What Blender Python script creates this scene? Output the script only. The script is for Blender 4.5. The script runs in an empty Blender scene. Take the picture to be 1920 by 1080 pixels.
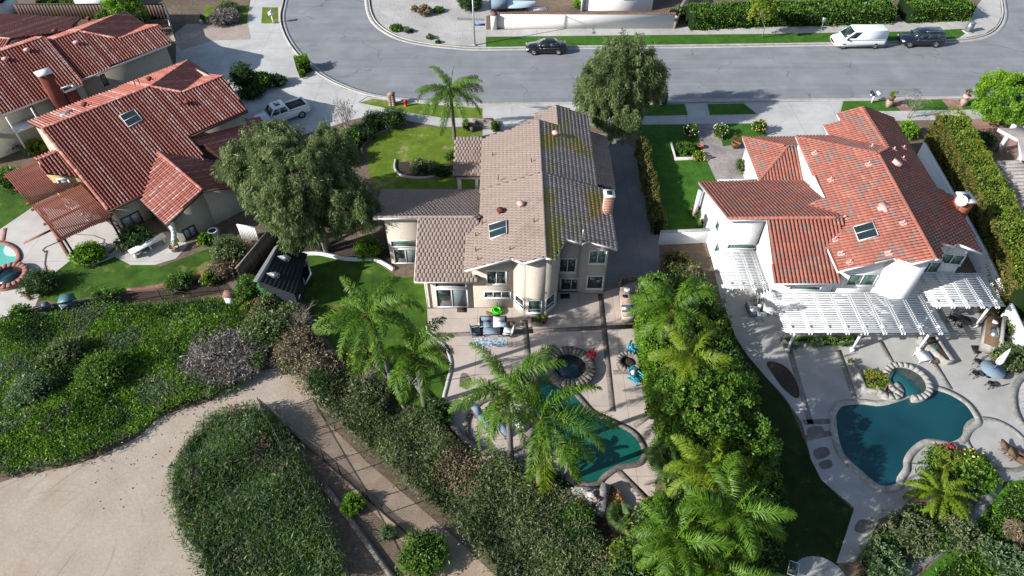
import bpy, math, random
import numpy as np
from mathutils import Vector, Matrix
RNG = np.random.default_rng(7); random.seed(7)
R = math.radians
sc = bpy.context.scene
# ---------------------------------------------------------------- camera, sky, sun, exposure
PITCH, CAMH, FOC = 46.5, 39.0, 1280.0
cam = bpy.data.objects.new('camera', bpy.data.cameras.new('camera'))
sc.collection.objects.link(cam)
cam.location = (0, 0, CAMH); cam.rotation_euler = (R(90 - PITCH), 0, 0)
cam.data.sensor_width = 36; cam.data.lens = 24; cam.data.clip_end = 1000
sc.camera = cam
SUN_EL, SUN_TO = 29.0, 21.0          # elevation; shadows run towards +X turned 21 deg to +Y
w = bpy.data.worlds.new('World'); sc.world = w; w.use_nodes = True
nt = w.node_tree; bg = nt.nodes['Background']
sky = nt.nodes.new('ShaderNodeTexSky'); sky.sky_type = 'NISHITA'; sky.sun_disc = False
sky.sun_elevation = R(SUN_EL)
sdir = Vector((-math.cos(R(SUN_TO)) * math.cos(R(SUN_EL)), -math.sin(R(SUN_TO)) * math.cos(R(SUN_EL)), math.sin(R(SUN_EL))))
sky.sun_rotation = math.atan2(sdir.x, sdir.y)
nt.links.new(sky.outputs[0], bg.inputs[0]); bg.inputs[1].default_value = 0.10
sun = bpy.data.objects.new('sun', bpy.data.lights.new('sun', 'SUN')); sc.collection.objects.link(sun)
sun.data.energy = 5.0; sun.data.angle = R(0.5); sun.data.color = (1, .98, .945)
sun.rotation_euler = sdir.to_track_quat('Z', 'Y').to_euler()
vs = sc.view_settings
vs.view_transform = 'Standard'; vs.look = 'None'; vs.gamma = 1; vs.exposure = 0.76; vs.use_curve_mapping = False
sc.cycles.max_bounces = 5; sc.cycles.diffuse_bounces = 3; sc.cycles.glossy_bounces = 3; sc.cycles.transmission_bounces = 2
COL = sc.collection
# ---------------------------------------------------------------- survey helper: photo sight line -> point at height z
S_, C_ = math.sin(R(PITCH)), math.cos(R(PITCH))
def at(px, py, z=0.0):
    u = (px - 960) / FOC; v = (540 - py) / FOC
    dz = -S_ + v * C_; t = (z - CAMH) / dz
    return (u * t, (C_ + v * S_) * t, z)
def xy(px, py, z=0.0): return at(px, py, z)[:2]
# ---------------------------------------------------------------- materials
def newmat(name):
    m = bpy.data.materials.new(name); m.use_nodes = True
    return m, m.node_tree, m.node_tree.nodes['Principled BSDF']
def noise(nt, co, scale, det=5, rough=.6):
    n = nt.nodes.new('ShaderNodeTexNoise'); n.inputs['Scale'].default_value = scale
    n.inputs['Detail'].default_value = det; n.inputs['Roughness'].default_value = rough
    nt.links.new(co, n.inputs['Vector']); return n.outputs[0]
def ramp(nt, fac, stops, interp='LINEAR'):
    r = nt.nodes.new('ShaderNodeValToRGB'); r.color_ramp.interpolation = interp
    e = r.color_ramp.elements
    while len(e) < len(stops): e.new(.5)
    for k, (p, c) in enumerate(stops):
        e[k].position = p; e[k].color = (*c, 1)
    nt.links.new(fac, r.inputs[0]); return r.outputs[0]
def mixc(nt, fac, a, b, mode='MIX'):
    m = nt.nodes.new('ShaderNodeMix'); m.data_type = 'RGBA'; m.blend_type = mode
    for k, s in ((0, fac), (6, a), (7, b)):
        if isinstance(s, (int, float)): m.inputs[k].default_value = s
        elif isinstance(s, tuple): m.inputs[k].default_value = (*s, 1)
        else: nt.links.new(s, m.inputs[k])
    return m.outputs[2]
def bumpn(nt, p, h, strength, dist=.03):
    b = nt.nodes.new('ShaderNodeBump'); b.inputs['Strength'].default_value = strength; b.inputs['Distance'].default_value = dist
    nt.links.new(h, b.inputs['Height']); nt.links.new(b.outputs[0], p.inputs['Normal'])
def scal(c, k): return tuple(x * k for x in c)
def pm(name, c1, c2=None, scale=2.0, big=.25, rough=.85, bump=.3, fine=14, spec=.3, stain=None, metal=0, lo=.35, hi=.65, bigamt=.35):
    m, nt, p = newmat(name)
    co = nt.nodes.new('ShaderNodeTexCoord').outputs['Object']
    c2 = c2 or scal(c1, .75)
    col = ramp(nt, noise(nt, co, scale), [(lo, c2), (hi, c1)])
    if bigamt: 
        dk = ramp(nt, noise(nt, co, big, 3), [(.38, (1 - bigamt,) * 3), (.62, (1, 1, 1))])
        col = mixc(nt, 1.0, col, dk, 'MULTIPLY')
    if stain:
        sf = ramp(nt, noise(nt, co, stain[1], 4), [(stain[2], (0, 0, 0)), (stain[2] + .08, (1, 1, 1))])
        col = mixc(nt, sf, col, stain[0])
    f = noise(nt, co, fine, 3, .7)
    if bump:
        col = mixc(nt, 1.0, col, ramp(nt, f, [(.3, (.8,) * 3), (.7, (1.12,) * 3)]), 'MULTIPLY')
        bumpn(nt, p, f, bump)
    nt.links.new(col, p.inputs['Base Color'])
    p.inputs['Roughness'].default_value = rough; p.inputs['Specular IOR Level'].default_value = spec; p.inputs['Metallic'].default_value = metal
    return m
def flat(name, c, rough=.6, metal=0, spec=.4, coat=0):
    m, nt, p = newmat(name)
    co = nt.nodes.new('ShaderNodeTexCoord').outputs['Object']
    col = mixc(nt, 1.0, (*c,), ramp(nt, noise(nt, co, 6, 4), [(.3, (.86,) * 3), (.7, (1.05,) * 3)]), 'MULTIPLY')
    nt.links.new(col, p.inputs['Base Color'])
    p.inputs['Roughness'].default_value = rough; p.inputs['Metallic'].default_value = metal; p.inputs['Specular IOR Level'].default_value = spec
    p.inputs['Coat Weight'].default_value = coat
    return m
def tintm(name, stops, rough=.7, transl=0, wear=None, spec=.3):
    m, nt, p = newmat(name)
    a = nt.nodes.new('ShaderNodeAttribute'); a.attribute_name = 'tint'
    col = ramp(nt, a.outputs['Fac'], stops)
    if wear:
        g = nt.nodes.new('ShaderNodeNewGeometry').outputs['Position']
        f = ramp(nt, noise(nt, g, wear[1], 5), [(wear[2], (0, 0, 0)), (wear[2] + .12, (1, 1, 1))])
        col = mixc(nt, f, col, wear[0])
        f2 = ramp(nt, noise(nt, g, 9, 4), [(.3, (.78,) * 3), (.7, (1.1,) * 3)])
        col = mixc(nt, 1.0, col, f2, 'MULTIPLY')
    nt.links.new(col, p.inputs['Base Color']); p.inputs['Roughness'].default_value = rough
    p.inputs['Specular IOR Level'].default_value = spec
    if transl:
        t = nt.nodes.new('ShaderNodeBsdfTranslucent'); nt.links.new(col, t.inputs[0])
        mx = nt.nodes.new('ShaderNodeMixShader'); mx.inputs[0].default_value = transl
        nt.links.new(p.outputs[0], mx.inputs[1]); nt.links.new(t.outputs[0], mx.inputs[2])
        nt.links.new(mx.outputs[0], nt.nodes['Material Output'].inputs[0])
    return m
# ---------------------------------------------------------------- mesh builder
ORIG = {}
class MB:
    def __init__(s): s.v = []; s.f = []; s.n = 0
    def add(s, v, f, mi=0, tint=.5):
        v = np.asarray(v, float).reshape(-1, 3)
        if isinstance(f, np.ndarray): s.f.append((f + s.n, mi, tint))
        else:
            by = {}
            for q in f: by.setdefault(len(q), []).append(q)
            for q in by.values(): s.f.append((np.array(q) + s.n, mi, tint))
        s.v.append(v); s.n += len(v); return s
    def box(s, x0, y0, z0, x1, y1, z1, mi=0, tint=.5):
        v = [(x0, y0, z0), (x1, y0, z0), (x1, y1, z0), (x0, y1, z0), (x0, y0, z1), (x1, y0, z1), (x1, y1, z1), (x0, y1, z1)]
        return s.add(v, [(0, 3, 2, 1), (4, 5, 6, 7), (0, 1, 5, 4), (1, 2, 6, 5), (2, 3, 7, 6), (3, 0, 4, 7)], mi, tint)
    def bar(s, p, q, w, h, mi=0, up=(0, 0, 1), tint=.5):
        p, q = Vector(p), Vector(q); d = (q - p).normalized(); u = Vector(up)
        sd = d.cross(u)
        if sd.length < 1e-4: sd = d.cross(Vector((0, 1, 0)))
        sd.normalize(); u = sd.cross(d); sd *= w / 2; u *= h / 2
        v = [a + b * sd + c * u for a in (p, q) for b, c in ((-1, -1), (1, -1), (1, 1), (-1, 1))]
        return s.add([tuple(x) for x in v], [(0, 1, 2, 3), (7, 6, 5, 4), (0, 4, 5, 1), (1, 5, 6, 2), (2, 6, 7, 3), (3, 7, 4, 0)], mi, tint)
    def prism(s, poly, z0, z1, mi=0, tint=.5):
        n = len(poly); a = sum(poly[i][0] * poly[(i + 1) % n][1] - poly[(i + 1) % n][0] * poly[i][1] for i in range(n))
        if a < 0: poly = poly[::-1]
        v = [(p[0], p[1], z0) for p in poly] + [(p[0], p[1], z1) for p in poly]
        f = [tuple(range(n, 2 * n)), tuple(range(n - 1, -1, -1))] + [(i, (i + 1) % n, n + (i + 1) % n, n + i) for i in range(n)]
        return s.add(v, f, mi, tint)
    def tube(s, pts, r, n=6, mi=0, tint=.5, cap=True):
        pts = [Vector(p) for p in pts]; m = len(pts); rr = r if hasattr(r, '__len__') else [r] * m
        v = []
        for i, p in enumerate(pts):
            d = (pts[min(i + 1, m - 1)] - pts[max(i - 1, 0)]).normalized()
            a = d.cross(Vector((0, 0, 1)));  a = a if a.length > .05 else d.cross(Vector((0, 1, 0)))
            a.normalize(); b = d.cross(a)
            for k in range(n):
                t = 2 * math.pi * k / n; v.append(tuple(p + (a * math.cos(t) + b * math.sin(t)) * rr[i]))
        f = [(i * n + k, i * n + (k + 1) % n, (i + 1) * n + (k + 1) % n, (i + 1) * n + k) for i in range(m - 1) for k in range(n)]
        if cap: f += [tuple(range(n - 1, -1, -1)), tuple(range((m - 1) * n, m * n))]
        return s.add(v, f, mi, tint)
    def lathe(s, prof, c=(0, 0, 0), n=14, mi=0, tint=.5):
        v = [(c[0] + r * math.cos(2 * math.pi * k / n), c[1] + r * math.sin(2 * math.pi * k / n), c[2] + z) for r, z in prof for k in range(n)]
        m = len(prof)
        f = [(i * n + k, i * n + (k + 1) % n, (i + 1) * n + (k + 1) % n, (i + 1) * n + k) for i in range(m - 1) for k in range(n)]
        f += [tuple(range(n - 1, -1, -1)), tuple(range((m - 1) * n, m * n))]
        return s.add(v, f, mi, tint)
    def ribbon(s, pts, wl, wr, z0, z1, mi=0, closed=False, tint=.5):
        P = np.array([p[:2] for p in pts], float); m = len(P)
        T = (np.roll(P, -1, 0) - np.roll(P, 1, 0)) if closed else np.gradient(P, axis=0)
        T /= np.linalg.norm(T, axis=1)[:, None] + 1e-9; N = np.stack([-T[:, 1], T[:, 0]], 1)
        A, B = P + N * wl, P - N * wr
        v = np.concatenate([np.c_[A, np.full(m, z0)], np.c_[B, np.full(m, z0)], np.c_[A, np.full(m, z1)], np.c_[B, np.full(m, z1)]])
        f = []
        for i in range(m if closed else m - 1):
            j = (i + 1) % m
            f += [(2 * m + i, 3 * m + i, 3 * m + j, 2 * m + j), (i, 2 * m + i, 2 * m + j, j), (m + i, m + j, 3 * m + j, 3 * m + i)]
        if not closed: f += [(0, m, 3 * m, 2 * m), (m - 1, 3 * m - 1, 4 * m - 1, 2 * m - 1)]
        return s.add(v, f, mi, tint)
    def blob(s, c, r, n=9, m=6, jit=.15, mi=0, tint=.5, rng=None, flatb=True):
        rg = rng or RNG; v = []
        for i in range(m + 1):
            th = math.pi * i / m
            for k in range(n):
                ph = 2 * math.pi * k / n; q = 1 + rg.uniform(-jit, jit)
                z = math.cos(th) * r[2] * q
                if flatb: z = max(z, -.25 * r[2])
                v.append((c[0] + math.sin(th) * math.cos(ph) * r[0] * q, c[1] + math.sin(th) * math.sin(ph) * r[1] * q, c[2] + z))
        f = [(i * n + k, (i + 1) * n + k, (i + 1) * n + (k + 1) % n, i * n + (k + 1) % n) for i in range(m) for k in range(n)]
        return s.add(v, f, mi, tint)
    def mesh(s, name, mats, off=(0, 0, 0), smooth=False):
        V = np.concatenate(s.v) - np.array(off, float) if s.v else np.zeros((0, 3))
        me = bpy.data.meshes.new(name)
        me.vertices.add(len(V)); me.vertices.foreach_set('co', V.astype(np.float32).ravel())
        tot = [np.full(len(f), f.shape[1]) for f, _, _ in s.f]
        tot = np.concatenate(tot); st = np.concatenate([[0], np.cumsum(tot)[:-1]]).astype(np.int32)
        idx = np.concatenate([f.ravel() for f, _, _ in s.f]).astype(np.int32)
        me.loops.add(len(idx)); me.polygons.add(len(tot))
        me.polygons.foreach_set('loop_start', st); me.loops.foreach_set('vertex_index', idx)
        mi = np.concatenate([np.broadcast_to(np.asarray(m), (len(f),)) for f, m, _ in s.f]).astype(np.int32)
        ti = np.concatenate([np.broadcast_to(np.asarray(t, float), (len(f),)) for f, _, t in s.f]).astype(np.float32)
        me.polygons.foreach_set('material_index', mi)
        me.attributes.new('tint', 'FLOAT', 'FACE').data.foreach_set('value', ti)
        if smooth: me.polygons.foreach_set('use_smooth', np.ones(len(tot), bool))
        for m in (mats if isinstance(mats, (list, tuple)) else [mats]): me.materials.append(m)
        me.update(calc_edges=True); return me
    def build(s, name, mats, parent=None, off=None, smooth=False, world=False, kind=None):
        """off: mesh base point, becomes the object's location; world: coords are world coords under an un-rotated thing"""
        o3 = off or (0, 0, 0)
        if world and parent is not None: o3 = ORIG[parent.name]
        o = bpy.data.objects.new(name, s.mesh(name, mats, o3, smooth)); COL.objects.link(o)
        if parent is not None:
            o.parent = parent
            if parent.name in ORIG: ORIG[o.name] = ORIG[parent.name]
        if off: o.location = off
        if kind: o['kind'] = kind
        return o
def tag(o, label, cat, group=None):
    o['label'] = label; o['category'] = cat
    if group: o['group'] = group
    return o
def thing(name, label, cat, loc=(0, 0, 0), rz=0, group=None):
    o = bpy.data.objects.new(name, None); COL.objects.link(o); o.empty_display_size = .3
    o.location = loc; o.rotation_euler = (0, 0, rz); ORIG[o.name] = tuple(loc)
    return tag(o, label, cat, group)
def copy_tree(o, parent=None):
    c = o.copy(); COL.objects.link(c); c.parent = parent
    for ch in list(o.children): copy_tree(ch, c)
    return c
def place(o, x, y, z=0, rz=0, label=None):
    o.location = (x, y, z); o.rotation_euler = (0, 0, rz)
    if label: o['label'] = label
    return o
def cr(pts, closed=True, n=6):
    P = np.array(pts, float); m = len(P); out = []
    for i in range(m if closed else m - 1):
        if closed: a, b, c, d = P[(i - 1) % m], P[i], P[(i + 1) % m], P[(i + 2) % m]
        else: a, b, c, d = P[max(i - 1, 0)], P[i], P[i + 1], P[min(i + 2, m - 1)]
        for k in range(n):
            t = k / n
            out.append(.5 * ((2 * b) + (c - a) * t + (2 * a - 5 * b + 4 * c - d) * t * t + (3 * b - a - 3 * c + d) * t ** 3))
    if not closed: out.append(P[-1])
    return [tuple(p) for p in out]
def W(pts, z=0): return [xy(*p, z) for p in pts]
def inpoly(x, y, poly):
    P = np.asarray(poly); r = np.zeros(x.shape, bool); j = len(P) - 1
    for i in range(len(P)):
        xi, yi = P[i][0], P[i][1]; xj, yj = P[j][0], P[j][1]
        if yi != yj:
            r ^= ((yi > y) != (yj > y)) & (x < (xj - xi) * (y - yi) / (yj - yi) + xi)
        j = i
    return r
NSH = 0
def sheet(name, poly, z, mat, world=False, smooth=0, kind='structure'):
    P = poly if world else W(poly)
    if smooth: P = cr(P, True, smooth)
    n = len(P); a = sum(P[i][0] * P[(i + 1) % n][1] - P[(i + 1) % n][0] * P[i][1] for i in range(n))
    if a < 0: P = P[::-1]
    global NSH; NSH += 1; z += NSH * .00005
    o = MB().add([(p[0], p[1], z) for p in P], [tuple(range(n))]).build(name, mat)
    o['kind'] = kind; return o
def circ(cx, cy, r, n=28, sx=1, sy=1): return [(cx + r * sx * math.cos(2 * math.pi * k / n), cy + r * sy * math.sin(2 * math.pi * k / n)) for k in range(n)]
# ================================================================ materials
M = {}
M['soil'] = pm('soil', (.20, .145, .10), (.12, .085, .06), 3, .15, bump=.6)
M['mulch'] = pm('mulch', (.075, .05, .035), (.04, .028, .02), 5, .3, bump=.8, fine=25)
M['dirt'] = pm('dirt', (.40, .335, .28), (.34, .28, .232), .5, .09, bump=.5, fine=11, bigamt=.22, stain=((.36, .27, .19), .35, .62))
M['path'] = pm('dirt_path', (.36, .275, .20), (.27, .20, .14), .9, .3, bump=.6, fine=12)
def dirtmat():
    m, nt, p = newmat('dirt'); co = nt.nodes.new('ShaderNodeTexCoord').outputs['Object']
    c = ramp(nt, noise(nt, co, .5, 7, .65), [(.3, (.30, .245, .195)), (.7, (.37, .31, .252))])
    c = mixc(nt, ramp(nt, noise(nt, co, .3, 4), [(.60, (0,) * 3), (.7, (.7,) * 3)]), c, (.33, .25, .175))
    cx, cy = xy(330, 1120); ms = []
    for dx, dy, fr, ph in ((0, 0, 2.6, 0), (-9, 2, 3.3, 7)):
        sub_ = nt.nodes.new('ShaderNodeVectorMath'); sub_.operation = 'SUBTRACT'; nt.links.new(co, sub_.inputs[0]); sub_.inputs[1].default_value = (cx + dx, cy + dy, 0)
        ln = nt.nodes.new('ShaderNodeVectorMath'); ln.operation = 'LENGTH'; nt.links.new(sub_.outputs[0], ln.inputs[0])
        cb = nt.nodes.new('ShaderNodeCombineXYZ'); mu = nt.nodes.new('ShaderNodeMath'); mu.operation = 'MULTIPLY'; mu.inputs[1].default_value = fr; nt.links.new(ln.outputs['Value'], mu.inputs[0]); nt.links.new(mu.outputs[0], cb.inputs[0])
        mp = nt.nodes.new('ShaderNodeVectorMath'); mp.operation = 'MULTIPLY_ADD'; mp.inputs[1].default_value = (.12, .12, 0); mp.inputs[2].default_value = (0, 0, ph); nt.links.new(co, mp.inputs[0])
        ad = nt.nodes.new('ShaderNodeVectorMath'); nt.links.new(cb.outputs[0], ad.inputs[0]); nt.links.new(mp.outputs[0], ad.inputs[1])
        tr_ = ramp(nt, noise(nt, ad.outputs[0], 1.0, 3, .6), [(.30, (.80, .78, .75)), (.42, (1, 1, 1)), (.75, (1.05, 1.05, 1.05))])
        msk = ramp(nt, noise(nt, co, .16 + .05 * ph / 7, 3), [(.42, (0,) * 3), (.56, (1,) * 3)])
        c = mixc(nt, msk, c, mixc(nt, 1., c, tr_, 'MULTIPLY'))
    f = noise(nt, co, 6, 5, .75); c = mixc(nt, 1., c, ramp(nt, f, [(.3, (.82,) * 3), (.7, (1.1,) * 3)]), 'MULTIPLY')
    nt.links.new(c, p.inputs['Base Color']); p.inputs['Roughness'].default_value = .95; bumpn(nt, p, f, .5, .03); return m
M['dirt'] = dirtmat()
def pathmat():
    m, nt, p = newmat('dirt_path'); co = nt.nodes.new('ShaderNodeTexCoord').outputs['Object']
    a = ramp(nt, noise(nt, co, .9, 6), [(.3, (.24, .175, .12)), (.7, (.35, .265, .19))]); b = ramp(nt, noise(nt, co, .6, 6), [(.3, (.32, .26, .21)), (.7, (.40, .335, .275))])
    sx = nt.nodes.new('ShaderNodeSeparateXYZ'); nt.links.new(co, sx.inputs[0]); ad = nt.nodes.new('ShaderNodeMath'); ad.operation = 'MULTIPLY_ADD'; ad.inputs[1].default_value = 5.0
    nt.links.new(noise(nt, co, .5, 5), ad.inputs[0]); nt.links.new(sx.outputs[0], ad.inputs[2])
    mr = nt.nodes.new('ShaderNodeMapRange'); nt.links.new(ad.outputs[0], mr.inputs[0]); x0 = xy(500, 745)[0]; x1 = xy(590, 780)[0]; mr.inputs[1].default_value = x0 + 2.5; mr.inputs[2].default_value = x1 + 2.5
    c = mixc(nt, mr.outputs[0], b, a); f = noise(nt, co, 7, 5, .75); c = mixc(nt, 1., c, ramp(nt, f, [(.3, (.75,) * 3), (.7, (1.15,) * 3)]), 'MULTIPLY')
    nt.links.new(c, p.inputs['Base Color']); p.inputs['Roughness'].default_value = .95; bumpn(nt, p, f, .6, .03); return m
M['path'] = pathmat()
M['track'] = pm('tyre_track', (.33, .27, .22), (.29, .235, .19), 1.5, .3, bump=.4, fine=16)
M['shadetone_lawn'] = pm('shade_darkened_lawn', (.026, .048, .010), (.016, .03, .008), 1.1, .22, bump=1.2, fine=7, bigamt=.3, stain=((.05, .045, .02), .5, .62), spec=.1)  # lawn green darkened: the tree belt's shade is put into the colour
def asphalt():
    m, nt, p = newmat('asphalt'); co = nt.nodes.new('ShaderNodeTexCoord').outputs['Object']
    mp = nt.nodes.new('ShaderNodeMapping'); mp.inputs['Scale'].default_value = (.05, .8, 1); nt.links.new(co, mp.inputs[0])
    c = ramp(nt, noise(nt, co, .35, 6), [(.35, (.168, .172, .182)), (.65, (.215, .218, .228))])
    c = mixc(nt, 1., c, ramp(nt, noise(nt, mp.outputs[0], 1.0, 4), [(.35, (.86,) * 3), (.62, (1.06,) * 3)]), 'MULTIPLY')
    f = noise(nt, co, 18, 3, .75)
    c = mixc(nt, 1., c, ramp(nt, f, [(.3, (.88,) * 3), (.7, (1.08,) * 3)]), 'MULTIPLY')
    v = nt.nodes.new('ShaderNodeTexVoronoi'); v.feature = 'DISTANCE_TO_EDGE'; v.inputs['Scale'].default_value = .11
    d = nt.nodes.new('ShaderNodeTexNoise'); d.inputs['Scale'].default_value = .5; nt.links.new(co, d.inputs[0])
    vm = nt.nodes.new('ShaderNodeVectorMath'); vm.operation = 'MULTIPLY_ADD'; vm.inputs[1].default_value = (4, 4, 0)
    nt.links.new(d.outputs[1], vm.inputs[0]); nt.links.new(co, vm.inputs[2]); nt.links.new(vm.outputs[0], v.inputs['Vector'])
    ck = ramp(nt, v.outputs['Distance'], [(.0, (.55,) * 3), (.011, (1, 1, 1))])
    msk = ramp(nt, noise(nt, co, .15, 3), [(.47, (0,) * 3), (.55, (1,) * 3)])
    c = mixc(nt, msk, c, mixc(nt, 1., c, ck, 'MULTIPLY'))
    nt.links.new(c, p.inputs['Base Color']); p.inputs['Roughness'].default_value = .85; bumpn(nt, p, f, .25, .01); return m
M['asphalt'] = asphalt()
def jointed(name, c1, c2, sx, sy, rot=0, joint=.55, stain=None, fine=16):
    m, nt, p = newmat(name); co = nt.nodes.new('ShaderNodeTexCoord').outputs['Object']
    c = ramp(nt, noise(nt, co, .8, 6), [(.3, c2), (.7, c1)])
    c = mixc(nt, 1., c, ramp(nt, noise(nt, co, .18, 3), [(.35, (.8,) * 3), (.6, (1,) * 3)]), 'MULTIPLY')
    if stain: c = mixc(nt, ramp(nt, noise(nt, co, stain[1], 5), [(stain[2], (0,) * 3), (stain[2] + .06, (1,) * 3)]), c, stain[0])
    f = noise(nt, co, fine, 3, .7)
    c = mixc(nt, 1., c, ramp(nt, f, [(.3, (.9,) * 3), (.7, (1.06,) * 3)]), 'MULTIPLY')
    b = nt.nodes.new('ShaderNodeTexBrick'); b.offset = 0; b.inputs['Scale'].default_value = 1
    b.inputs['Brick Width'].default_value = sx; b.inputs['Row Height'].default_value = sy; b.inputs['Mortar Size'].default_value = .018
    b.inputs['Mortar Smooth'].default_value = .1; b.inputs[1].default_value = b.inputs[2].default_value = (1, 1, 1, 1); b.inputs[3].default_value = (joint,) * 3 + (1,)
    mp = nt.nodes.new('ShaderNodeMapping'); mp.inputs['Rotation'].default_value = (0, 0, rot); nt.links.new(co, mp.inputs[0]); nt.links.new(mp.outputs[0], b.inputs[0])
    c = mixc(nt, 1., c, b.outputs[0], 'MULTIPLY')
    nt.links.new(c, p.inputs['Base Color']); p.inputs['Roughness'].default_value = .8; bumpn(nt, p, f, .2, .01); return m
M['walk'] = jointed('sidewalk_concrete', (.44, .425, .40), (.36, .345, .325), 3.0, 60)
M['drive'] = jointed('driveway_concrete', (.47, .46, .44), (.39, .38, .36), 4.2, 4.0)
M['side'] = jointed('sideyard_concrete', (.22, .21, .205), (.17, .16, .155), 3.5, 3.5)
M['patioB'] = jointed('warm_patio_concrete', (.49, .41, .35), (.40, .33, .28), 2.6, 2.6, stain=((.42, .27, .14), .22, .70))
M['patioC'] = jointed('grey_patio_concrete', (.37, .358, .33), (.295, .285, .265), 40, 40, stain=((.19, .15, .12), .2, .71))
M['patioA'] = jointed('pale_patio_concrete', (.50, .47, .43), (.42, .395, .36), 40, 40)
M['dampC'] = pm('damp_concrete', (.19, .165, .145), (.14, .12, .105), 3, .3, bump=.2)
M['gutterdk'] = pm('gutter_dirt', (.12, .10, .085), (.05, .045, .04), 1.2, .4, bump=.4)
M['kerb'] = pm('kerb_concrete', (.46, .44, .41), (.36, .345, .325), 2, .3, bump=.2, bigamt=.2)
M['drainc'] = pm('old_concrete', (.27, .235, .195), (.17, .145, .12), 2, .4, bump=.5)
M['gravel'] = pm('gravel', (.50, .475, .445), (.24, .225, .21), 7, .3, bump=1.0, fine=9, lo=.3, hi=.6, bigamt=.2)
M['gravel2'] = pm('tan_gravel', (.44, .36, .30), (.25, .205, .17), 7, .3, bump=1.0, fine=9, lo=.3, hi=.6, bigamt=.2)
M['dg'] = pm('decomposed_granite', (.47, .44, .41), (.40, .375, .35), 1.5, .3, bump=.3, bigamt=.15)
M['paver'] = pm('paver', (.36, .32, .30), (.24, .21, .20), 6, .4, bump=.6, fine=7)
M['brickwalk'] = pm('brick_walk', (.36, .20, .16), (.25, .14, .11), 5, .4, bump=.6, fine=8)
M['lawn'] = pm('lawn', (.066, .14, .014), (.035, .085, .01), 1.1, .22, bump=1.2, fine=7, bigamt=.35, stain=((.14, .15, .04), .5, .60), spec=.15)
M['lawn2'] = pm('mown_lawn', (.055, .15, .014), (.035, .10, .01), 1.5, .3, bump=1.1, fine=7, bigamt=.25, spec=.15)
M['drylawn'] = pm('dry_lawn', (.135, .195, .02), (.085, .14, .013), 1.2, .3, bump=1.2, fine=7, bigamt=.2, stain=((.25, .205, .10), .35, .60), spec=.15)
M['band'] = pm('slate_band', (.21, .175, .15), (.105, .09, .078), 5, .6, bump=.9, fine=9)
M['bandC'] = pm('grey_slate_band', (.27, .265, .235), (.17, .165, .15), 4, .6, bump=.7, fine=9)
M['stone'] = pm('ledge_stone', (.30, .265, .225), (.13, .11, .095), 4, .6, bump=1.0, fine=8)
M['coping'] = pm('stone_coping', (.42, .40, .36), (.28, .265, .235), 4, .6, bump=.6, fine=9)
M['redcop'] = pm('red_brick_coping', (.36, .17, .13), (.26, .115, .09), 5, .6, bump=.6, fine=9)
M['brick'] = pm('red_brick', (.42, .13, .07), (.30, .085, .045), 5, .6, bump=.6)
M['brickdk'] = pm('dark_red_brick', (.20, .052, .034), (.15, .04, .026), 5, .6, bump=.5)
def water(name, deep, shallow, sc_=.12):
    m, nt, p = newmat(name); co = nt.nodes.new('ShaderNodeTexCoord').outputs['Object']
    nt.links.new(ramp(nt, noise(nt, co, sc_, 2), [(.35, deep), (.65, shallow)]), p.inputs['Base Color'])
    p.inputs['Roughness'].default_value = .08; p.inputs['Specular IOR Level'].default_value = .5
    bumpn(nt, p, noise(nt, co, 2.6, 5), .45, .05); return m
M['waterB'] = water('green_pool_water', (.005, .068, .052), (.008, .10, .074), .3)
M['waterC'] = water('teal_pool_water', (.004, .033, .044), (.007, .054, .066), .2)
M['waterA'] = water('bright_pool_water', (.07, .34, .27), (.13, .44, .35))
M['waterDk'] = water('spa_water', (.006, .02, .028), (.01, .035, .045))
M['waterSpaC'] = water('spa_teal_water', (.006, .05, .056), (.012, .085, .088))
M['step'] = flat('pool_step', (.006, .055, .066), .3)
M['stepA'] = flat('pale_pool_step', (.50, .62, .56), .3)
M['stuccoB'] = pm('tan_stucco', (.47, .405, .34), (.42, .36, .30), 8, .3, bump=.5, fine=14, bigamt=.12)
M['stuccoC'] = pm('white_stucco', (.70, .70, .69), (.66, .66, .65), 8, .3, bump=.4, fine=14, bigamt=.06)
M['stuccoA'] = pm('beige_stucco', (.40, .36, .285), (.35, .31, .245), 8, .3, bump=.5, fine=14, bigamt=.12)
M['stuccoT'] = pm('ochre_stucco', (.40, .30, .14), None, 8, .3, bump=.4, bigamt=.1)
M['white'] = flat('white_paint', (.66, .665, .665), .5)
M['offwhite'] = flat('offwhite_paint', (.66, .65, .62), .5)
M['fascia'] = flat('brown_fascia', (.11, .055, .04), .6)
M['darkwood'] = flat('dark_wood', (.07, .04, .028), .7)
M['redwood'] = pm('red_stained_wood', (.24, .07, .048), (.17, .05, .035), 5, .5, bump=.3)
M['oldwood'] = pm('weathered_boards', (.25, .22, .185), (.13, .11, .09), 3, .6, bump=.6, fine=10)
M['glass'] = flat('window_glass', (.018, .03, .028), .06, spec=.9)
M['glassg'] = flat('green_window_glass', (.05, .115, .09), .06, spec=.9)
M['glassw'] = flat('curtained_glass', (.30, .36, .37), .1, spec=.8)
M['screen'] = flat('insect_screen', (.12, .15, .165), .5)
M['black'] = flat('black_metal', (.012, .012, .013), .45)
M['grey'] = flat('grey_metal', (.30, .31, .32), .4, .6)
M['steel'] = flat('brushed_steel', (.42, .43, .44), .28, .9)
M['slate'] = pm('dark_shingle', (.022, .027, .034), (.013, .016, .021), 6, .5, bump=.6)
M['deckT'] = pm('red_roof_underlay', (.17, .055, .036), (.12, .04, .026), 4, .4, bump=.3)
M['deckBm'] = pm('shade_dark_brown_underlay', (.035, .028, .026), (.025, .02, .018), 4, .4, bump=.3)  # darker copy of the brown underlay, paints in shade between the tile courses
M['deckB'] = pm('brown_roof_underlay', (.11, .085, .075), (.08, .06, .052), 4, .4, bump=.3)
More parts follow.
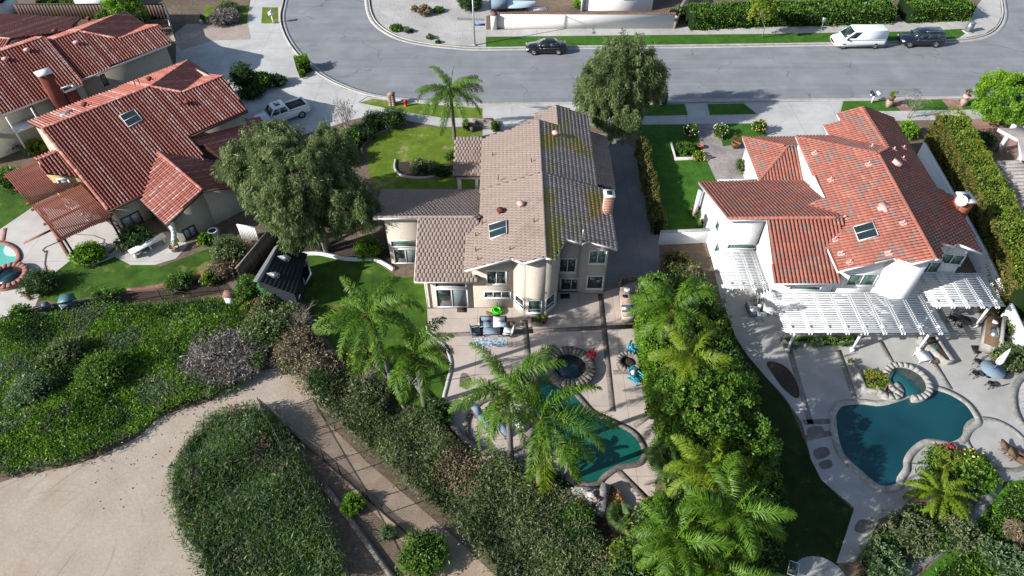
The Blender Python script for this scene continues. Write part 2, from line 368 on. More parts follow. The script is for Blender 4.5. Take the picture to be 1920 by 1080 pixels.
M['deckA'] = pm('shade_dark_roof_underlay', (.04, .016, .013), (.03, .012, .01), 4, .4, bump=.3)  # near-black so the shade between the barrels is painted in
M['tileA'] = tintm('barrel_tile_red', [(0, (.25, .072, .052)), (.5, (.32, .102, .077)), (.7, (.365, .15, .118)), (.86, (.41, .225, .188)), (1, (.47, .32, .275))], .75, wear=((.20, .08, .06), .8, .66))
M['tileB'] = tintm('flat_tile_taupe', [(0, (.205, .158, .135)), (.5, (.222, .170, .145)), (1, (.24, .184, .156))], .85, wear=((.18, .137, .116), .35, .56))
M['tileBm'] = tintm('mossy_tile_taupe', [(0, (.215, .178, .16)), (.5, (.26, .215, .193)), (1, (.30, .25, .225))], .85, wear=((.225, .185, .05), .26, .50))
M['tileC'] = tintm('mixed_tile_terracotta', [(0, (.17, .125, .112)), (.16, (.20, .125, .108)), (.24, (.245, .088, .066)), (.6, (.285, .10, .073)), (.9, (.305, .112, .08)), (1, (.31, .135, .10))], .8, wear=((.22, .09, .068), .5, .56))
M['mastic'] = flat('pink_mastic', (.66, .36, .32), .8)
M['bluepaint'] = flat('blue_paint', (.02, .12, .42), .4)
M['turq'] = flat('turquoise_paint', (.02, .27, .38), .45)
M['cushion'] = flat('pale_cushion', (.62, .64, .64), .9)
M['bluecush'] = flat('blue_grey_cushion', (.16, .22, .28), .9)
M['teak'] = pm('teak', (.20, .12, .07), (.13, .08, .045), 6, .5, bump=.3)
M['terra'] = flat('terracotta', (.30, .10, .055), .75)
M['redpot'] = flat('red_glaze', (.28, .02, .025), .3)
M['rock'] = pm('rock', (.42, .385, .34), (.22, .195, .17), 3, .5, bump=1, fine=6)
M['rockw'] = pm('white_rock', (.62, .60, .57), (.45, .43, .40), 3, .5, bump=1, fine=6)
M['rockp'] = pm('pink_rock', (.46, .33, .27), (.32, .23, .19), 3, .5, bump=1, fine=6)
M['bark'] = pm('pale_bark', (.42, .37, .31), (.20, .165, .13), 3, .6, bump=.8, fine=8)
M['barkdk'] = pm('grey_bark', (.17, .145, .12), (.09, .075, .06), 4, .6, bump=.8, fine=8)
M['palmbark'] = pm('palm_bark', (.20, .185, .165), (.12, .11, .10), 6, .6, bump=.8, fine=10)
M['boots'] = pm('palm_boots', (.32, .18, .08), (.17, .095, .045), 6, .6, bump=.6)
def leafm(name, d, m, l, tr=.36, rough=.5, spec=.35): return tintm(name, [(0, d), (.5, m), (1, l)], rough, tr, spec=spec)
M['lolive'] = leafm('olive_leaf', (.055, .090, .028), (.125, .18, .058), (.225, .27, .105))
M['lgrey'] = leafm('greygreen_leaf', (.06, .085, .038), (.13, .155, .068), (.24, .26, .125))
M['lgreen'] = leafm('green_leaf', (.025, .08, .008), (.085, .18, .016), (.18, .29, .036))
M['lbright'] = leafm('bright_leaf', (.055, .15, .006), (.135, .28, .013), (.24, .40, .03))
M['lyellow'] = leafm('yellowgreen_leaf', (.075, .145, .010), (.165, .24, .02), (.30, .34, .035))
M['ldark'] = leafm('dark_leaf', (.016, .046, .012), (.04, .095, .022), (.085, .15, .042))
M['lblue'] = leafm('bluegreen_leaf', (.05, .10, .042), (.11, .18, .072), (.20, .28, .12))
M['lpalm'] = leafm('palm_leaf', (.016, .050, .003), (.066, .15, .007), (.165, .265, .020), rough=.5, spec=.3, tr=.25)
M['lpalmy'] = leafm('yellow_palm_leaf', (.035, .078, .003), (.12, .195, .009), (.25, .30, .024), rough=.5, spec=.3, tr=.25)
M['lfan'] = leafm('fan_palm_leaf', (.035, .075, .02), (.075, .135, .035), (.14, .21, .06), rough=.4)
M['ldry'] = leafm('dry_leaf', (.10, .075, .04), (.18, .14, .08), (.28, .235, .14), tr=.1)
M['ldead'] = leafm('dead_brush', (.10, .085, .075), (.19, .165, .15), (.30, .27, .25), tr=.05)
M['lhedge'] = leafm('redtip_leaf', (.035, .06, .01), (.13, .14, .03), (.26, .15, .07))
M['lbrownhedge'] = leafm('olive_hedge_leaf', (.10, .10, .018), (.17, .155, .032), (.23, .21, .045))
M['lred'] = leafm('red_flower', (.35, .02, .03), (.5, .03, .08), (.6, .08, .15))
M['lyel'] = leafm('yellow_flower', (.5, .4, .02), (.6, .5, .05), (.7, .62, .2))
M['lwht'] = leafm('white_flower', (.5, .5, .42), (.65, .65, .55), (.75, .75, .68))
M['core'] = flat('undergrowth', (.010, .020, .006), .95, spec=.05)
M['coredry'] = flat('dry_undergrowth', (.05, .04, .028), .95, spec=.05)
# ================================================================ ground
G = .004
sheet('ground', [(-220, -40), (220, -40), (220, 330), (-220, 330)], 0, M['soil'], True)
inner = [(690, -120), (688, -40), (691, 0), (694, 20), (703, 40), (722, 57), (752, 72), (795, 82), (850, 88), (910, 91), (1100, 88), (1300, 86), (1560, 82), (1700, 79), (1800, 75), (1850, 66), (1872, 50), (1881, 30), (1880, 8), (1874, -30), (1868, -120)]
outer = [(548, -120), (539, -40), (533, 0), (527, 30), (532, 58), (548, 88), (572, 115), (605, 143), (650, 165), (700, 180), (760, 188), (850, 195), (1000, 196), (1250, 192), (1450, 189), (1600, 188), (1830, 183), (2300, 178)]
iw, ow = cr(W(inner), False, 5), cr(W(outer), False, 5)
er = W([(2300, -120)])
street = ow + er + iw[::-1]
sheet('street', street, G, M['asphalt'], True)
MB().ribbon(iw, .0, .55, 2 * G, 3 * G).build('gutter', M['kerb'], kind='structure')
MB().ribbon(ow, .55, .0, 2 * G, 3 * G).build('gutter', M['kerb'], kind='structure')
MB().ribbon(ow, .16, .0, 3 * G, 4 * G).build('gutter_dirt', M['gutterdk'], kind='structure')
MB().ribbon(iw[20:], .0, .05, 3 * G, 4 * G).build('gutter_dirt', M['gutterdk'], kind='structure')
MB().ribbon(iw, .16, .0, 0, .13).build('kerb', M['kerb'], kind='structure')
MB().ribbon(ow, .0, .16, 0, .13).build('kerb', M['kerb'], kind='structure')
# corner block across the street
sheet('gravel_bed', [(692, -60), (697, 20), (707, 40), (727, 57), (757, 71), (800, 80), (855, 85), (911, 88), (912, 30), (935, 25), (935, -60)], 2 * G, M['gravel'])
sheet('sidewalk', [(728, -60), (726, 0), (745, 30), (780, 50), (830, 62), (911, 56), (1262, 51), (1560, 44), (1800, 37), (1822, 25), (1840, 0), (1840, -60), (1872, -60), (1876, 10), (1878, 30), (1868, 49), (1846, 64), (1796, 73), (1814, 60), (1806, 54), (1700, 59), (1400, 64), (1100, 67), (911, 69), (840, 72), (790, 62), (740, 45), (712, 20), (705, -60)], 3 * G, M['walk'])
sheet('parkway_lawn', [(911, 69.5), (1100, 67.5), (1400, 64.5), (1700, 59.5), (1806, 54.5), (1812, 62), (1796, 71), (1700, 76), (1300, 83), (1100, 85), (911, 88)], 4 * G, M['lawn2'])
sheet('flagstone_strip', [(857, 33), (908, 35), (908, 39), (857, 38)], 4 * G, M['paver'])
sheet('dirt_yard', [(915, -20), (1100, -20), (1095, 22), (920, 22)], 4 * G, M['soil'])
# near side of the street
sheet('driveway', [(330, 70), (345, 88), (400, 76), (470, 74), (462, 40), (470, 0), (474, -60), (535, -60), (529, 0), (524, 30), (529, 58), (545, 89), (569, 116), (602, 145), (647, 167), (690, 180), (672, 192), (720, 210), (660, 225), (560, 255), (480, 232), (330, 150)], 2 * G, M['drive'])
sheet('gravel_bed', [(318, 70), (350, 45), (465, 45), (471, 74), (400, 76), (340, 95)], 3 * G, M['gravel2'])
sheet('grass_verge', [(492, 14), (521, 14), (522, 44), (490, 44)], 4 * G, M['drylawn'])
sheet('grass_verge', [(384, 12), (466, 10), (464, 44), (384, 46)], 4 * G, M['drylawn'])
sheet('sidewalk', [(672, 194), (690, 181), (735, 187), (850, 196), (1000, 198), (1250, 194), (1600, 190), (1920, 184), (2300, 180), (2300, 210), (1920, 222), (1700, 226), (1250, 234), (1000, 236), (830, 238), (700, 216)], 2 * G, M['walk'])
sheet('parkway_lawn', [(674, 193), (700, 185), (748, 192), (918, 204), (938, 222), (830, 221), (760, 211), (720, 202)], 3 * G, M['drylawn'])
sheet('parkway_lawn', [(1195, 197), (1284, 195), (1290, 216), (1190, 218)], 3 * G, M['lawn2'])
sheet('parkway_lawn', [(1326, 195), (1394, 194), (1420, 214), (1331, 216)], 3 * G, M['lawn2'])
sheet('parkway_lawn', [(1581, 190), (1668, 189), (1690, 208), (1576, 210)], 3 * G, M['lawn2'])
sheet('parkway_lawn', [(1692, 189), (1766, 187), (1782, 206), (1712, 208)], 3 * G, M['lawn2'])
sheet('parkway_lawn', [(1795, 187), (1880, 184), (1890, 204), (1806, 206)], 3 * G, M['lawn2'])
sheet('brick_walk', [(1668, 189), (1691, 189), (1712, 208), (1690, 208)], 3 * G, M['brickwalk'])
sheet('brick_walk', [(1767, 187), (1794, 187), (1806, 206), (1782, 207)], 3 * G, M['brickwalk'])
sheet('brick_walk', [(1810, 224), (1850, 222), (1920, 260), (1920, 300), (1860, 270)], 3 * G, M['brickwalk'])
sheet('driveway', [(1396, 192), (1580, 190), (1572, 212), (1560, 262), (1440, 258), (1420, 215)], 3 * G, M['drive'])
sheet('driveway', [(905, 200), (1100, 196), (1100, 262), (905, 256)], 3 * G, M['drive'])
sheet('front_lawn', [(688, 300), (690, 272), (706, 255), (735, 243), (800, 238), (860, 240), (906, 246), (906, 352), (700, 356)], 2 * G, M['drylawn'], smooth=0)
sheet('front_lawn', [(1196, 234), (1302, 233), (1318, 285), (1345, 338), (1345, 430), (1234, 432), (1246, 400), (1200, 300)], 2 * G, M['lawn2'])
sheet('front_lawn', [(1345, 233), (1420, 232), (1440, 262), (1400, 275), (1356, 275)], 2 * G, M['lawn2'])
sheet('front_walk', [(1302, 232), (1344, 232), (1356, 275), (1395, 268), (1420, 300), (1432, 350), (1346, 345), (1318, 285)], 3 * G, M['paver'])
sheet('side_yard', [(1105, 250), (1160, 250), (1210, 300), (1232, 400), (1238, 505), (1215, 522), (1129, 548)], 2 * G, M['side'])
# back garden of the taupe house
sheet('back_lawn', [(575, 475), (640, 480), (700, 488), (745, 520), (805, 520), (803, 640), (845, 680), (838, 740), (800, 780), (700, 740), (600, 620), (560, 540)], 2 * G, M['lawn'])
patB = [(801, 579), (962, 577), (987, 597), (1019, 596), (1043, 576), (1047, 548), (1129, 549), (1216, 520), (1200, 560), (1195, 640), (1215, 720), (1228, 800), (1240, 830), (1232, 900), (1215, 978), (1150, 972), (1120, 940), (1060, 900), (1000, 880), (940, 865), (885, 840), (850, 790), (833, 745), (842, 710), (846, 682), (830, 640), (803, 622)]
sheet('back_patio', patB, 3 * G, M['patioB'])
for k, (a, b, wd) in enumerate([((815, 629), (1000, 621), .42), ((1000, 621), (1192, 612), .42), ((984, 600), (992, 690), .42), ((1126, 551), (1149, 772), .42), ((1150, 698), (1212, 696), .36), ((1152, 875), (1222, 945), .4), ((1189, 800), (1232, 768), .38)]):
    MB().ribbon([xy(*a), xy(*b)], wd / 2, wd / 2, (3 + 1 * (k % 3)) * G, (4.2 + k % 3) * G).build('paver_band', M['band'], kind='structure')
poolB = [(1014, 684), (1050, 700), (1089, 741), (1115, 770), (1150, 786), (1189, 806), (1209, 830), (1214, 856), (1200, 875), (1163, 882), (1137, 899), (1122, 914), (1082, 910), (1067, 886), (1048, 860), (1022, 846), (985, 842), (974, 834), (990, 812), (996, 788), (990, 762), (996, 730), (1006, 700)]
pbw = cr(W(poolB), True, 4)
sheet('pool_water', pbw, 6 * G, M['waterB'], True)
MB().ribbon(pbw, .0, .38, 0, .07, closed=True).build('pool_coping', M['band'], kind='structure')
tc = xy(937, 797)
sheet('pool_terrace', circ(*tc, 2.05), 5 * G, M['patioB'], True)
MB().ribbon(circ(*tc, 2.0), .0, .32, 0, .10, closed=True).build('terrace_edging', M['band'], kind='structure')
MB().ribbon(cr(W([(745, 690), (775, 715), (790, 735), (850, 800), (885, 838), (940, 862), (1000, 862)]), False, 4), .18, .18, 0, .25).build('garden_kerb', M['stone'], kind='structure')
MB().ribbon(cr(W([(561, 479), (600, 477), (650, 487), (700, 488), (725, 498), (738, 507)]), False, 5), .15, .15, 0, .22).build('lawn_edging', M['offwhite'], kind='structure')
MB().ribbon(cr(W([(800, 612), (804, 625), (835, 650), (846, 684), (840, 715), (832, 745)]), False, 5), .12, .12, 0, .08).build('lawn_edging', M['kerb'], kind='structure')
MB().ribbon(cr(W([(680, 290), (680, 275), (697, 258), (730, 243), (765, 236)]), False, 5), .12, .12, 0, .16).build('lawn_edging', M['stone'], kind='structure')
sheet('planting_bed', [(742, 305), (770, 302), (800, 312), (850, 305), (850, 322), (800, 333), (760, 330), (744, 318)], 3 * G, M['mulch'])
MB().ribbon(cr(W([(742, 300), (741, 318), (757, 331), (800, 334), (850, 322)]), False, 5), .1, .1, 0, .15).build('bed_edging', M['kerb'], kind='structure')
sheet('planting_bed', [(690, 740), (860, 800), (960, 870), (1090, 905), (1150, 1000), (1040, 1080), (640, 760)], 1.2 * G, M['mulch'])
sheet('planting_bed', [(420, 500), (560, 430), (740, 470), (738, 500), (640, 484), (575, 478), (560, 560), (480, 570)], 1.2 * G, M['mulch'])
# garden of the white house
sheet('bare_bed', [(1236, 440), (1345, 440), (1382, 600), (1360, 620), (1260, 520)], 1.2 * G, M['soil'])
sheet('shaded_lawn', [(1320, 600), (1370, 575), (1400, 660), (1480, 760), (1510, 830), (1545, 905), (1605, 960), (1570, 1060), (1480, 1080), (1380, 1080)], 1.6 * G, M['shadetone_lawn'])
patC = [(1338, 505), (1352, 560), (1380, 633), (1402, 667), (1436, 707), (1469, 742), (1504, 793), (1520, 860), (1540, 900), (1602, 952), (1568, 1056), (1602, 1054), (1628, 1017), (1648, 973), (1680, 966), (1720, 920), (1780, 870), (1850, 905), (1920, 900), (1960, 800), (1925, 700), (1865, 700), (1830, 570), (1800, 520), (1400, 500)]
sheet('back_patio', patC, 2 * G, M['patioC'])
sheet('round_patio', circ(*xy(1540, 1096), 1.6), 3 * G, M['patioC'], True)
for k, (a, b) in enumerate([((1480, 655), (1520, 795)), ((1572, 656), (1602, 745)), ((1651, 640), (1678, 690)), ((1752, 680), (1782, 730)), ((1506, 792), (1556, 790)), ((1510, 822), (1558, 812))]):
    MB().ribbon([xy(*a), xy(*b)], .2, .2, (2 + k % 2) * G, (3.3 + k % 2) * G).build('paver_band', M['bandC'], kind='structure')
poolC = [(1555, 787), (1557, 770), (1573, 753), (1613, 749), (1647, 752), (1690, 740), (1730, 724), (1760, 725), (1793, 738), (1823, 760), (1841, 793), (1823, 810), (1811, 830), (1790, 840), (1770, 837), (1740, 835), (1718, 850), (1707, 867), (1706, 884), (1694, 903), (1692, 916), (1667, 924), (1640, 917), (1607, 890), (1573, 857), (1560, 823)]
pcw = cr(W(poolC), True, 4)
sheet('pool_water', pcw, 5 * G, M['waterC'], True)
MB().ribbon(pcw, .0, .42, 0, .09, closed=True).build('pool_coping', M['coping'], kind='structure')
for k, q_ in enumerate(([(1704, 742), (1730, 726), (1760, 727), (1790, 740), (1815, 758), (1800, 767), (1770, 759), (1735, 756)], [(1712, 739), (1730, 727), (1760, 728), (1788, 740), (1806, 755), (1792, 760), (1765, 752), (1735, 748)], [(1720, 736), (1732, 727), (1758, 728), (1784, 740), (1796, 751), (1780, 752), (1758, 744), (1737, 741)])):
    sheet('pool_step', q_, (5.6 + .4 * k) * G, M['step' if k % 2 == 0 else 'waterC'])
sheet('planting_bed', [(1437, 682), (1450, 678), (1475, 689), (1493, 715), (1499, 742), (1490, 746), (1468, 728), (1450, 704)], 3 * G, M['mulch'], smooth=3)
for q_ in ([(1514, 803), (1540, 800), (1545, 818), (1518, 822)], [(1525, 845), (1548, 838), (1556, 852), (1532, 862)], [(1535, 868), (1556, 862), (1560, 875), (1542, 880)], [(1612, 975), (1640, 980), (1628, 1000), (1602, 995)], [(866, 700), (880, 705), (878, 730), (862, 722)]):
    sheet('damp_stain', q_, 3 * G, M['dampC'], smooth=4)
wc = circ(*xy(1870, 832), 1.75)
sheet('round_patio', wc, 4 * G, M['patioC'], True)
MB().ribbon(wc, 0, .3, 0, .05, closed=True).build('paver_band', M['bandC'], kind='structure')
MB().ribbon(cr(W([(1872, 903), (1850, 935), (1810, 985), (1760, 1030), (1712, 1062), (1690, 1085)]), False, 4), .3, .3, 0, .06).build('garden_path', M['bandC'], kind='structure')
sheet('corner_lawn', [(1880, 905), (1930, 895), (1990, 1090), (1710, 1090), (1770, 1040), (1850, 950)], 1.6 * G, M['lawn2'])
MB().ribbon(cr(W([(1935, 690), (1905, 720), (1900, 755), (1912, 790), (1935, 815)]), False, 4), .2, .2, 0, .12).build('garden_kerb', M['bandC'], kind='structure')
sheet('gravel_bed', [(1906, 725), (1940, 700), (1960, 800), (1920, 790), (1905, 760)], 3 * G, M['gravel'])
# garden of the red-roofed house
sheet('side_lawn', [(-60, 300), (40, 345), (66, 385), (0, 432), (-60, 450)], 2 * G, M['lawn'])
sheet('back_patio', [(-60, 455), (0, 430), (62, 388), (180, 400), (232, 440), (215, 480), (130, 490), (85, 525), (60, 590), (-60, 615)], 2 * G, M['patioA'])
sheet('back_lawn', [(88, 524), (105, 490), (130, 480), (215, 480), (300, 500), (420, 455), (410, 495), (350, 520), (250, 545), (140, 570), (60, 560)], 1.6 * G, M['lawn'])
sheet('side_patio', [(212, 480), (228, 455), (330, 430), (352, 460), (330, 485), (290, 497), (245, 497)], 3 * G, M['patioA'])
for a, b in [((75, 390), (128, 478)), ((44, 456), (95, 432)), ((6, 452), (10, 428)), ((40, 548), (60, 562)), ((205, 475), (228, 452))]:
    MB().ribbon([xy(*a), xy(*b)], .17, .17, 2 * G, 3.4 * G).build('brick_band', M['redcop'], kind='structure')
pa = cr(W([(-60, 452), (0, 452), (28, 460), (41, 476), (36, 492), (0, 508), (-60, 520)]), True, 5)
sheet('pool_water', pa, 5 * G, M['waterA'], True)
MB().ribbon(pa, 0, .4, 0, .08, closed=True).build('pool_coping', M['redcop'], kind='structure')
for k, r_ in enumerate((1.25, .9, .55)):
    c0 = xy(38, 462); sheet('pool_step', [(c0[0] + r_ * math.cos(t), c0[1] + r_ * math.sin(t)) for t in np.linspace(R(160), R(290), 10)], (6 + k) * G, M['stepA'], True)
sheet('planter_soil', [(62, 575), (250, 548), (360, 528), (408, 500), (436, 545), (250, 580), (60, 600)], 2 * G, M['mulch'])
MB().ribbon(cr(W([(408, 497), (370, 520), (300, 540), (240, 548)]), False, 4), .17, .17, 0, .3).build('brick_edging', M['redcop'], kind='structure')
MB().ribbon(cr(W([(128, 479), (140, 492), (170, 497), (215, 480)]), False, 4), .08, .08, 0, .1).build('lawn_edging', M['kerb'], kind='structure')
# slope, dirt lot and path
sheet('dirt_bank', [(400, 752), (455, 712), (520, 690), (600, 705), (650, 745), (690, 800), (660, 812), (600, 768), (520, 775), (440, 775)], 1.2 * G, M['path'], smooth=3)
lot = [(-80, 930), (0, 905), (50, 890), (150, 870), (215, 842), (265, 815), (300, 782), (380, 757), (440, 737), (500, 718), (515, 735), (490, 762), (430, 775), (400, 785), (345, 840), (325, 900), (330, 960), (345, 1005), (400, 1110), (0, 1150), (-80, 1120)]
sheet('dirt_lot', cr(W(lot), True, 3), 2 * G, M['dirt'], True)
sheet('dirt_path', [(440, 740), (470, 722), (520, 712), (560, 735), (612, 790), (690, 868), (780, 945), (860, 1015), (940, 1090), (830, 1090), (700, 960), (610, 870), (540, 800), (470, 768), (440, 770)], 3 * G, M['path'])
MB().ribbon(W([(610, 915), (650, 965), (700, 1035), (745, 1095)]), .17, .17, 0, .22).build('drain_kerb', M['drainc'], kind='structure')

mb = MB()
for k in range(170):
    px, py = RNG.uniform(150, 480), RNG.uniform(735, 960)
    if px + (py - 735) * 1.1 > 470 or py < 905 - px * .42: continue
    x, y = xy(px, py); s_ = RNG.uniform(.02, .055); mb.blob((x, y, s_ * .5), (s_, s_, s_), 5, 3, .3)
mb.build('pebbles', M['track'], kind='stuff')
# ================================================================ building helpers
CAMP = np.array((0, 0, CAMH))
def newell(P):
    n = np.zeros(3)
    for i in range(len(P)):
        a, b = P[i], P[(i + 1) % len(P)]
        n += np.cross(a, b)
    n /= np.linalg.norm(n); return n if n[2] > 0 else -n
def ray(px, py): return np.array(((px - 960) / FOC, C_ + (540 - py) / FOC * S_, -S_ + (540 - py) / FOC * C_))
def onplane(px, py, p0, n):
    d = ray(px, py); t = np.dot(np.asarray(p0) - CAMP, n) / np.dot(d, n); return CAMP + d * t
def hz(y, py):
    d = ray(960, py); return CAMH + y * d[2] / d[1]
def flat_tile():
    w, L = .147, .42
    v = [(-w, 0, .004), (w, 0, .004), (w, 0, .042), (-w, 0, .042), (w, -L, .012), (-w, -L, .012), (w, -L, 0), (-w, -L, 0)]
    return np.array(v), [(0, 1, 2, 3), (3, 2, 4, 5), (1, 6, 4, 2), (0, 3, 5, 7)]
def rib_tile():
    w = .148
    v = [(-w, 0, .004), (w, 0, .004), (w, 0, .042), (-w, 0, .042), (w, -.19, .036), (-w, -.19, .036), (w, -.40, 0), (-w, -.40, 0)]
    return np.array(v), [(0, 1, 2, 3), (3, 2, 4, 5), (5, 4, 6, 7), (0, 3, 5, 7), (1, 6, 4, 2)]
def barrel_tile(h=.108, w=.098, L=.43):
    v = []
    for y, k, dz in ((0, 1, .018), (-L, .84, 0)):
        for a in np.linspace(0, math.pi, 6): v.append((-w * k * math.cos(a), y, dz + h * k * math.sin(a)))
    f = [(i, i + 1, i + 7, i + 6) for i in range(5)] + [(5, 4, 3, 2, 1, 0)]
    return np.array(v), f
TILES = {'flat': (flat_tile(), .30, .34), 'barrel': (barrel_tile(), .285, .36), 'low': (barrel_tile(.085, .108), .285, .36), 'rib': (rib_tile(), .30, .345)}
def tint_rand(n): return RNG.random(n)
def roofs(H, planes, kind, deckmat, tilemat, mossmat=None, nind=300, ridges=(), tintf=None, capk=1.0):
    (tv, tf), tw, te = TILES[kind]
    root = np.array(ORIG[H.name]); deck = MB(); rec = []
    for pl in planes:
        moss = pl.get('moss', False) if isinstance(pl, dict) else False
        P = np.array(pl['p'] if isinstance(pl, dict) else pl, float)
        n = newell(P); d = -np.array((0, 0, 1.)) + n * n[2]; d /= np.linalg.norm(d); e = np.cross(d, n); e = -e
        if np.cross(e, d).dot(n) < 0: e = -e
        deck.add(np.r_[P, P - np.array((0, 0, .14))], [tuple(range(len(P))), tuple(range(2 * len(P) - 1, len(P) - 1, -1))] + [(i, len(P) + i, len(P) + (i + 1) % len(P), (i + 1) % len(P)) for i in range(len(P))])
        s, t = P @ e, P @ d; c = P[0] @ n; uv = np.c_[s, t]
        rows = int((t.max() - t.min()) / te) + 1
        for r in range(rows):
            tr = t.max() + .04 - r * te
            sh = (r % 2) * tw * .5 if kind == 'flat' else 0
            ss = np.arange(s.min() + tw / 2 + sh, s.max(), tw)
            ok = inpoly(ss, np.full(len(ss), tr - te * .5), uv)
            for q in ss[ok]: rec.append((e * q + d * tr + n * c, e, d, n, moss))
    deck.build('roof_deck', deckmat, H, world=True)
    pos = np.array([r[0] for r in rec]); dist = np.linalg.norm(pos - CAMP, axis=1)
    order = np.argsort(dist)
    colh = np.array([math.sin(round(r[0] @ r[1] / tw) * 12.9898) * 43758.5 % 1 for r in rec])
    tt = tintf(len(rec)) if tintf else np.clip(.7 * colh + .3 * tint_rand(len(rec)), 0, 1)
    var = []
    ind = set(order[:nind].tolist()) if nind else set()
    for k in range(8):
        var.append([MB().add(tv, tf, 0, (k + .5) / 8).mesh('roof_tile', m) for m in ((tilemat, mossmat) if mossmat else (tilemat,))])
    for i in ind:
        p, e, d, n, ms = rec[i]
        jit = RNG.normal(0, .012)
        o = bpy.data.objects.new('roof_tile', var[min(7, int(tt[i] * 8))][1 if (ms and mossmat) else 0]); COL.objects.link(o); o.parent = H
        e2 = e * math.cos(jit) + d * math.sin(jit); d2 = d * math.cos(jit) - e * math.sin(jit)
        q = p - root
        o.matrix_local = Matrix(((e2[0], d2[0], n[0], q[0]), (e2[1], d2[1], n[1], q[1]), (e2[2], d2[2], n[2], q[2]), (0, 0, 0, 1)))
    rest = [i for i in range(len(rec)) if i not in ind]
    if rest:
        mb = MB()
        E = np.array([rec[i][1] for i in rest]); D = np.array([rec[i][2] for i in rest]); N = np.array([rec[i][3] for i in rest]); Pp = pos[rest]
        J = RNG.normal(0, .012, len(rest))[:, None]
        E, D = E + D * J, D - E * J
        V = Pp[:, None] + tv[None, :, 0:1] * E[:, None] + tv[None, :, 1:2] * D[:, None] + (tv[None, :, 2:3] + RNG.uniform(-.006, .006, (len(rest), 1, 1))) * N[:, None]
        m, k = len(rest), len(tv); T = tt[rest]; ms = np.array([rec[i][4] for i in rest], int)
        mb.v.append(V.reshape(-1, 3)); mb.n = m * k
        by = {}
        for q in tf: by.setdefault(len(q), []).append(q)
        for q in by.values():
            q = np.array(q); F = (np.arange(m)[:, None, None] * k + q[None]).reshape(-1, q.shape[1])
            mb.f.append((F, np.repeat(ms, len(q)), np.repeat(T, len(q))))
        mb.build('roof_tiles', [tilemat, mossmat] if mossmat else tilemat, H, world=True, kind='stuff')
    if ridges:
        mb = MB()
        for p, q in ridges:
            p, q = np.array(p, float), np.array(q, float); L = np.linalg.norm(q - p); u = (q - p) / L
            sd = np.cross(u, (0, 0, 1.)); sd /= np.linalg.norm(sd); up = np.cross(sd, u)
            for k in range(max(1, int(L / .38))):
                a = p + u * (k * .38); b = a + u * .43; v = []
                for pt, kk in ((a, 1.), (b, .86)):
                    for an in np.linspace(-.2, math.pi + .2, 6): v.append(pt + sd * (-.14 * kk * capk * math.cos(an)) + up * (.10 * kk * capk * math.sin(an) + .03))
                mb.add(v, [(i, i + 1, i + 7, i + 6) for i in range(5)] + [(5, 4, 3, 2, 1, 0)], 0, float(RNG.uniform(.35, .9)))
        mb.build('ridge_caps', tilemat, H, world=True, kind='stuff')
def walls(H, path, mat, name='wall', z0=0.0, th=.18):
    mb = MB()
    for a, b in zip(path[:-1], path[1:]):
        p, q = np.array(a[:2]), np.array(b[:2]); u = (q - p) / np.linalg.norm(q - p); n = np.array((-u[1], u[0])) * th; p = p + u * .003; q = q - u * .003
        v = [(*p, z0), (*q, z0), (*(q + n), z0), (*(p + n), z0), (*p, a[2]), (*q, b[2]), (*(q + n), b[2]), (*(p + n), a[2])]
        mb.add(v, [(0, 1, 5, 4), (1, 2, 6, 5), (2, 3, 7, 6), (3, 0, 4, 7), (4, 5, 6, 7)])
    return mb.build(name, mat, H, world=True)
def window(H, p, q, s0, s1, z0, z1, cols=2, frame='white', glass='glass', name='window', fw=.09, row=None, sill=True, screen=None):
    p, q = np.array(p[:2], float), np.array(q[:2], float); u = (q - p) / np.linalg.norm(q - p); n = np.array((u[1], -u[0]))
    if s1 < s0: s0, s1 = s1, s0
    def bx(mb, a, b, c, d, t0, t1):
        v = [(*(p + u * s + n * t), z) for t in (t0, t1) for s, z in ((a, c), (b, c), (b, d), (a, d))]
        mb.add(v, [(3, 2, 1, 0), (4, 5, 6, 7), (0, 1, 5, 4), (1, 2, 6, 5), (2, 3, 7, 6), (3, 0, 4, 7)])
    fr = MB(); bx(fr, s0, s1, z0, z0 + fw, 0, .07); bx(fr, s0, s1, z1 - fw, z1, 0, .07)
    bx(fr, s0, s0 + fw, z0 + fw, z1 - fw, 0, .07); bx(fr, s1 - fw, s1, z0 + fw, z1 - fw, 0, .07)
    cw = (s1 - s0 - 2 * fw) / cols
    for k in range(1, cols): bx(fr, s0 + fw + k * cw - fw * .35, s0 + fw + k * cw + fw * .35, z0 + fw, z1 - fw, 0, .06)
    zr = None
    if row: zr = z0 + (z1 - z0) * row; bx(fr, s0 + fw, s1 - fw, zr - .035, zr + .035, 0, .065)
    if sill: bx(fr, s0 - .05, s1 + .05, z0 - .06, z0, 0, .11)
    fo = fr.build(name, M[frame], H, world=True)
    for k in range(cols):
        for (a, b) in ([(z0 + fw, z1 - fw)] if not zr else [(z0 + fw, zr - .035), (zr + .035, z1 - fw)]):
            g = MB(); bx(g, s0 + fw + k * cw + .01, s0 + fw + (k + 1) * cw - .01, a, b, .012, .022)
            g.build('pane', M[screen if (screen and k == cols - 1) else glass], fo, world=True)
    return fo
def wpx(H, p, q, tl, br, **k):
    P3, Q3 = np.array((*p[:2], 0.)), np.array((*q[:2], 0.)); u = (Q3 - P3) / np.linalg.norm(Q3 - P3); n = np.array((u[1], -u[0], 0))
    a, b = onplane(*tl, P3, n), onplane(*br, P3, n)
    return window(H, p, q, (a - P3) @ u, (b - P3) @ u, max(.05, b[2]), a[2], **k)
def fascia(H, segs, mat, h=.2, name='fascia'):
    for p, q in segs: MB().bar((p[0], p[1], p[2] - h / 2 - .005), (q[0], q[1], q[2] - h / 2 - .005), .05, h).build(name, mat, H, world=True)
def pnorm(P): return np.array(P[0], float), newell(np.array(P, float))
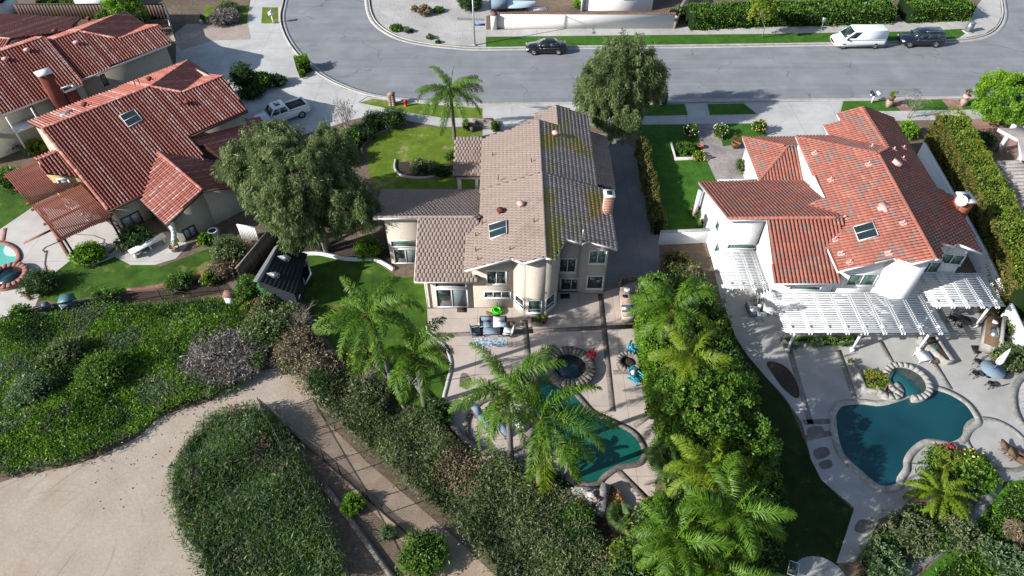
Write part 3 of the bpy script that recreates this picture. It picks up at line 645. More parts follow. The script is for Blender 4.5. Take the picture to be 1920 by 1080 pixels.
def skylight(H, P, quad, name='skylight'):
    p0, n = pnorm(P); c = [onplane(*q, p0, n) for q in quad]
    mb = MB(); up = n * .16
    for i in range(4): mb.bar(tuple(c[i] + up * .6), tuple(c[(i + 1) % 4] + up * .6), .03, .15, up=tuple(n))
    mb.bar(tuple((c[0] + c[3]) / 2 + up), tuple((c[1] + c[2]) / 2 + up), .035, .04, up=tuple(n))
    fo = mb.build(name, M['white'], H, world=True)
    MB().add([x + up * .85 for x in c], [(0, 1, 2, 3)]).build('pane', M['glass'], fo, world=True); return fo
def vent(H, P, px, kind=0, h=.35):
    p0, n = pnorm(P); c = onplane(*px, p0, n); up = np.array((0, 0, 1.))
    if kind == 0:
        MB().tube([c - up * .05, c + up * h], .045, 7).build('vent_pipe', M['brickdk'], H, world=True)
    elif kind == 1:
        o = MB(); d = -up + n * n[2]; d /= np.linalg.norm(d); e = np.cross(n, d)
        o.add([c + n * .07 + e * a + d * b for a, b in ((-.26, -.1), (-.08, -.26), (.22, -.2), (.27, .12), (.1, .27), (-.22, .2))], [tuple(range(6))])
        o.add([c + n * .02 + e * a + d * b for a, b in ((-.26, -.1), (-.08, -.26), (.22, -.2), (.27, .12), (.1, .27), (-.22, .2))], [tuple(range(5, -1, -1))])
        f = o.build('vent_flashing', M['mastic'], H, world=True)
        MB().tube([c, c + up * h], .05, 7).build('vent_pipe', M['mastic'], f, world=True)
    else:
        MB().lathe([(.17, 0), (.17, .2), (.3, .26), (.28, .36), (.05, .42)], tuple(c), 10).build('roof_vent', M['mastic' if kind == 2 else 'brickdk'], H, world=True)
# ================================================================ taupe house in the middle
B = thing('house', 'taupe tiled two storey house with dark ribbed mossy slope and brick chimney', 'house', (0, 42, 0))
zl = lambda x: 6.7 - .36 * (2.3 - x)
zr = lambda x: 6.7 - .325 * (x - 2.3)
L3 = lambda pts, f: [(x, y, f(x)) for x, y in pts]
BL = L3([(-3.35, 34.3), (0.0, 34.3), (.75, 33.55), (2.3, 33.55), (2.3, 43.1), (-2.5, 43.1), (-2.5, 39.1), (-3.4, 38.1)], zl)
BR = L3([(2.3, 33.55), (2.95, 33.6), (3.8, 35.9), (5.0, 35.9), (5.5, 36.35), (7.65, 36.2), (7.65, 43.1), (2.3, 43.1)], zr)
z2l = lambda x: 6.36 - .34 * (2.3 - x)
z2r = lambda x: 6.36 - .325 * (x - 2.3)
B2L = L3([(2.3, 43.0), (2.3, 51.0), (-2.55, 50.6), (-2.5, 43.0)], z2l)
B2R = L3([(2.3, 43.0), (6.85, 43.0), (6.85, 53.9), (3.95, 54.2), (3.95, 51.0), (2.3, 51.0)], z2r)
B3L = [(3.95, 50.2, 5.77), (3.95, 54.2, 5.77), (2.0, 53.9, 5.1), (2.0, 53.2, 5.1), (.75, 53.0, 4.68), (.75, 50.2, 4.68)]
BG = [(6.6, 45.6, 3.75), (8.7, 45.6, 3.0), (8.7, 53.4, 3.0), (6.6, 53.4, 3.75)]
zf = lambda y: 5.2 - .36 * (39.5 - y)
BF = [(-7.1, 34.45, zf(34.45)), (-2.55, 34.45, zf(34.45)), (-2.45, 39.5, 5.2), (-7.1, 39.5, 5.2)]
BE = [(-10.5, 39.42, 5.2), (-2.3, 39.42, 5.2), (-2.3, 45.2, 3.3), (-10.85, 45.2, 3.3)]
BN = [(-5.0, 47.5, 3.0), (-2.4, 47.5, 3.0), (-2.4, 51.4, 4.3), (-4.95, 51.4, 4.3)]
roofs(B, [BR, B2R], 'rib', M['deckBm'], M['tileBm'], nind=0)
roofs(B, [BL, B2L, B3L, BG, BF, BE, BN], 'flat', M['deckB'], M['tileB'],
      ridges=[((2.3, 33.5, 6.72), (2.3, 43.15, 6.72)), ((2.3, 43.2, 6.38), (2.3, 51.0, 6.38)), ((3.95, 51, 5.8), (3.95, 54.2, 5.8)), ((-10.5, 39.45, 5.22), (-2.6, 39.45, 5.22))], capk=.75)
walls(B, [(-9.8, 45, 3.1), (-9.8, 39.75, 4.95), (-6.75, 39.75, 4.95)], M['stuccoB'])
walls(B, [(-6.5, 39.6, 4.95), (-6.5, 34.95, 3.4), (-2.9, 34.95, 3.4)], M['stuccoB'])
BW = [(-2.9, 39, 4.67), (-2.9, 34.95, 4.67), (.1, 34.95, 5.74), (1.0, 33.95, 6.07), (2.4, 33.95, 6.5), (3.4, 35.0, 6.14), (3.45, 36.75, 6.1), (5.0, 36.75, 5.57), (5.4, 36.45, 5.42), (7.1, 36.45, 4.8), (7.1, 43.0, 4.8), (6.4, 43.05, 4.7), (6.4, 53.5, 4.7), (3.95, 53.6, 5.6), (.9, 53.4, 4.5), (.9, 50.4, 4.5), (-2.1, 50.4, 4.75), (-2.1, 43.2, 4.75), (-2.1, 39.5, 4.75)]
walls(B, BW, M['stuccoB'])
walls(B, [(6.5, 45.8, 3.0), (8.3, 45.8, 3.0), (8.3, 53.2, 3.0), (6.5, 53.2, 3.3)], M['stuccoB'])
fascia(B, [(BF[0], BF[1]), (BF[0], BF[3])], M['offwhite'], .16)
fascia(B, [((-10.5, 39.4, 5.2), (-7.15, 39.4, 5.2)), ((-10.52, 39.4, 5.2), (-10.85, 45.2, 3.3))], M['white'], .2)
fascia(B, [(BL[k], BL[k + 1]) for k in range(3)] + [(BR[k], BR[k + 1]) for k in range(5)], M['white'], .2)
fascia(B, [(BL[0], BL[7]), (BR[5], BR[6]), (B2L[2], B2L[3]), (BG[1], BG[2])], M['fascia'], .16)
fascia(B, [(BN[0], BN[1]), (BN[0], BN[3]), (BN[3], BN[2])], M['fascia'], .16)
MB().box(-4.75, 47.6, 0, -4.45, 47.9, 2.85).box(-4.75, 50.9, 0, -4.45, 51.2, 2.85).box(-3.2, 47.6, 0, -2.95, 47.9, 2.85).build('porch_post', M['white'], B, world=True)
MB().box(-4.8, 47.55, 2.55, -2.5, 47.75, 2.86).build('porch_beam', M['white'], B, world=True)
n0, n1 = (-6.5, 34.95), (-2.9, 34.95)
wpx(B, n0, n1, (814.4, 528.6), (875.5, 538.2), cols=1, sill=False)
wpx(B, n0, n1, (815.5, 541), (879, 575.5), cols=2, name='sliding_door', sill=False, screen='screen')
wpx(B, (-9.8, 39.75), (-6.7, 39.75), (731, 450), (784, 463), cols=1, sill=False, glass='glassg')
wpx(B, (-9.8, 39.75), (-6.7, 39.75), (736, 466), (787, 501), cols=2, name='sliding_door', sill=False, screen='screen')
m0, m1 = (-2.9, 34.95), (.1, 34.95)
wpx(B, m0, m1, (911.3, 506.3), (950.7, 532.2)); wpx(B, m0, m1, (907, 545.2), (958.5, 558.1), cols=3)
wpx(B, (.1, 34.95), (1.0, 33.95), (966.3, 549.3), (983.3, 581), cols=1, row=.3)
wpx(B, (1.0, 33.95), (2.4, 33.95), (990, 562.2), (1016, 586), cols=1, row=.27, glass='glassg')
wpx(B, (2.4, 33.95), (3.4, 35.0), (1022.4, 560.4), (1039, 569.6), cols=1, row=.3)
r0, r1 = (3.45, 36.75), (5.0, 36.75)
wpx(B, r0, (6, 36.75), (1048.5, 483.5), (1079, 510)); wpx(B, r0, r1, (1050.5, 521), (1090, 549.6), name='sliding_door', sill=False)
wpx(B, (5.4, 36.45), (7.1, 36.45), (1105, 468.5), (1135.5, 494), glass='glassg'); wpx(B, (5.4, 36.45), (7.1, 36.45), (1101, 516.3), (1129.5, 541), cols=1)
skylight(B, BL, [(917.8, 424), (950.4, 414.3), (951.4, 439.5), (919.8, 450.2)])
for px in [(934, 336), (904, 420), (892, 443), (892, 471), (896, 488), (956, 469), (1001, 417)]: vent(B, BL, px)
for px in [(924, 292), (996.5, 304)]: vent(B, B2L, px)
vent(B, BL, (976, 387), 2); vent(B, BL, (938, 399), 3); vent(B, B2R, (1041, 254), 2)
for px in [(1077, 284), (1097, 277)]: vent(B, B2R, px)
c = onplane(1092, 452, *pnorm(BR)); MB().tube([c, c + np.array((0, 0, 1.1))], .06, 8).build('flue_pipe', M['grey'], B, world=True)
ch = MB().box(6.95, 40.0, 3.5, 7.65, 40.75, 6.65).build('chimney', M['brick'], B, world=True)
mb = MB()
for z in np.arange(4.6, 6.6, .16): mb.box(6.94, 39.992, z, 7.66, 40.758, z + .018)
mb.build('mortar_course', M['offwhite'], ch, world=True)
MB().box(6.88, 39.93, 6.653, 7.72, 40.82, 6.78).build('chimney_cap', M['offwhite'], ch, world=True)
MB().box(7.1, 40.15, 6.782, 7.5, 40.6, 6.84).build('flue', M['black'], ch, world=True)
mb = MB()
for k in range(1): mb.tube([(-6.42, 34.85, 3.2), (-6.42, 34.85, .1)], .04, 6)
mb.build('downpipe', M['offwhite'], B, world=True)
# ================================================================ white house on the right
Cc = thing('house', 'white stucco house with mixed terracotta tile roof and white slatted pergolas', 'house', (27, 42, 0))
xr = lambda y: 28.55 + .047 * (y - 33.4)
cl = lambda x, y: 7 - .35 * (xr(y) - x)
crr = lambda x, y: 7 - .35 * (x - xr(y))
Q3 = lambda pts, f: [(x, y, f(x, y)) for x, y in pts]
CL = Q3([(22.9, 33.85), (26.4, 33.95), (27.2, 33.1), (28.53, 33.1), (29.1, 45.2), (24.45, 50.0), (24.3, 41.6), (23.05, 41.2)], cl)
CR = Q3([(28.53, 33.1), (29.2, 33.3), (30.0, 35.3), (31.2, 35.3), (31.7, 35.8), (33.7, 35.5), (34.65, 42.3), (33.5, 42.8), (33.75, 52.7), (30.6, 52.8), (30.55, 46.65), (29.1, 45.2)], crr)
CH = [(24.45, 50.0, 5.35), (29.1, 45.2, 7.0), (30.55, 46.65, 6.5), (27.4, 50.0, 5.35)]
CS = [(30.55, 46.5, 6.5), (30.6, 52.8, 6.5), (28.7, 52.7, 5.83), (28.7, 51.7, 5.83), (27.35, 51.6, 5.36), (27.35, 49.4, 5.36)]
CD1 = [(21.2, 53.3, 3.0), (24.1, 50.1, 4.2), (21.1, 46.8, 3.0)]
CD2 = [(21.1, 46.8, 3.0), (24.1, 50.1, 4.2), (25.2, 50.1, 4.2), (25.2, 46.8, 3.0)]
CD3 = [(21.2, 53.3, 3.0), (24.1, 50.1, 4.2), (27.6, 50.1, 4.2), (27.6, 53.3, 3.0)]
CE = [(16.0, 38.5, 5.8), (24.6, 38.6, 5.8), (24.9, 46.8, 3.0), (15.9, 46.6, 3.0)]
CF = [(18.7, 33.7, 4.0), (23.35, 33.7, 4.0), (24.6, 38.65, 5.8), (18.9, 38.65, 5.8)]
def tintC(n):
    t = RNG.random(n); k = 0
    while k < n: 
        L = int(RNG.integers(1, 4)); t[k:k + L] = t[k]; k += L
    return t
roofs(Cc, [CL, CR, CH, CS, CD1, CD2, CD3, CE, CF], 'low', M['deckT'], M['tileC'], tintf=tintC,
      ridges=[(CL[3], CL[4]), (CS[0], CS[1]), (CL[4], CL[5]), (CL[4], CS[0]), (CD1[0], CD1[1]), ((16.0, 38.55, 5.85), (24.2, 38.65, 5.85)), (CD1[2], CD1[1])])
CW = [(24.9, 50.0, 5.15), (24.9, 41.6, 5.35), (23.4, 41.3, 4.95), (23.3, 34.4, 4.98), (26.4, 34.4, 6.05), (27.3, 33.45, 6.38), (28.6, 33.45, 6.8), (29.6, 35.2, 6.45), (29.7, 36.0, 6.4), (31.3, 36.0, 5.85), (31.8, 36.3, 5.65), (33.2, 36.1, 5.15), (33.25, 52.3, 5.2), (30.6, 52.3, 6.2), (28.9, 52.3, 5.7), (27.7, 51.3, 5.25), (27.7, 49.9, 5.1), (24.9, 50.0, 5.15)]
walls(Cc, CW, M['stuccoC'])
walls(Cc, [(16.35, 46.3, 2.9), (16.35, 38.75, 5.55), (18.95, 38.75, 5.55)], M['stuccoC'])
walls(Cc, [(18.95, 38.6, 5.55), (19.0, 34.2, 4.02), (23.28, 34.2, 4.02)], M['stuccoC'])
walls(Cc, [(21.6, 52.9, 2.95), (21.6, 47.2, 2.95)], M['stuccoC'])
fascia(Cc, [(CL[k], CL[k + 1]) for k in (0, 1, 2)] + [(CR[k], CR[k + 1]) for k in range(5)] + [(CL[4 + 1], CL[6]), (CL[6], CL[7]), (CL[7], CL[0]), (CS[2], CS[3]), (CS[4], CS[5]), (CD1[0], CD1[2]), (CE[0], CE[3]), (CE[0], (18.85, 38.53, 5.8)), (CF[0], CF[3]), (CF[0], CF[1])], M['white'], .18)
wpx(Cc, (16.35, 38.75), (18.95, 38.75), (1364.6, 456), (1419, 466.5), cols=1, glass='glassg', sill=False)
wpx(Cc, (19.0, 34.2), (23.28, 34.2), (1481, 534.5), (1538, 543.5), cols=1, glass='glassg', sill=False)
wpx(Cc, (23.3, 34.4), (26.4, 34.4), (1594, 513), (1637, 535), glass='glassg')
wpx(Cc, (29.7, 36.0), (31.3, 36.0), (1728, 490), (1756, 511), glass='glassg')
wpx(Cc, (31.8, 36.3), (33.2, 36.1), (1769, 474), (1800, 497), glass='glassg')
window(Cc, (16.35, 46.3), (16.35, 38.75), 5.0, 5.9, 2.6, 3.6, cols=1, glass='glassg')
window(Cc, (16.35, 46.3), (16.35, 38.75), 6.2, 7.3, .9, 2.3, cols=1, glass='glassg')
skylight(Cc, CL, [(1600, 428), (1636, 418), (1647, 444), (1610, 454)])
for px in [(1527, 288), (1557, 338), (1582, 410), (1570, 424), (1565, 450), (1577, 477), (1593, 493), (1666, 476), (1693, 419), (1628, 309)]: vent(Cc, CL, px, 1)
vent(Cc, CH, (1634, 276), 1)
for px in [(1676, 281), (1694, 278), (1693, 298)]: vent(Cc, CR, px, 1, .3)
p0, n = pnorm(CR); c = onplane(1672, 304, p0, n)
MB().bar(tuple(c + n * .15), tuple(c + n * .15 + np.array((.55, -.35, -.2))), .5, .35, up=tuple(n)).build('roof_hatch', M['mastic'], Cc, world=True)
p0, n = pnorm(CL); mb = MB(); d = -np.array((0, 0, 1.)) + n * n[2]; d /= np.linalg.norm(d); e = np.cross(n, d)
c = onplane(1656, 388, p0, n); q_ = [(-.75, -.3), (-.3, -.35), (-.1, -.55), (.35, -.5), (.4, -.2), (.85, -.15), (.8, .15), (.45, .2), (.4, .55), (.05, .6), (-.05, .3), (-.4, .35), (-.45, .05)]
mb.add([c + n * z_ + e * a * .75 + d * b * .75 for z_ in (.12, .0) for a, b in q_], [tuple(range(13))[::-1]] + [(i, (i + 1) % 13, 13 + (i + 1) % 13, 13 + i) for i in range(13)])
mb.build('mastic_patch', M['mastic'], Cc, world=True)
ch = MB().box(34.15, 40.2, 3.5, 35.0, 41.3, 5.95).build('chimney', M['brick'], Cc, world=True)
MB().box(34.05, 40.1, 5.953, 35.1, 41.4, 6.12).build('chimney_cap', M['offwhite'], ch, world=True)
MB().box(34.35, 40.5, 6.122, 34.8, 41.0, 6.2).build('flue', M['black'], ch, world=True)
di = thing('satellite_dish', 'white satellite dish fixed beside the white house brick chimney', 'satellite dish', (33.95, 40.3, 5.6))
v = []; f = []; ax = Vector((-.35, -.62, .70)).normalized(); a1 = ax.cross(Vector((0, 0, 1))).normalized(); a2 = ax.cross(a1)
for i, rr in enumerate((.02, .22, .42)):
    for k in range(16): t = 2 * math.pi * k / 16; v.append(tuple(Vector((0, 0, .5)) + (a1 * math.cos(t) + a2 * math.sin(t)) * rr + ax * (rr * rr * .5)))
f = [(i * 16 + k, i * 16 + (k + 1) % 16, (i + 1) * 16 + (k + 1) % 16, (i + 1) * 16 + k) for i in range(2) for k in range(16)]
MB().add(v, f).build('reflector', M['white'], di)
MB().tube([(0, 0, -.7), (0, 0, .1), (.02, .05, .5)], .035, 6).build('mast', M['grey'], di)
MB().tube([tuple(Vector((0, 0, .5)) - a2 * .38), tuple(Vector((0, 0, .45)) + ax * .45)], .02, 5).build('feed_arm', M['black'], di)
# ================================================================ red barrel-tiled houses on the left
OA = (-33.1, 43.2); ca, sa = math.cos(R(46)), math.sin(R(46))
def LA(a, b, z=0): return (OA[0] + a * ca - b * sa, OA[1] + a * sa + b * ca, z)
def LP(pts): return [LA(*p) for p in pts]
A = thing('house', 'red barrel tiled single storey house with front gable by the wooden pergola', 'house', LA(6, 6))
g = lambda b: 6 - .33 * (9.86 - b)
AN = LP([(0, 0, g(0)), (9.0, 0, g(0)), (9.35, 3.3, g(3.3)), (15.2, 3.3, g(3.3)), (15.8, 7.9, g(7.9)), (11.6, 7.9, g(7.9)), (9.7, 9.86, 6), (0, 9.86, 6)])
AB = LP([(0, 9.86, 6), (9.7, 9.86, 6), (16, 16, 3.95), (0, 16, 3.95)])
AH = LP([(9.7, 9.86, 6), (11.6, 7.9, 5.36), (16, 12.3, 3.92), (16, 16.1, 3.92)])
A2R = LP([(11.6, 7.9, 5.36), (15.8, 7.9, 5.36), (15.8, 12.1, 3.96)])
AC1 = LP([(6.2, 3.1, 3.8), (6.2, -4.6, 3.8), (2.5, -4.9, 2.58), (2.5, -.6, 2.58)])
AC2 = LP([(6.2, 3.1, 3.8), (9.0, .4, 2.9), (9.75, .2, 2.6), (9.75, -4.9, 2.58), (6.2, -4.6, 3.8)])
AS1 = LP([(-1.65, 8.2, 4.5), (0, 8.2, 4.5), (0, 5.2, 3.5), (-.25, 5.4, 3.56), (-1.98, 6.8, 4.03)])
AS2 = LP([(-1.65, 8.2, 4.5), (0, 8.2, 4.5), (0, 9.3, 4.13), (-1.8, 9.3, 4.13)])
AG = LP([(9.6, 3.9, 3.2), (16.6, 4.6, 1.9), (15.6, .2, 2.1), (9.8, -.6, 3.1)])
roofs(A, [AN, AB, AH, A2R, AC1, AC2, AS1, AS2, AG], 'barrel', M['deckA'], M['tileA'],
      ridges=[(LA(0, 9.86, 6.03), LA(9.7, 9.86, 6.03)), (LA(11.6, 7.9, 5.4), LA(15.8, 7.9, 5.4)), (LA(6.2, 3, 3.84), LA(6.2, -4.6, 3.84)), (LA(9.7, 9.86, 6), LA(16, 16, 3.95)), (LA(-1.65, 8.2, 4.52), LA(0, 8.2, 4.52)), (LA(0, 9.86, 6), LA(0, 0, 2.76)), (LA(9.7, 9.86, 6), LA(11.6, 7.9, 5.4))])
AW = [(.35, 15.6, 3.85), (.35, 9.86, 5.8), (.35, .4, 2.72), (3.0, .4, 2.72)]
walls(A, LP(AW), M['stuccoA'])
walls(A, LP([(3.0, .4, 2.5), (3.0, -4.5, 2.5), (6.2, -4.5, 3.55), (9.2, -4.5, 2.5), (9.2, 3.7, 2.7), (9.5, 3.8, 3.7), (14.9, 3.8, 3.7), (15.4, 7.9, 5.1), (15.6, 15.6, 3.8), (.35, 15.6, 3.8)]), M['stuccoA'])
walls(A, LP([(-1.7, 8.9, 4.0), (-1.7, 7.0, 3.95), (-.2, 5.75, 3.5), (.3, 5.6, 3.5)]), M['stuccoT'])
fascia(A, [(AN[0], AN[1]), (AN[1], AN[2]), (AN[2], AN[3]), (AN[3], AN[4]), (AN[0], AN[7]), (AC1[1], AC1[2]), (AC1[2], AC1[3]), (AC2[3], AC2[4]), (AC2[2], AC2[3]), (AB[2], AB[3]), (AG[1], AG[2]), (AG[2], AG[3])], M['fascia'], .2)
wpx(A, LA(.35, .4), LA(3.0, .4), (224, 411), (271, 417), frame='darkwood', glass='glassw')
wpx(A, LA(3.0, -4.5), LA(9.2, -4.5), (340, 432), (374, 444), frame='darkwood', glass='glassw')
wpx(A, LA(-1.7, 7.0), LA(-.2, 5.75), (104, 335), (139, 352), cols=1, glass='glassw', fw=.14)
bt = MB(); pts = [(2.9 - .9 * (t ** 2.2), -4.75, 2.55 * (1 - t)) for t in np.linspace(0, 1, 8)]
pts2 = [LA(*p) for p in pts]
for a, b in zip(pts2[:-1], pts2[1:]): bt.bar(a, b, .35, .3)
bt.build('buttress', M['offwhite'], A, world=True)
skylight(A, AN, [(225, 219), (252, 207), (268, 226), (242, 240)])
vent(A, AN, (337, 197), 0); vent(A, AN, (352, 196), 3); vent(A, AB, (160, 200), 3); vent(A, AB, (262, 158), 0, .5); vent(A, AB, (254, 160), 0, .5); vent(A, AB, (281, 152), 3)
c = onplane(126, 214, *pnorm(AB)); MB().bar(tuple(c + np.array((-.4, -.4, .12))), tuple(c + np.array((.4, .4, .12))), .45, .12).build('roof_vent', M['grey'], A, world=True)
A2 = thing('house', 'red barrel tiled two storey house with tall dark brick chimney at left', 'house', LA(8, 24))
h1 = lambda b: 6.55 - .34 * (25.6 - b); h2 = lambda b: 6.15 - .34 * (25.3 - b)
P1 = LP([(-6, 18.6, h1(18.6)), (6.3, 18.7, h1(18.7)), (6.4, 25.6, 6.55), (-6, 25.6, 6.55)])
P1b = LP([(-6, 25.6, 6.55), (6.4, 25.6, 6.55), (6.4, 31.5, 4.5), (-6, 31.5, 4.5)])
P2 = LP([(6.3, 19.6, h2(19.6)), (16.2, 20.0, h2(20.0)), (16.7, 22.7, h2(22.7)), (12.2, 22.7, h2(22.7)), (9.6, 25.3, 6.15), (6.3, 25.3, 6.15)])
P2b = LP([(6.3, 25.3, 6.15), (9.6, 25.3, 6.15), (15.5, 31.2, 4.15), (6.3, 31.2, 4.15)])
P2h = LP([(9.6, 25.3, 6.15), (12.2, 22.7, 5.27), (16.6, 27.1, 3.8), (16.6, 31.8, 3.8), (15.5, 31.2, 4.15)])
P2r = LP([(12.2, 22.7, 5.27), (16.7, 22.7, 5.27), (16.7, 27.2, 3.75)])
roofs(A2, [P1, P1b, P2, P2b, P2h, P2r], 'barrel', M['deckA'], M['tileA'],
      ridges=[(LA(-6, 25.6, 6.58), LA(6.4, 25.6, 6.58)), (LA(6.4, 25.3, 6.18), LA(9.6, 25.3, 6.18)), (LA(12.2, 22.7, 5.3), LA(16.7, 22.7, 5.3)), (LA(9.6, 25.3, 6.15), LA(15.5, 31.2, 4.15)), (LA(9.6, 25.3, 6.15), LA(12.2, 22.7, 5.3)), (LA(6.4, 25.6, 6.5), LA(6.3, 18.7, 4.2))])
walls(A2, LP([(-5.6, 31, 4.4), (-5.6, 19.2, 4.2), (6.3, 19.2, 4.2), (6.4, 20.2, 4.1), (15.8, 20.6, 4.1), (16.2, 27, 3.8), (16.2, 31, 3.8)]), M['stuccoA'])
fascia(A2, [(P1[0], P1[1]), (P2[0], P2[1]), (P2[1], P2[2])], M['offwhite'], .22)
wpx(A2, LA(-5.6, 19.2), LA(6.3, 19.2), (54, 198), (70, 215), frame='darkwood')
wpx(A2, LA(6.4, 20.2), LA(15.8, 20.6), (186, 141), (204, 157), frame='darkwood', glass='glassw')
wpx(A2, LA(-5.6, 19.2), LA(6.3, 19.2), (136, 168), (153, 186), frame='oldwood')
mb = MB(); mb.prism([LA(*p)[:2] for p in ((3.0, 17.7), (4.1, 17.7), (4.1, 18.6), (3.0, 18.6))], 0, 6.6); 
ch = mb.build('chimney', M['brickdk'], A2, world=True)
MB().prism([LA(*p)[:2] for p in ((2.9, 17.6), (4.2, 17.6), (4.2, 18.7), (2.9, 18.7))], 6.603, 6.75).build('chimney_cap', M['offwhite'], ch, world=True)
ch = MB().prism([LA(*p)[:2] for p in ((4.3, 17.7), (5.3, 17.7), (5.3, 18.5), (4.3, 18.5))], 0, 4.4).build('chimney_shoulder', M['brickdk'], A2, world=True)
mb = MB()
q = [LA(*p, 4.5) for p in ((4.3, 17.7), (5.3, 17.7), (5.3, 18.5), (4.3, 18.5))]
for i in range(4): mb.bar(q[i], q[(i + 1) % 4], .16, .16)
mb.build('chimney_cap', M['offwhite'], ch, world=True)
for px in [(12, 115), (53, 98), (145, 84)]: vent(A2, P2 if px[0] > 100 else P1, px, 2)
vent(A2, P2, (205, 93), 0); vent(A2, P1b, (105, 62), 3); vent(A2, P2b, (168, 38), 3)
MB().prism([LA(*p)[:2] for p in ((-1.2, 17.6), (1.2, 17.6), (1.2, 19.1), (-1.2, 19.1))], 2.5, 2.7).build('balcony', M['offwhite'], A2, world=True)
mb = MB()
for a in (-1.1, 1.1): mb.tube([LA(a, 17.7, 0), LA(a, 17.7, 4.2)], .09, 6)
mb.build('balcony_post', M['offwhite'], A2, world=True)
A3 = thing('house', 'dark red tiled house in shade at the upper left corner', 'house', (-66, 84, 0))
f3 = lambda px, py, z: at(px, py, z)
P3 = [f3(-120, 62, 4.6), f3(28, 66, 4.6), f3(150, 30, 3.9), f3(140, 24, 3.5), f3(-120, 18, 3.5)]
P3 = [at(-150, 60, 5.5), at(20, 72, 5.5), at(128, 62, 4.2), at(150, 31, 3.2), at(-150, 22, 3.2)]
def fitplane(P):
    P = np.array(P); c = P.mean(0); u, s, vt = np.linalg.svd(P - c); n = vt[2]
    return [tuple(np.array((p[0], p[1], c[2] - (n[0] * (p[0] - c[0]) + n[1] * (p[1] - c[1])) / n[2]))) for p in P]
P3 = fitplane(P3)
P3n = [P3[0], P3[1], (P3[1][0] - 1, P3[1][1] - 6, P3[1][2] - 2), (P3[0][0], P3[0][1] - 6, P3[0][2] - 2)]
roofs(A3, [P3, P3n], 'barrel', M['deckA'], M['tileA'], nind=60, ridges=[(P3[0], P3[1])])
walls(A3, [(P3[1][0] - 1, P3[1][1] - 5.5, 3.0), (P3[2][0] - 1, P3[2][1], 3.0), (P3[3][0] - .6, P3[3][1] - .6, 2.7), (P3[4][0], P3[4][1] - .6, 2.7)], M['stuccoA'])
# far blue-white house behind the block wall and the houses at the edges
D1 = thing('house', 'pale blue grey house wall behind the long block wall', 'house', (10.5, 92, 0))
x0, y0, _ = at(1092, 20); x1 = at(1222, 20)[0]
walls(D1, [(x0, 100, 4), (x0, y0, 4.5), (x1, y0, 4.5), (x1, 100, 4)], M['stuccoC'])
window(D1, (x0, y0), (x1, y0), 5.0, 6.4, 1.5, 2.8)
MB().box(x0 - .5, y0 - .7, 4.5, x1 + .5, 101, 4.75).build('roof', M['slate'], D1, world=True)
MB().prism([(x0 - .25, y0 - .25), (x0 + .1, y0 - .25), (x0 + .1, y0 + .1), (x0 - .25, y0 + .1)], 0, 4.4).build('corner_post', M['white'], D1, world=True)
D2 = thing('house', 'grey tiled roof corner with white fascia at the right edge', 'house', (42.5, 50, 0))
Pd = [at(1872, 241, 3.2), at(1945, 239, 3.2), at(1960, 300, 3.2), at(1916, 298, 3.2), at(1910, 262, 3.2)]
mb = MB(); mb.add([p for p in Pd] + [(p[0], p[1], p[2] - .2) for p in Pd], [(0, 1, 2, 3, 4), (9, 8, 7, 6, 5)] + [(i, 5 + i, 5 + (i + 1) % 5, (i + 1) % 5) for i in range(5)])
mb.build('roof', M['paver'], D2, world=True)
fascia(D2, [(Pd[0], Pd[4]), (Pd[4], Pd[3]), (Pd[0], Pd[1])], M['white'], .3)
for px in ((1872, 262), (1903, 290)):
    p = at(px[0], px[1] + 22, 0); MB().box(p[0] - .18, p[1] - .18, 0, p[0] + .18, p[1] + .18, 3.0).build('column', M['white'], D2, world=True)
p = at(1960, 285); walls(D2, [(p[0] - 1.2, p[1] + 4, 3.0), (p[0] - 1.2, p[1], 3.0), (p[0] + 3, p[1], 3.0)], M['stuccoC'])
Pe = [at(1858, 302, 2.6), at(1990, 296, 2.6), at(2010, 400, 2.6), at(1912, 396, 2.6)]
D3 = thing('shed', 'low grey plank roof of a shed at the right edge', 'shed', (43, 44, 0))
u = np.array(Pe); mb = None
for k in range(14):
    a, b = k / 14, (k + .93) / 14
    v = [u[0] + (u[3] - u[0]) * a, u[1] + (u[2] - u[1]) * a, u[1] + (u[2] - u[1]) * b, u[0] + (u[3] - u[0]) * b]
    v += [x - np.array((0, 0, .08)) for x in v]
    MB().add(v, [(0, 1, 2, 3), (7, 6, 5, 4), (0, 4, 5, 1), (1, 5, 6, 2), (2, 6, 7, 3), (3, 7, 4, 0)]).build('roof_board', M['paver'], D3, world=True)
c = u.mean(0); walls(D3, [tuple(u[0] + (c - u[0]) * .1)[:2] + (2.5,), tuple(u[3] + (c - u[3]) * .1)[:2] + (2.5,), tuple(u[2])[:2] + (2.5,)], M['stuccoC'])
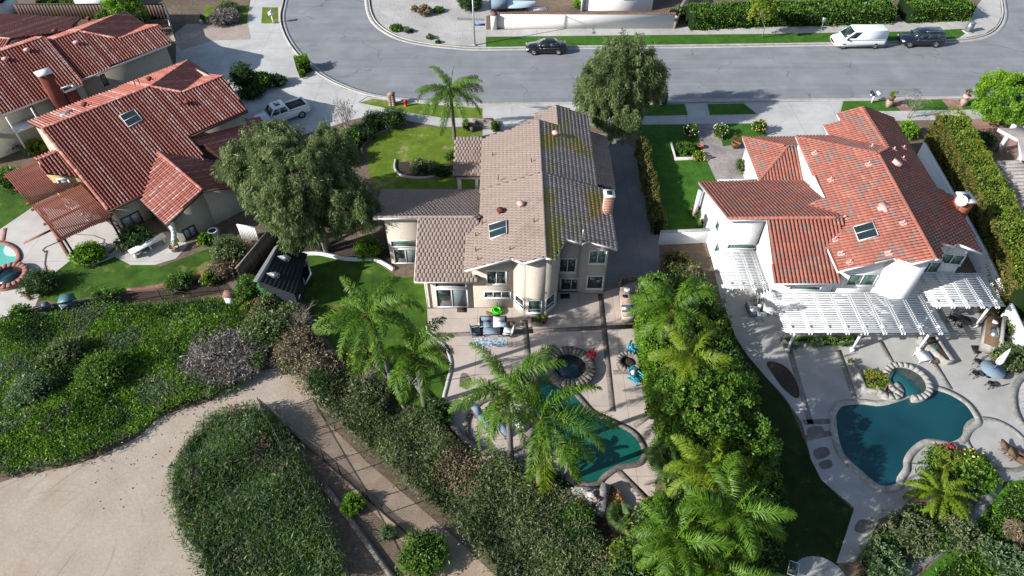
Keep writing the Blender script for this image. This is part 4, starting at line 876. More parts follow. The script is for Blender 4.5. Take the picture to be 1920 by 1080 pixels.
# ================================================================ plants
def unit(n): 
    v = RNG.normal(size=(n, 3)); return v / np.linalg.norm(v, axis=1)[:, None]
def leaf(mb, P, L, Wd, axis=None, spread=1.0, tint=None, mi=0, flat_=0.0):
    n = len(P)
    a = unit(n) if axis is None else axis + spread * unit(n)
    a /= np.linalg.norm(a, axis=1)[:, None] + 1e-9
    r = unit(n); r[:, 2] *= (1 - flat_)
    b = np.cross(a, r); b /= np.linalg.norm(b, axis=1)[:, None] + 1e-9
    s = np.clip(RNG.lognormal(0, .33, (n, 1)), .5, 2.3); a = a * s * L / 2; b = b * s * Wd / 2
    V = np.stack([P - a, P + b, P + a, P - b], 1).reshape(-1, 3)
    mb.v.append(V); mb.f.append((np.arange(4 * n).reshape(n, 4) + mb.n, mi, RNG.random(n) if tint is None else np.clip(tint, 0, 1))); mb.n += 4 * n
def clumps(mb, c, r, K, per, rc, L, Wd, droop=0, hollow=.5, mi=0, tintsd=.25, lo=-1, lumps=None, st=1.0):
    d = unit(K); d[:, 2] = np.abs(d[:, 2]) * np.where(RNG.random(K) < .72, 1, lo)
    q = RNG.uniform(hollow, 1.0, K) ** .8
    lump = 1 + .16 * np.sin(3.1 * d[:, 0] + 2 * d[:, 2] + c[0]) * np.cos(3.7 * d[:, 1] + c[1])
    cen = np.array(c) + d * (q * lump)[:, None] * np.array(r)
    ct = np.clip(RNG.normal(.5, tintsd, K), 0, 1)
    n = K * per; idx = np.repeat(np.arange(K), per)
    P = cen[idx] + unit(n) * (RNG.random((n, 1)) ** .45) * np.array((1, 1, st)) * rc * RNG.uniform(.6, 1.25, (K, 1))[idx]
    ax = d[idx] * .7 + np.array((0, 0, -droop)) if droop else d[idx] * .5
    leaf(mb, P, L, Wd, ax, .9, ct[idx] + RNG.normal(0, .14, n), mi)
    return cen
def branch(mb, p, d, L, r, depth, spread=.55, n=4, up=.12, kids=(2, 4)):
    p = np.array(p, float); d = np.array(d, float); pts = [p]; rr = [r]
    for k in range(3):
        d = d + RNG.normal(0, .13, 3) + np.array((0, 0, up)); d /= np.linalg.norm(d)
        pts.append(pts[-1] + d * L / 3); rr.append(r * (1 - .17 * (k + 1)))
    mb.tube([tuple(x) for x in pts], rr, n, cap=False)
    if depth > 0:
        for k in range(int(RNG.integers(*kids))):
            q = pts[int(RNG.integers(1, 4))]; e = d + RNG.normal(0, spread, 3); e /= np.linalg.norm(e)
            branch(mb, q, e, L * RNG.uniform(.6, .85), r * .55, depth - 1, spread, max(3, n - 1), up, kids)
def tree(name, label, base, cc, r, K, per, rc, L, Wd, mat, bark, trunks=1, tr=.2, droop=.5, cat='tree', group=None, lo=-.7, hollow=.45, more=()):
    t = thing(name, label, cat, (base[0], base[1], 0), group=group)
    mb = MB(); st = 1.7 if droop > .45 else 1.0; cen = clumps(mb, (cc[0] - base[0], cc[1] - base[1], cc[2]), r, K, per, rc, L, Wd, droop, hollow, lo=lo, st=st)
    for c2, r2, K2 in more: cen = np.r_[cen, clumps(mb, (c2[0] - base[0], c2[1] - base[1], c2[2]), r2, K2, per, rc, L, Wd, droop, hollow, lo=lo, st=st)]
    mb.build('crown', mat, t)
    wd = MB()
    for k in range(trunks):
        ang = 2 * math.pi * k / max(1, trunks) + .7; off = .35 if trunks > 1 else 0
        b0 = np.array((off * math.cos(ang), off * math.sin(ang), -.05)); c0 = np.array((cc[0] - base[0], cc[1] - base[1], cc[2] - r[2] * .35))
        top = c0 + np.array((r[0] * .35 * math.cos(ang), r[1] * .35 * math.sin(ang), 0)) * (trunks > 1)
        mid = (b0 + top) / 2 + RNG.normal(0, .2, 3)
        wd.tube([tuple(b0), tuple(b0 * .4 + mid * .6), tuple(mid), tuple(top)], [tr * 1.25, tr, tr * .8, tr * .5], 7)
        for i in RNG.choice(len(cen), max(5, 26 // trunks), replace=False):
            m2 = (mid + top) / 2 if RNG.random() < .5 else top
            wd.tube([tuple(m2), tuple((m2 + cen[i]) / 2 + RNG.normal(0, .15, 3)), tuple(cen[i])], [tr * .35, tr * .2, .02], 4, cap=False)
    wd.build('trunk', bark, t)
    return t
def shrub(name, label, c, r, h, mat, n, L, Wd, cat='shrub', core=True, rc=.22, flowers=None, group=None, droop=0, corem='core', per=12):
    t = thing(name, label, cat, (c[0], c[1], 0), group=group)
    mb = MB(); K = max(6, n // per); rx, ry = (r, r) if not hasattr(r, '__len__') else r
    clumps(mb, (0, 0, h * .45), (rx * .92, ry * .92, h * .55), K, per, rc * max(.5, min(rx, h)), L, Wd, droop, .72, tintsd=.22, lo=-.75)
    mb.build('foliage', mat, t)
    if core: MB().blob((0, 0, h * .42), (rx * .74, ry * .74, h * .42), 10, 7, .12).build('stem_mass', M[corem], t)
    if flowers:
        fb = MB(); d = unit(flowers[1]); d[:, 2] = np.abs(d[:, 2])
        P = np.array((0, 0, h * .45)) + d * np.array((rx, ry, h * .6)) * RNG.uniform(.9, 1.05, (flowers[1], 1))
        for p in P: fb.blob(tuple(p), (flowers[2],) * 3, 5, 3, .2, tint=float(RNG.random()), flatb=False)
        fb.build('flowers', M[flowers[0]], t, kind='stuff')
    return t
def hedge(name, label, path, wd, h, mat, dens, L, Wd, sidemat=None, group=None, bump=.18, cat='hedge', topround=.3):
    c0 = np.array(path).mean(0); t = thing(name, label, cat, (c0[0], c0[1], 0), group=group)
    P = np.array(cr(path, False, 5)) - c0; seg = np.linalg.norm(np.diff(P, axis=0), axis=1); cum = np.r_[0, np.cumsum(seg)]
    n = int(cum[-1] * (wd + 2 * h) * dens)
    s = RNG.random(n) * cum[-1]; i = np.clip(np.searchsorted(cum, s) - 1, 0, len(seg) - 1); f = (s - cum[i]) / seg[i]
    T = (P[i + 1] - P[i]) / seg[i][:, None]; N = np.stack([-T[:, 1], T[:, 0]], 1); Q = P[i] + (P[i + 1] - P[i]) * f[:, None]
    u = RNG.random(n) * (wd + 2 * h)
    side = np.where(u < h, -1, np.where(u > h + wd, 1, 0))
    off = np.where(side == 0, (u - h) - wd / 2, side * wd / 2); z = np.where(side == -1, u, np.where(side == 1, u - h - wd, h))
    z = np.where(side == 0, h - topround * (np.abs(off) / (wd / 2)) ** 3, np.minimum(z, h - topround * .7))
    wob = bump * (np.sin(s * 2.3 + 5 * z) * np.cos(s * 1.1 + off * 2) + RNG.normal(0, .35, n))
    off = off + np.where(side != 0, side * wob, 0); z = np.maximum(z + np.where(side == 0, wob, 0), .05)
    X = np.c_[Q + N * off[:, None], z]
    ax = np.where((side == 0)[:, None], np.array((0, 0, 1.)), np.c_[N * side[:, None], np.full(n, .3)])
    # leaves grow in clumps: tint follows a coarse cell hash plus noise
    cell = np.sin(np.floor(X[:, 0] / .35) * 12.9898 + np.floor(X[:, 1] / .35) * 78.233 + np.floor(X[:, 2] / .35) * 37.7) * 43758.5453
    tint = (cell - np.floor(cell)) * .55 + .22 + RNG.normal(0, .15, n)
    mb = MB(); top = side == 0
    if sidemat:
        k = (side == -1) | (RNG.random(n) < .12)
        leaf(mb, X[~k], L, Wd, ax[~k], .8, tint[~k], 0); leaf(mb, X[k], L, Wd, ax[k], .8, tint[k], 1)
    else: leaf(mb, X, L, Wd, ax, .8, tint)
    mb.build('foliage', [mat, sidemat] if sidemat else mat, t)
    MB().ribbon([tuple(p) for p in P], wd / 2 - .1, wd / 2 - .1, 0, h - topround * .8).build('stem_mass', M['core'], t)
    return t
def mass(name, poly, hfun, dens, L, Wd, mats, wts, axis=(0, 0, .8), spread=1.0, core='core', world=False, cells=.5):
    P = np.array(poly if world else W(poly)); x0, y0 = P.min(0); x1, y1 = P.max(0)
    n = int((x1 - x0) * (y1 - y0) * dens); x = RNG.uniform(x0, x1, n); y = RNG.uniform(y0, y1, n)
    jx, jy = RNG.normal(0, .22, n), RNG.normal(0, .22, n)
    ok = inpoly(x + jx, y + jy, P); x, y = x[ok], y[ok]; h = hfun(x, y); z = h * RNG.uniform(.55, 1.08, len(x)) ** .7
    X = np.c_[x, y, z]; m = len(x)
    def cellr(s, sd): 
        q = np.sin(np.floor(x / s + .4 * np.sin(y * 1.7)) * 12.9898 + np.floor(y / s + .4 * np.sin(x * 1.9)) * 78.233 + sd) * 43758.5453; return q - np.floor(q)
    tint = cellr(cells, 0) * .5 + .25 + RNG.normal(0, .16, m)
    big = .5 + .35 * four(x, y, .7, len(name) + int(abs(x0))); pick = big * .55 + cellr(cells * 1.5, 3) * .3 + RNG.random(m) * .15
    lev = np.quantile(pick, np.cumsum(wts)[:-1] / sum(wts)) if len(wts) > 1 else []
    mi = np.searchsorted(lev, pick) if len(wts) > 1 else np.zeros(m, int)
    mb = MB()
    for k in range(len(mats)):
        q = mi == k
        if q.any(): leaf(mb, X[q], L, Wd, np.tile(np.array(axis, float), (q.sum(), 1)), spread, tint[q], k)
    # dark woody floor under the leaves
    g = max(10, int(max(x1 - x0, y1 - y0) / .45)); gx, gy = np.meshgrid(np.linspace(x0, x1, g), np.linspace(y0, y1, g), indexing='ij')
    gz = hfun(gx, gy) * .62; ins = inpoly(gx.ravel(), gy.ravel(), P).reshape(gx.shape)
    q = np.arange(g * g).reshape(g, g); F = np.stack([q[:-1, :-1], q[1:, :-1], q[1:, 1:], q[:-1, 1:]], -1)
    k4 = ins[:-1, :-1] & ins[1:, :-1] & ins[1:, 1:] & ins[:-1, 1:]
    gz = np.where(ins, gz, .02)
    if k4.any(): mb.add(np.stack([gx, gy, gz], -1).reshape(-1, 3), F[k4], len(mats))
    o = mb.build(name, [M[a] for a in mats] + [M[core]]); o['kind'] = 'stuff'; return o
# ---- palm fronds: a few shapes shared by the palms
def frond_mesh(L, el0, droop, nl, ll, wd, stiff, mat, vee=.35, petiole=.12):
    mb = MB(); p = np.zeros(3); pts = [p]; el = el0; T = []
    for k in range(14):
        d = np.array((math.cos(el), 0, math.sin(el))); T.append(d); p = p + d * L / 14; pts.append(p); el = el0 - droop * ((k + 1) / 14) ** 1.2
    T.append(d); pts = np.array(pts); T = np.array(T)
    mb.tube([tuple(q) for q in pts], list(np.linspace(.045, .012, 15)), 4, tint=.62, cap=False)
    for t in np.linspace(petiole, .985, nl):
        f = t * 14; i = min(13, int(f)); q = pts[i] + (pts[i + 1] - pts[i]) * (f - i); d = T[i]; up = np.array((-d[2], 0, d[0]))
        l = ll * (math.sin(math.pi * min(1, .14 + t * .86)) ** .55) * RNG.uniform(.85, 1.1)
        for sd in (-1, 1):
            v = np.array((0, sd, 0)) * RNG.uniform(.5, .95) + d * (.55 + .5 * t) * RNG.uniform(.7, 1.3) + up * RNG.normal(vee * .6, .42)
            v /= np.linalg.norm(v); m1 = q + v * l * .5; v2 = v + np.array((0, 0, -stiff)); v2 /= np.linalg.norm(v2); e = m1 + v2 * l * .5
            s = np.cross(v, up); s /= np.linalg.norm(s) + 1e-9; s = d * wd / 2
            mb.add([q - s * .6, q + s * .6, m1 + s, m1 - s, e], [(0, 1, 2, 3), (3, 2, 4)], 0, float(np.clip(RNG.normal(.5, .2), 0, 1)))
    return mb.mesh('frond', mat)
FR = {}
def fronds(key, *a):
    if key not in FR: FR[key] = [frond_mesh(*a) for _ in range(3)]
    return FR[key]
def palm(name, label, base, top, L=3.4, nf=15, tr=.16, mat='lpalm', boots=True, ll=.75, group='feathery queen palms', spear=True, cat='palm tree', dry=0, low=-.5, extra=()):
    t = thing(name, label, cat, (base[0], base[1], 0), group=group)
    tx, ty, tz = top[0] - base[0], top[1] - base[1], top[2]
    wd = MB(); m = 14; pts = []; rr = []
    for k in range(m + 1):
        q = k / m; pts.append((tx * q ** 1.4, ty * q ** 1.4, (tz - .35) * q)); rr.append(tr * (1.35 - .5 * q if q < .15 else 1.2 - .28 * q) * (1 + .05 * (k % 2)))
    wd.tube(pts, rr, 8); wd.build('trunk', M['palmbark'], t)
    if boots:
        bt = MB()
        bt.tube([(tx * .93, ty * .93, tz - 1.1), (tx, ty, tz - .5), (tx, ty, tz)], [tr * 1.1, tr * 1.45, tr * .8], 8)
        for k in range(9):
            a = k * 2.4; d = np.array((math.cos(a), math.sin(a), .9)); b = np.array((tx, ty, tz - .75 + .05 * k))
            bt.tube([tuple(b), tuple(b + d * .38)], [.09, .05], 5)
        bt.build('boots', M['boots'], t)
    els = np.linspace(1.15, low, nf)
    for k in range(nf):
        el = els[k] + RNG.normal(0, .07); kk = 'u' if el > .75 else ('m' if el > .1 else 'd')
        dp = {'u': 1.5, 'm': 1.75, 'd': 1.15}[kk]; e0 = {'u': .95, 'm': .42, 'd': -.12}[kk]
        me = fronds((mat, kk, round(L, 1)), L, e0, dp, 92, ll * 1.15, .054, 1.5, M[mat])[k % 3]
        o = bpy.data.objects.new('frond', me); COL.objects.link(o); o.parent = t; o.location = (tx, ty, tz - .1)
        o.rotation_euler = (RNG.normal(0, .35), -(el - e0), k * 2.39996 + RNG.normal(0, .12)); s = RNG.uniform(.85, 1.08); o.scale = (s, s, s)
    for az, el, kk, e0, sc_, mt in extra:
        me = fronds((mt, kk, 'x'), L, e0, {'m': 1.2, 'd': .75}[kk], 92, ll * 1.3, .06, .9, M[mt])[0]
        o = bpy.data.objects.new('frond', me); COL.objects.link(o); o.parent = t; o.location = (tx, ty, tz - .15); o.rotation_euler = (0, -(el - e0), R(az)); o.scale = (sc_,) * 3
    for k in range(dry):
        me = fronds(('dry', L), L * .8, -.7, .7, 40, ll * .5, .05, .8, M['ldry'])[0]
        o = bpy.data.objects.new('dry_frond', me); COL.objects.link(o); o.parent = t; o.location = (tx, ty, tz - .2); o.rotation_euler = (0, .35, R(205) + k * 2.1)
    if spear:
        me = fronds(('sp', mat), L * .62, 1.45, .15, 30, .25, .05, .1, M[mat])[0]
        o = bpy.data.objects.new('spear_leaf', me); COL.objects.link(o); o.parent = t; o.location = (tx, ty, tz); 
    return t
def wp(px, py, z): return at(px, py, z)
def palm_px(label, b, tpx, hadd=0, **k):
    bx, by = xy(*b); ty = by + k.pop('dy', 0); tz = hz(ty, tpx[1]) + hadd
    X = ray(*tpx); tx = X[0] * ty / X[1]
    return palm('palm_tree', label, (bx, by), (tx, ty, tz), **k)
palm_px('queen palm standing on the dry front lawn by the street', (853, 268), (845, 170), L=4.1, nf=18)
palm_px('tall queen palm with drooping crown over the back lawn, left of its twin', (738, 730), (692, 588), L=4.0, nf=17)
palm_px('shorter queen palm with upright spear leaf at the patio corner', (797, 762), (776, 662), L=3.4, nf=16)
palm_px('queen palm over the pool loungers, left of the two by the green pool', (958, 866), (950, 730), L=3.9, nf=15)
palm_px('queen palm with brown boots whose frond hangs over the green pool', (1010, 918), (1016, 782), L=3.9, nf=11, low=-.1, extra=[(2, .25, 'm', .42, 1.18, 'lpalm'), (-84, -.75, 'd', -.12, 1.2, 'lpalmy'), (-30, .0, 'm', .42, 1.0, 'lpalm')])
def palm_top(label, px, z, **k):
    x, y, _ = at(*px, z); return palm('palm_tree', label, (x + .2, y + .3), (x, y, z), **k)
palm_top('sunlit queen palm at the upper end of the tree belt by the outdoor kitchen', (1262, 580), 6.2, L=3.3, nf=15, mat='lpalm')
palm_top('yellowish queen palm with a hanging dry frond in the tree belt', (1298, 668), 6.4, L=2.9, nf=15, mat='lpalmy', dry=2)
palm_top('large queen palm in the lower tree belt beside the shaded lawn', (1378, 955), 6.4, L=3.2, nf=18, low=-.3)
palm_top('yellow green queen palm in the bottom of the tree belt', (1268, 1010), 6.0, L=3.0, nf=16, mat='lpalm', low=-.3)
palm_top('queen palm with yellowing top leaves below the dark laurel', (1330, 880), 5.4, L=2.9, nf=15, mat='lpalmy', low=-.25)
palm_top('low queen palm crown at the bottom edge of the tree belt', (1345, 1060), 5.0, L=3.0, nf=14, low=-.2)
palm('cycad', 'sago cycad with stiff fronds and yellow lower leaves by the teal pool', xy(1752, 940), (*xy(1752, 940), .9), L=2.3, nf=22, tr=.22, mat='lpalmy', boots=False, ll=.38, group=None, spear=False, cat='cycad', low=-.1)
palm('palm_tree', 'small pygmy date palm leaning over the pool edge', xy(1058, 900), (*xy(1066, 872), 1.5), L=1.25, nf=16, tr=.08, boots=False, ll=.3, group=None, spear=False, low=-.3)
def fan(label, px, z, r, n=46, mat='lfan'):
    x, y, _ = at(*px, z); t = thing('fan_palm', label, 'palm tree', (x, y, 0)); mb = MB()
    MB().tube([(0, 0, 0), (0, 0, z)], [.2, .15], 8).build('trunk', M['palmbark'], t)
    for k in range(n):
        az = k * 2.39996; el = RNG.uniform(-.5, 1.2); d = np.array((math.cos(az) * math.cos(el), math.sin(az) * math.cos(el), math.sin(el)))
        c = np.array((0, 0, z)) + d * r * RNG.uniform(.15, .55); s = np.cross(d, (0, 0, 1.)); s /= np.linalg.norm(s); lm = MB()
        lm.tube([(0, 0, z), tuple(c)], .02, 3, cap=False)
        for a in np.linspace(-1.3, 1.3, 15):
            v = d * math.cos(a) + s * math.sin(a) + np.array((0, 0, -.25)); e = c + v * r * .55; m = c + v * r * .28; q = np.cross(v, d + .01); w_ = np.cross(v, np.cross(d, s)); w_ /= np.linalg.norm(w_) + 1e-6
            lm.add([c, m + w_ * .035, e, m - w_ * .035], [(0, 1, 2, 3)], 0, float(RNG.random()))
        lm.build('leaf', M[mat], t)
    return t
fan('blue green fan palm rounding the pool deck corner', (1248, 862), 1.9, 1.5)
fan('fan palm below the terrace deck among yellow palms', (1235, 1000), 1.9, 1.5)
fan('small dark fan palm beside the terrace paving', (1228, 950), 1.2, .95, 30, 'lpalm')
fan('small fan palm at the lower terrace edge', (1165, 968), .9, .95, 44, 'lfan')
# ---- trees
tree('tree', 'large multi trunked olive green tree between red and taupe houses', xy(608, 470), at(560, 345, 6.4), (4.2, 3.8, 3.5), 400, 190, .44, .30, .05, M['lolive'], M['bark'], trunks=4, tr=.17, droop=1.1, more=[(at(478, 315, 5.4), (2.7, 2.6, 2.5), 130), (at(655, 400, 4.6), (2.3, 2.3, 2.6), 120), (at(560, 425, 4.3), (2.8, 2.2, 2.0), 90), (at(520, 270, 7.4), (2.0, 2.0, 1.9), 70), (at(625, 290, 7.0), (1.9, 1.9, 1.9), 70)])
tree('tree', 'tall olive green street tree beside the taupe roof', xy(1162, 242), at(1162, 155, 5.6), (3.8, 3.4, 4.0), 400, 180, .44, .28, .05, M['lolive'], M['bark'], trunks=3, tr=.15, droop=1.0, more=[(at(1115, 190, 4.2), (2.0, 2.2, 2.8), 100), (at(1212, 165, 4.8), (2.1, 2.0, 3.0), 100), (at(1158, 225, 2.9), (2.6, 2.2, 2.3), 110)])
tree('tree', 'dense bright green round tree at the right edge by the street', xy(1884, 236), at(1888, 188, 2.6), (2.9, 2.7, 2.7), 260, 110, .5, .20, .075, M['lbright'], M['barkdk'], tr=.14, droop=.2, hollow=.7)
tree('tree', 'dark glossy laurel tree in the middle of the tree belt', (at(1325, 778, 0)[0], at(1325, 790, 0)[1]), at(1318, 768, 4.0), (3.2, 3.2, 3.0), 320, 110, .45, .17, .085, M['lgreen'], M['barkdk'], trunks=2, tr=.13, droop=0, hollow=.6)
tree('tree', 'light leaved shrub tree on the lower right of the dark laurel', (at(1395, 850)[0], at(1395, 860)[1]), at(1398, 850, 2.8), (1.7, 2.2, 2.4), 130, 100, .4, .16, .08, M['lgreen'], M['barkdk'], tr=.1, droop=0, hollow=.6)
tree('tree', 'slender young tree on the far parkway strip', xy(1430, 71), at(1429, 18, 3.6), (1.5, 1.4, 2.0), 90, 60, .4, .22, .08, M['lyellow'], M['bark'], tr=.07, droop=.3)
tree('tree', 'bright green tree behind the dark fence at upper left', xy(240, 34), at(236, 10, 3.4), (2.2, 2.0, 2.4), 110, 80, .45, .24, .1, M['lbright'], M['barkdk'], tr=.12, droop=.1)
def bare(name, label, base, h, n, r, mat='bark', depth=4, spread=.5, fol=None, group=None, cat='bare tree'):
    t = thing(name, label, cat, (base[0], base[1], 0)); mb = MB()
    for k in range(n):
        a = 2 * math.pi * k / n; branch(mb, (.12 * math.cos(a), .12 * math.sin(a), 0), (.3 * math.cos(a), .3 * math.sin(a), 1), h * .42, r, depth, spread, 4)
    mb.build('trunk', M[mat], t)
    if fol:
        fb = MB(); clumps(fb, (0, 0, h * .62), (h * .42, h * .42, h * .4), fol[0], 14, .3, .12, .05, 0, .3); fb.build('twigs', M[fol[1]], t, kind='stuff')
    return t
bare('bare_tree', 'leafless vase shaped tree beside the pickup', xy(652, 250), 3.6, 6, .05, 'bark', 5, .42, (70, 'ldead'))
bare('bare_tree', 'leafless young tree on the parkway by the brick walk', xy(1703, 222), 2.9, 3, .045, 'bark', 5, .5, (30, 'ldead'))
bare('bare_tree', 'leafless shrub in front of the garden playhouse', xy(570, 622), 2.6, 6, .05, 'bark', 5, .5)
bare('bare_tree', 'leafless stems under the tall back lawn palm', xy(690, 720), 2.4, 4, .05, 'bark', 4, .5)
mb = MB().tube([at(676, 668, .4), at(710, 690, .9), at(740, 730, .7), at(760, 770, .1)], [.07, .1, .11, .12], 6)
tag(mb.build('fallen_trunk', M['bark'], off=at(720, 715, 0)), 'pale curved bare trunk lying behind the palm trunk', 'log')
mb = MB().tube([at(768, 725, .1), at(790, 698, 2.2)], [.04, .03], 5)
tag(mb.build('prop_stake', M['bark'], off=at(772, 722, 0)), 'pale leaning stake beside the shorter patio palm', 'stake')
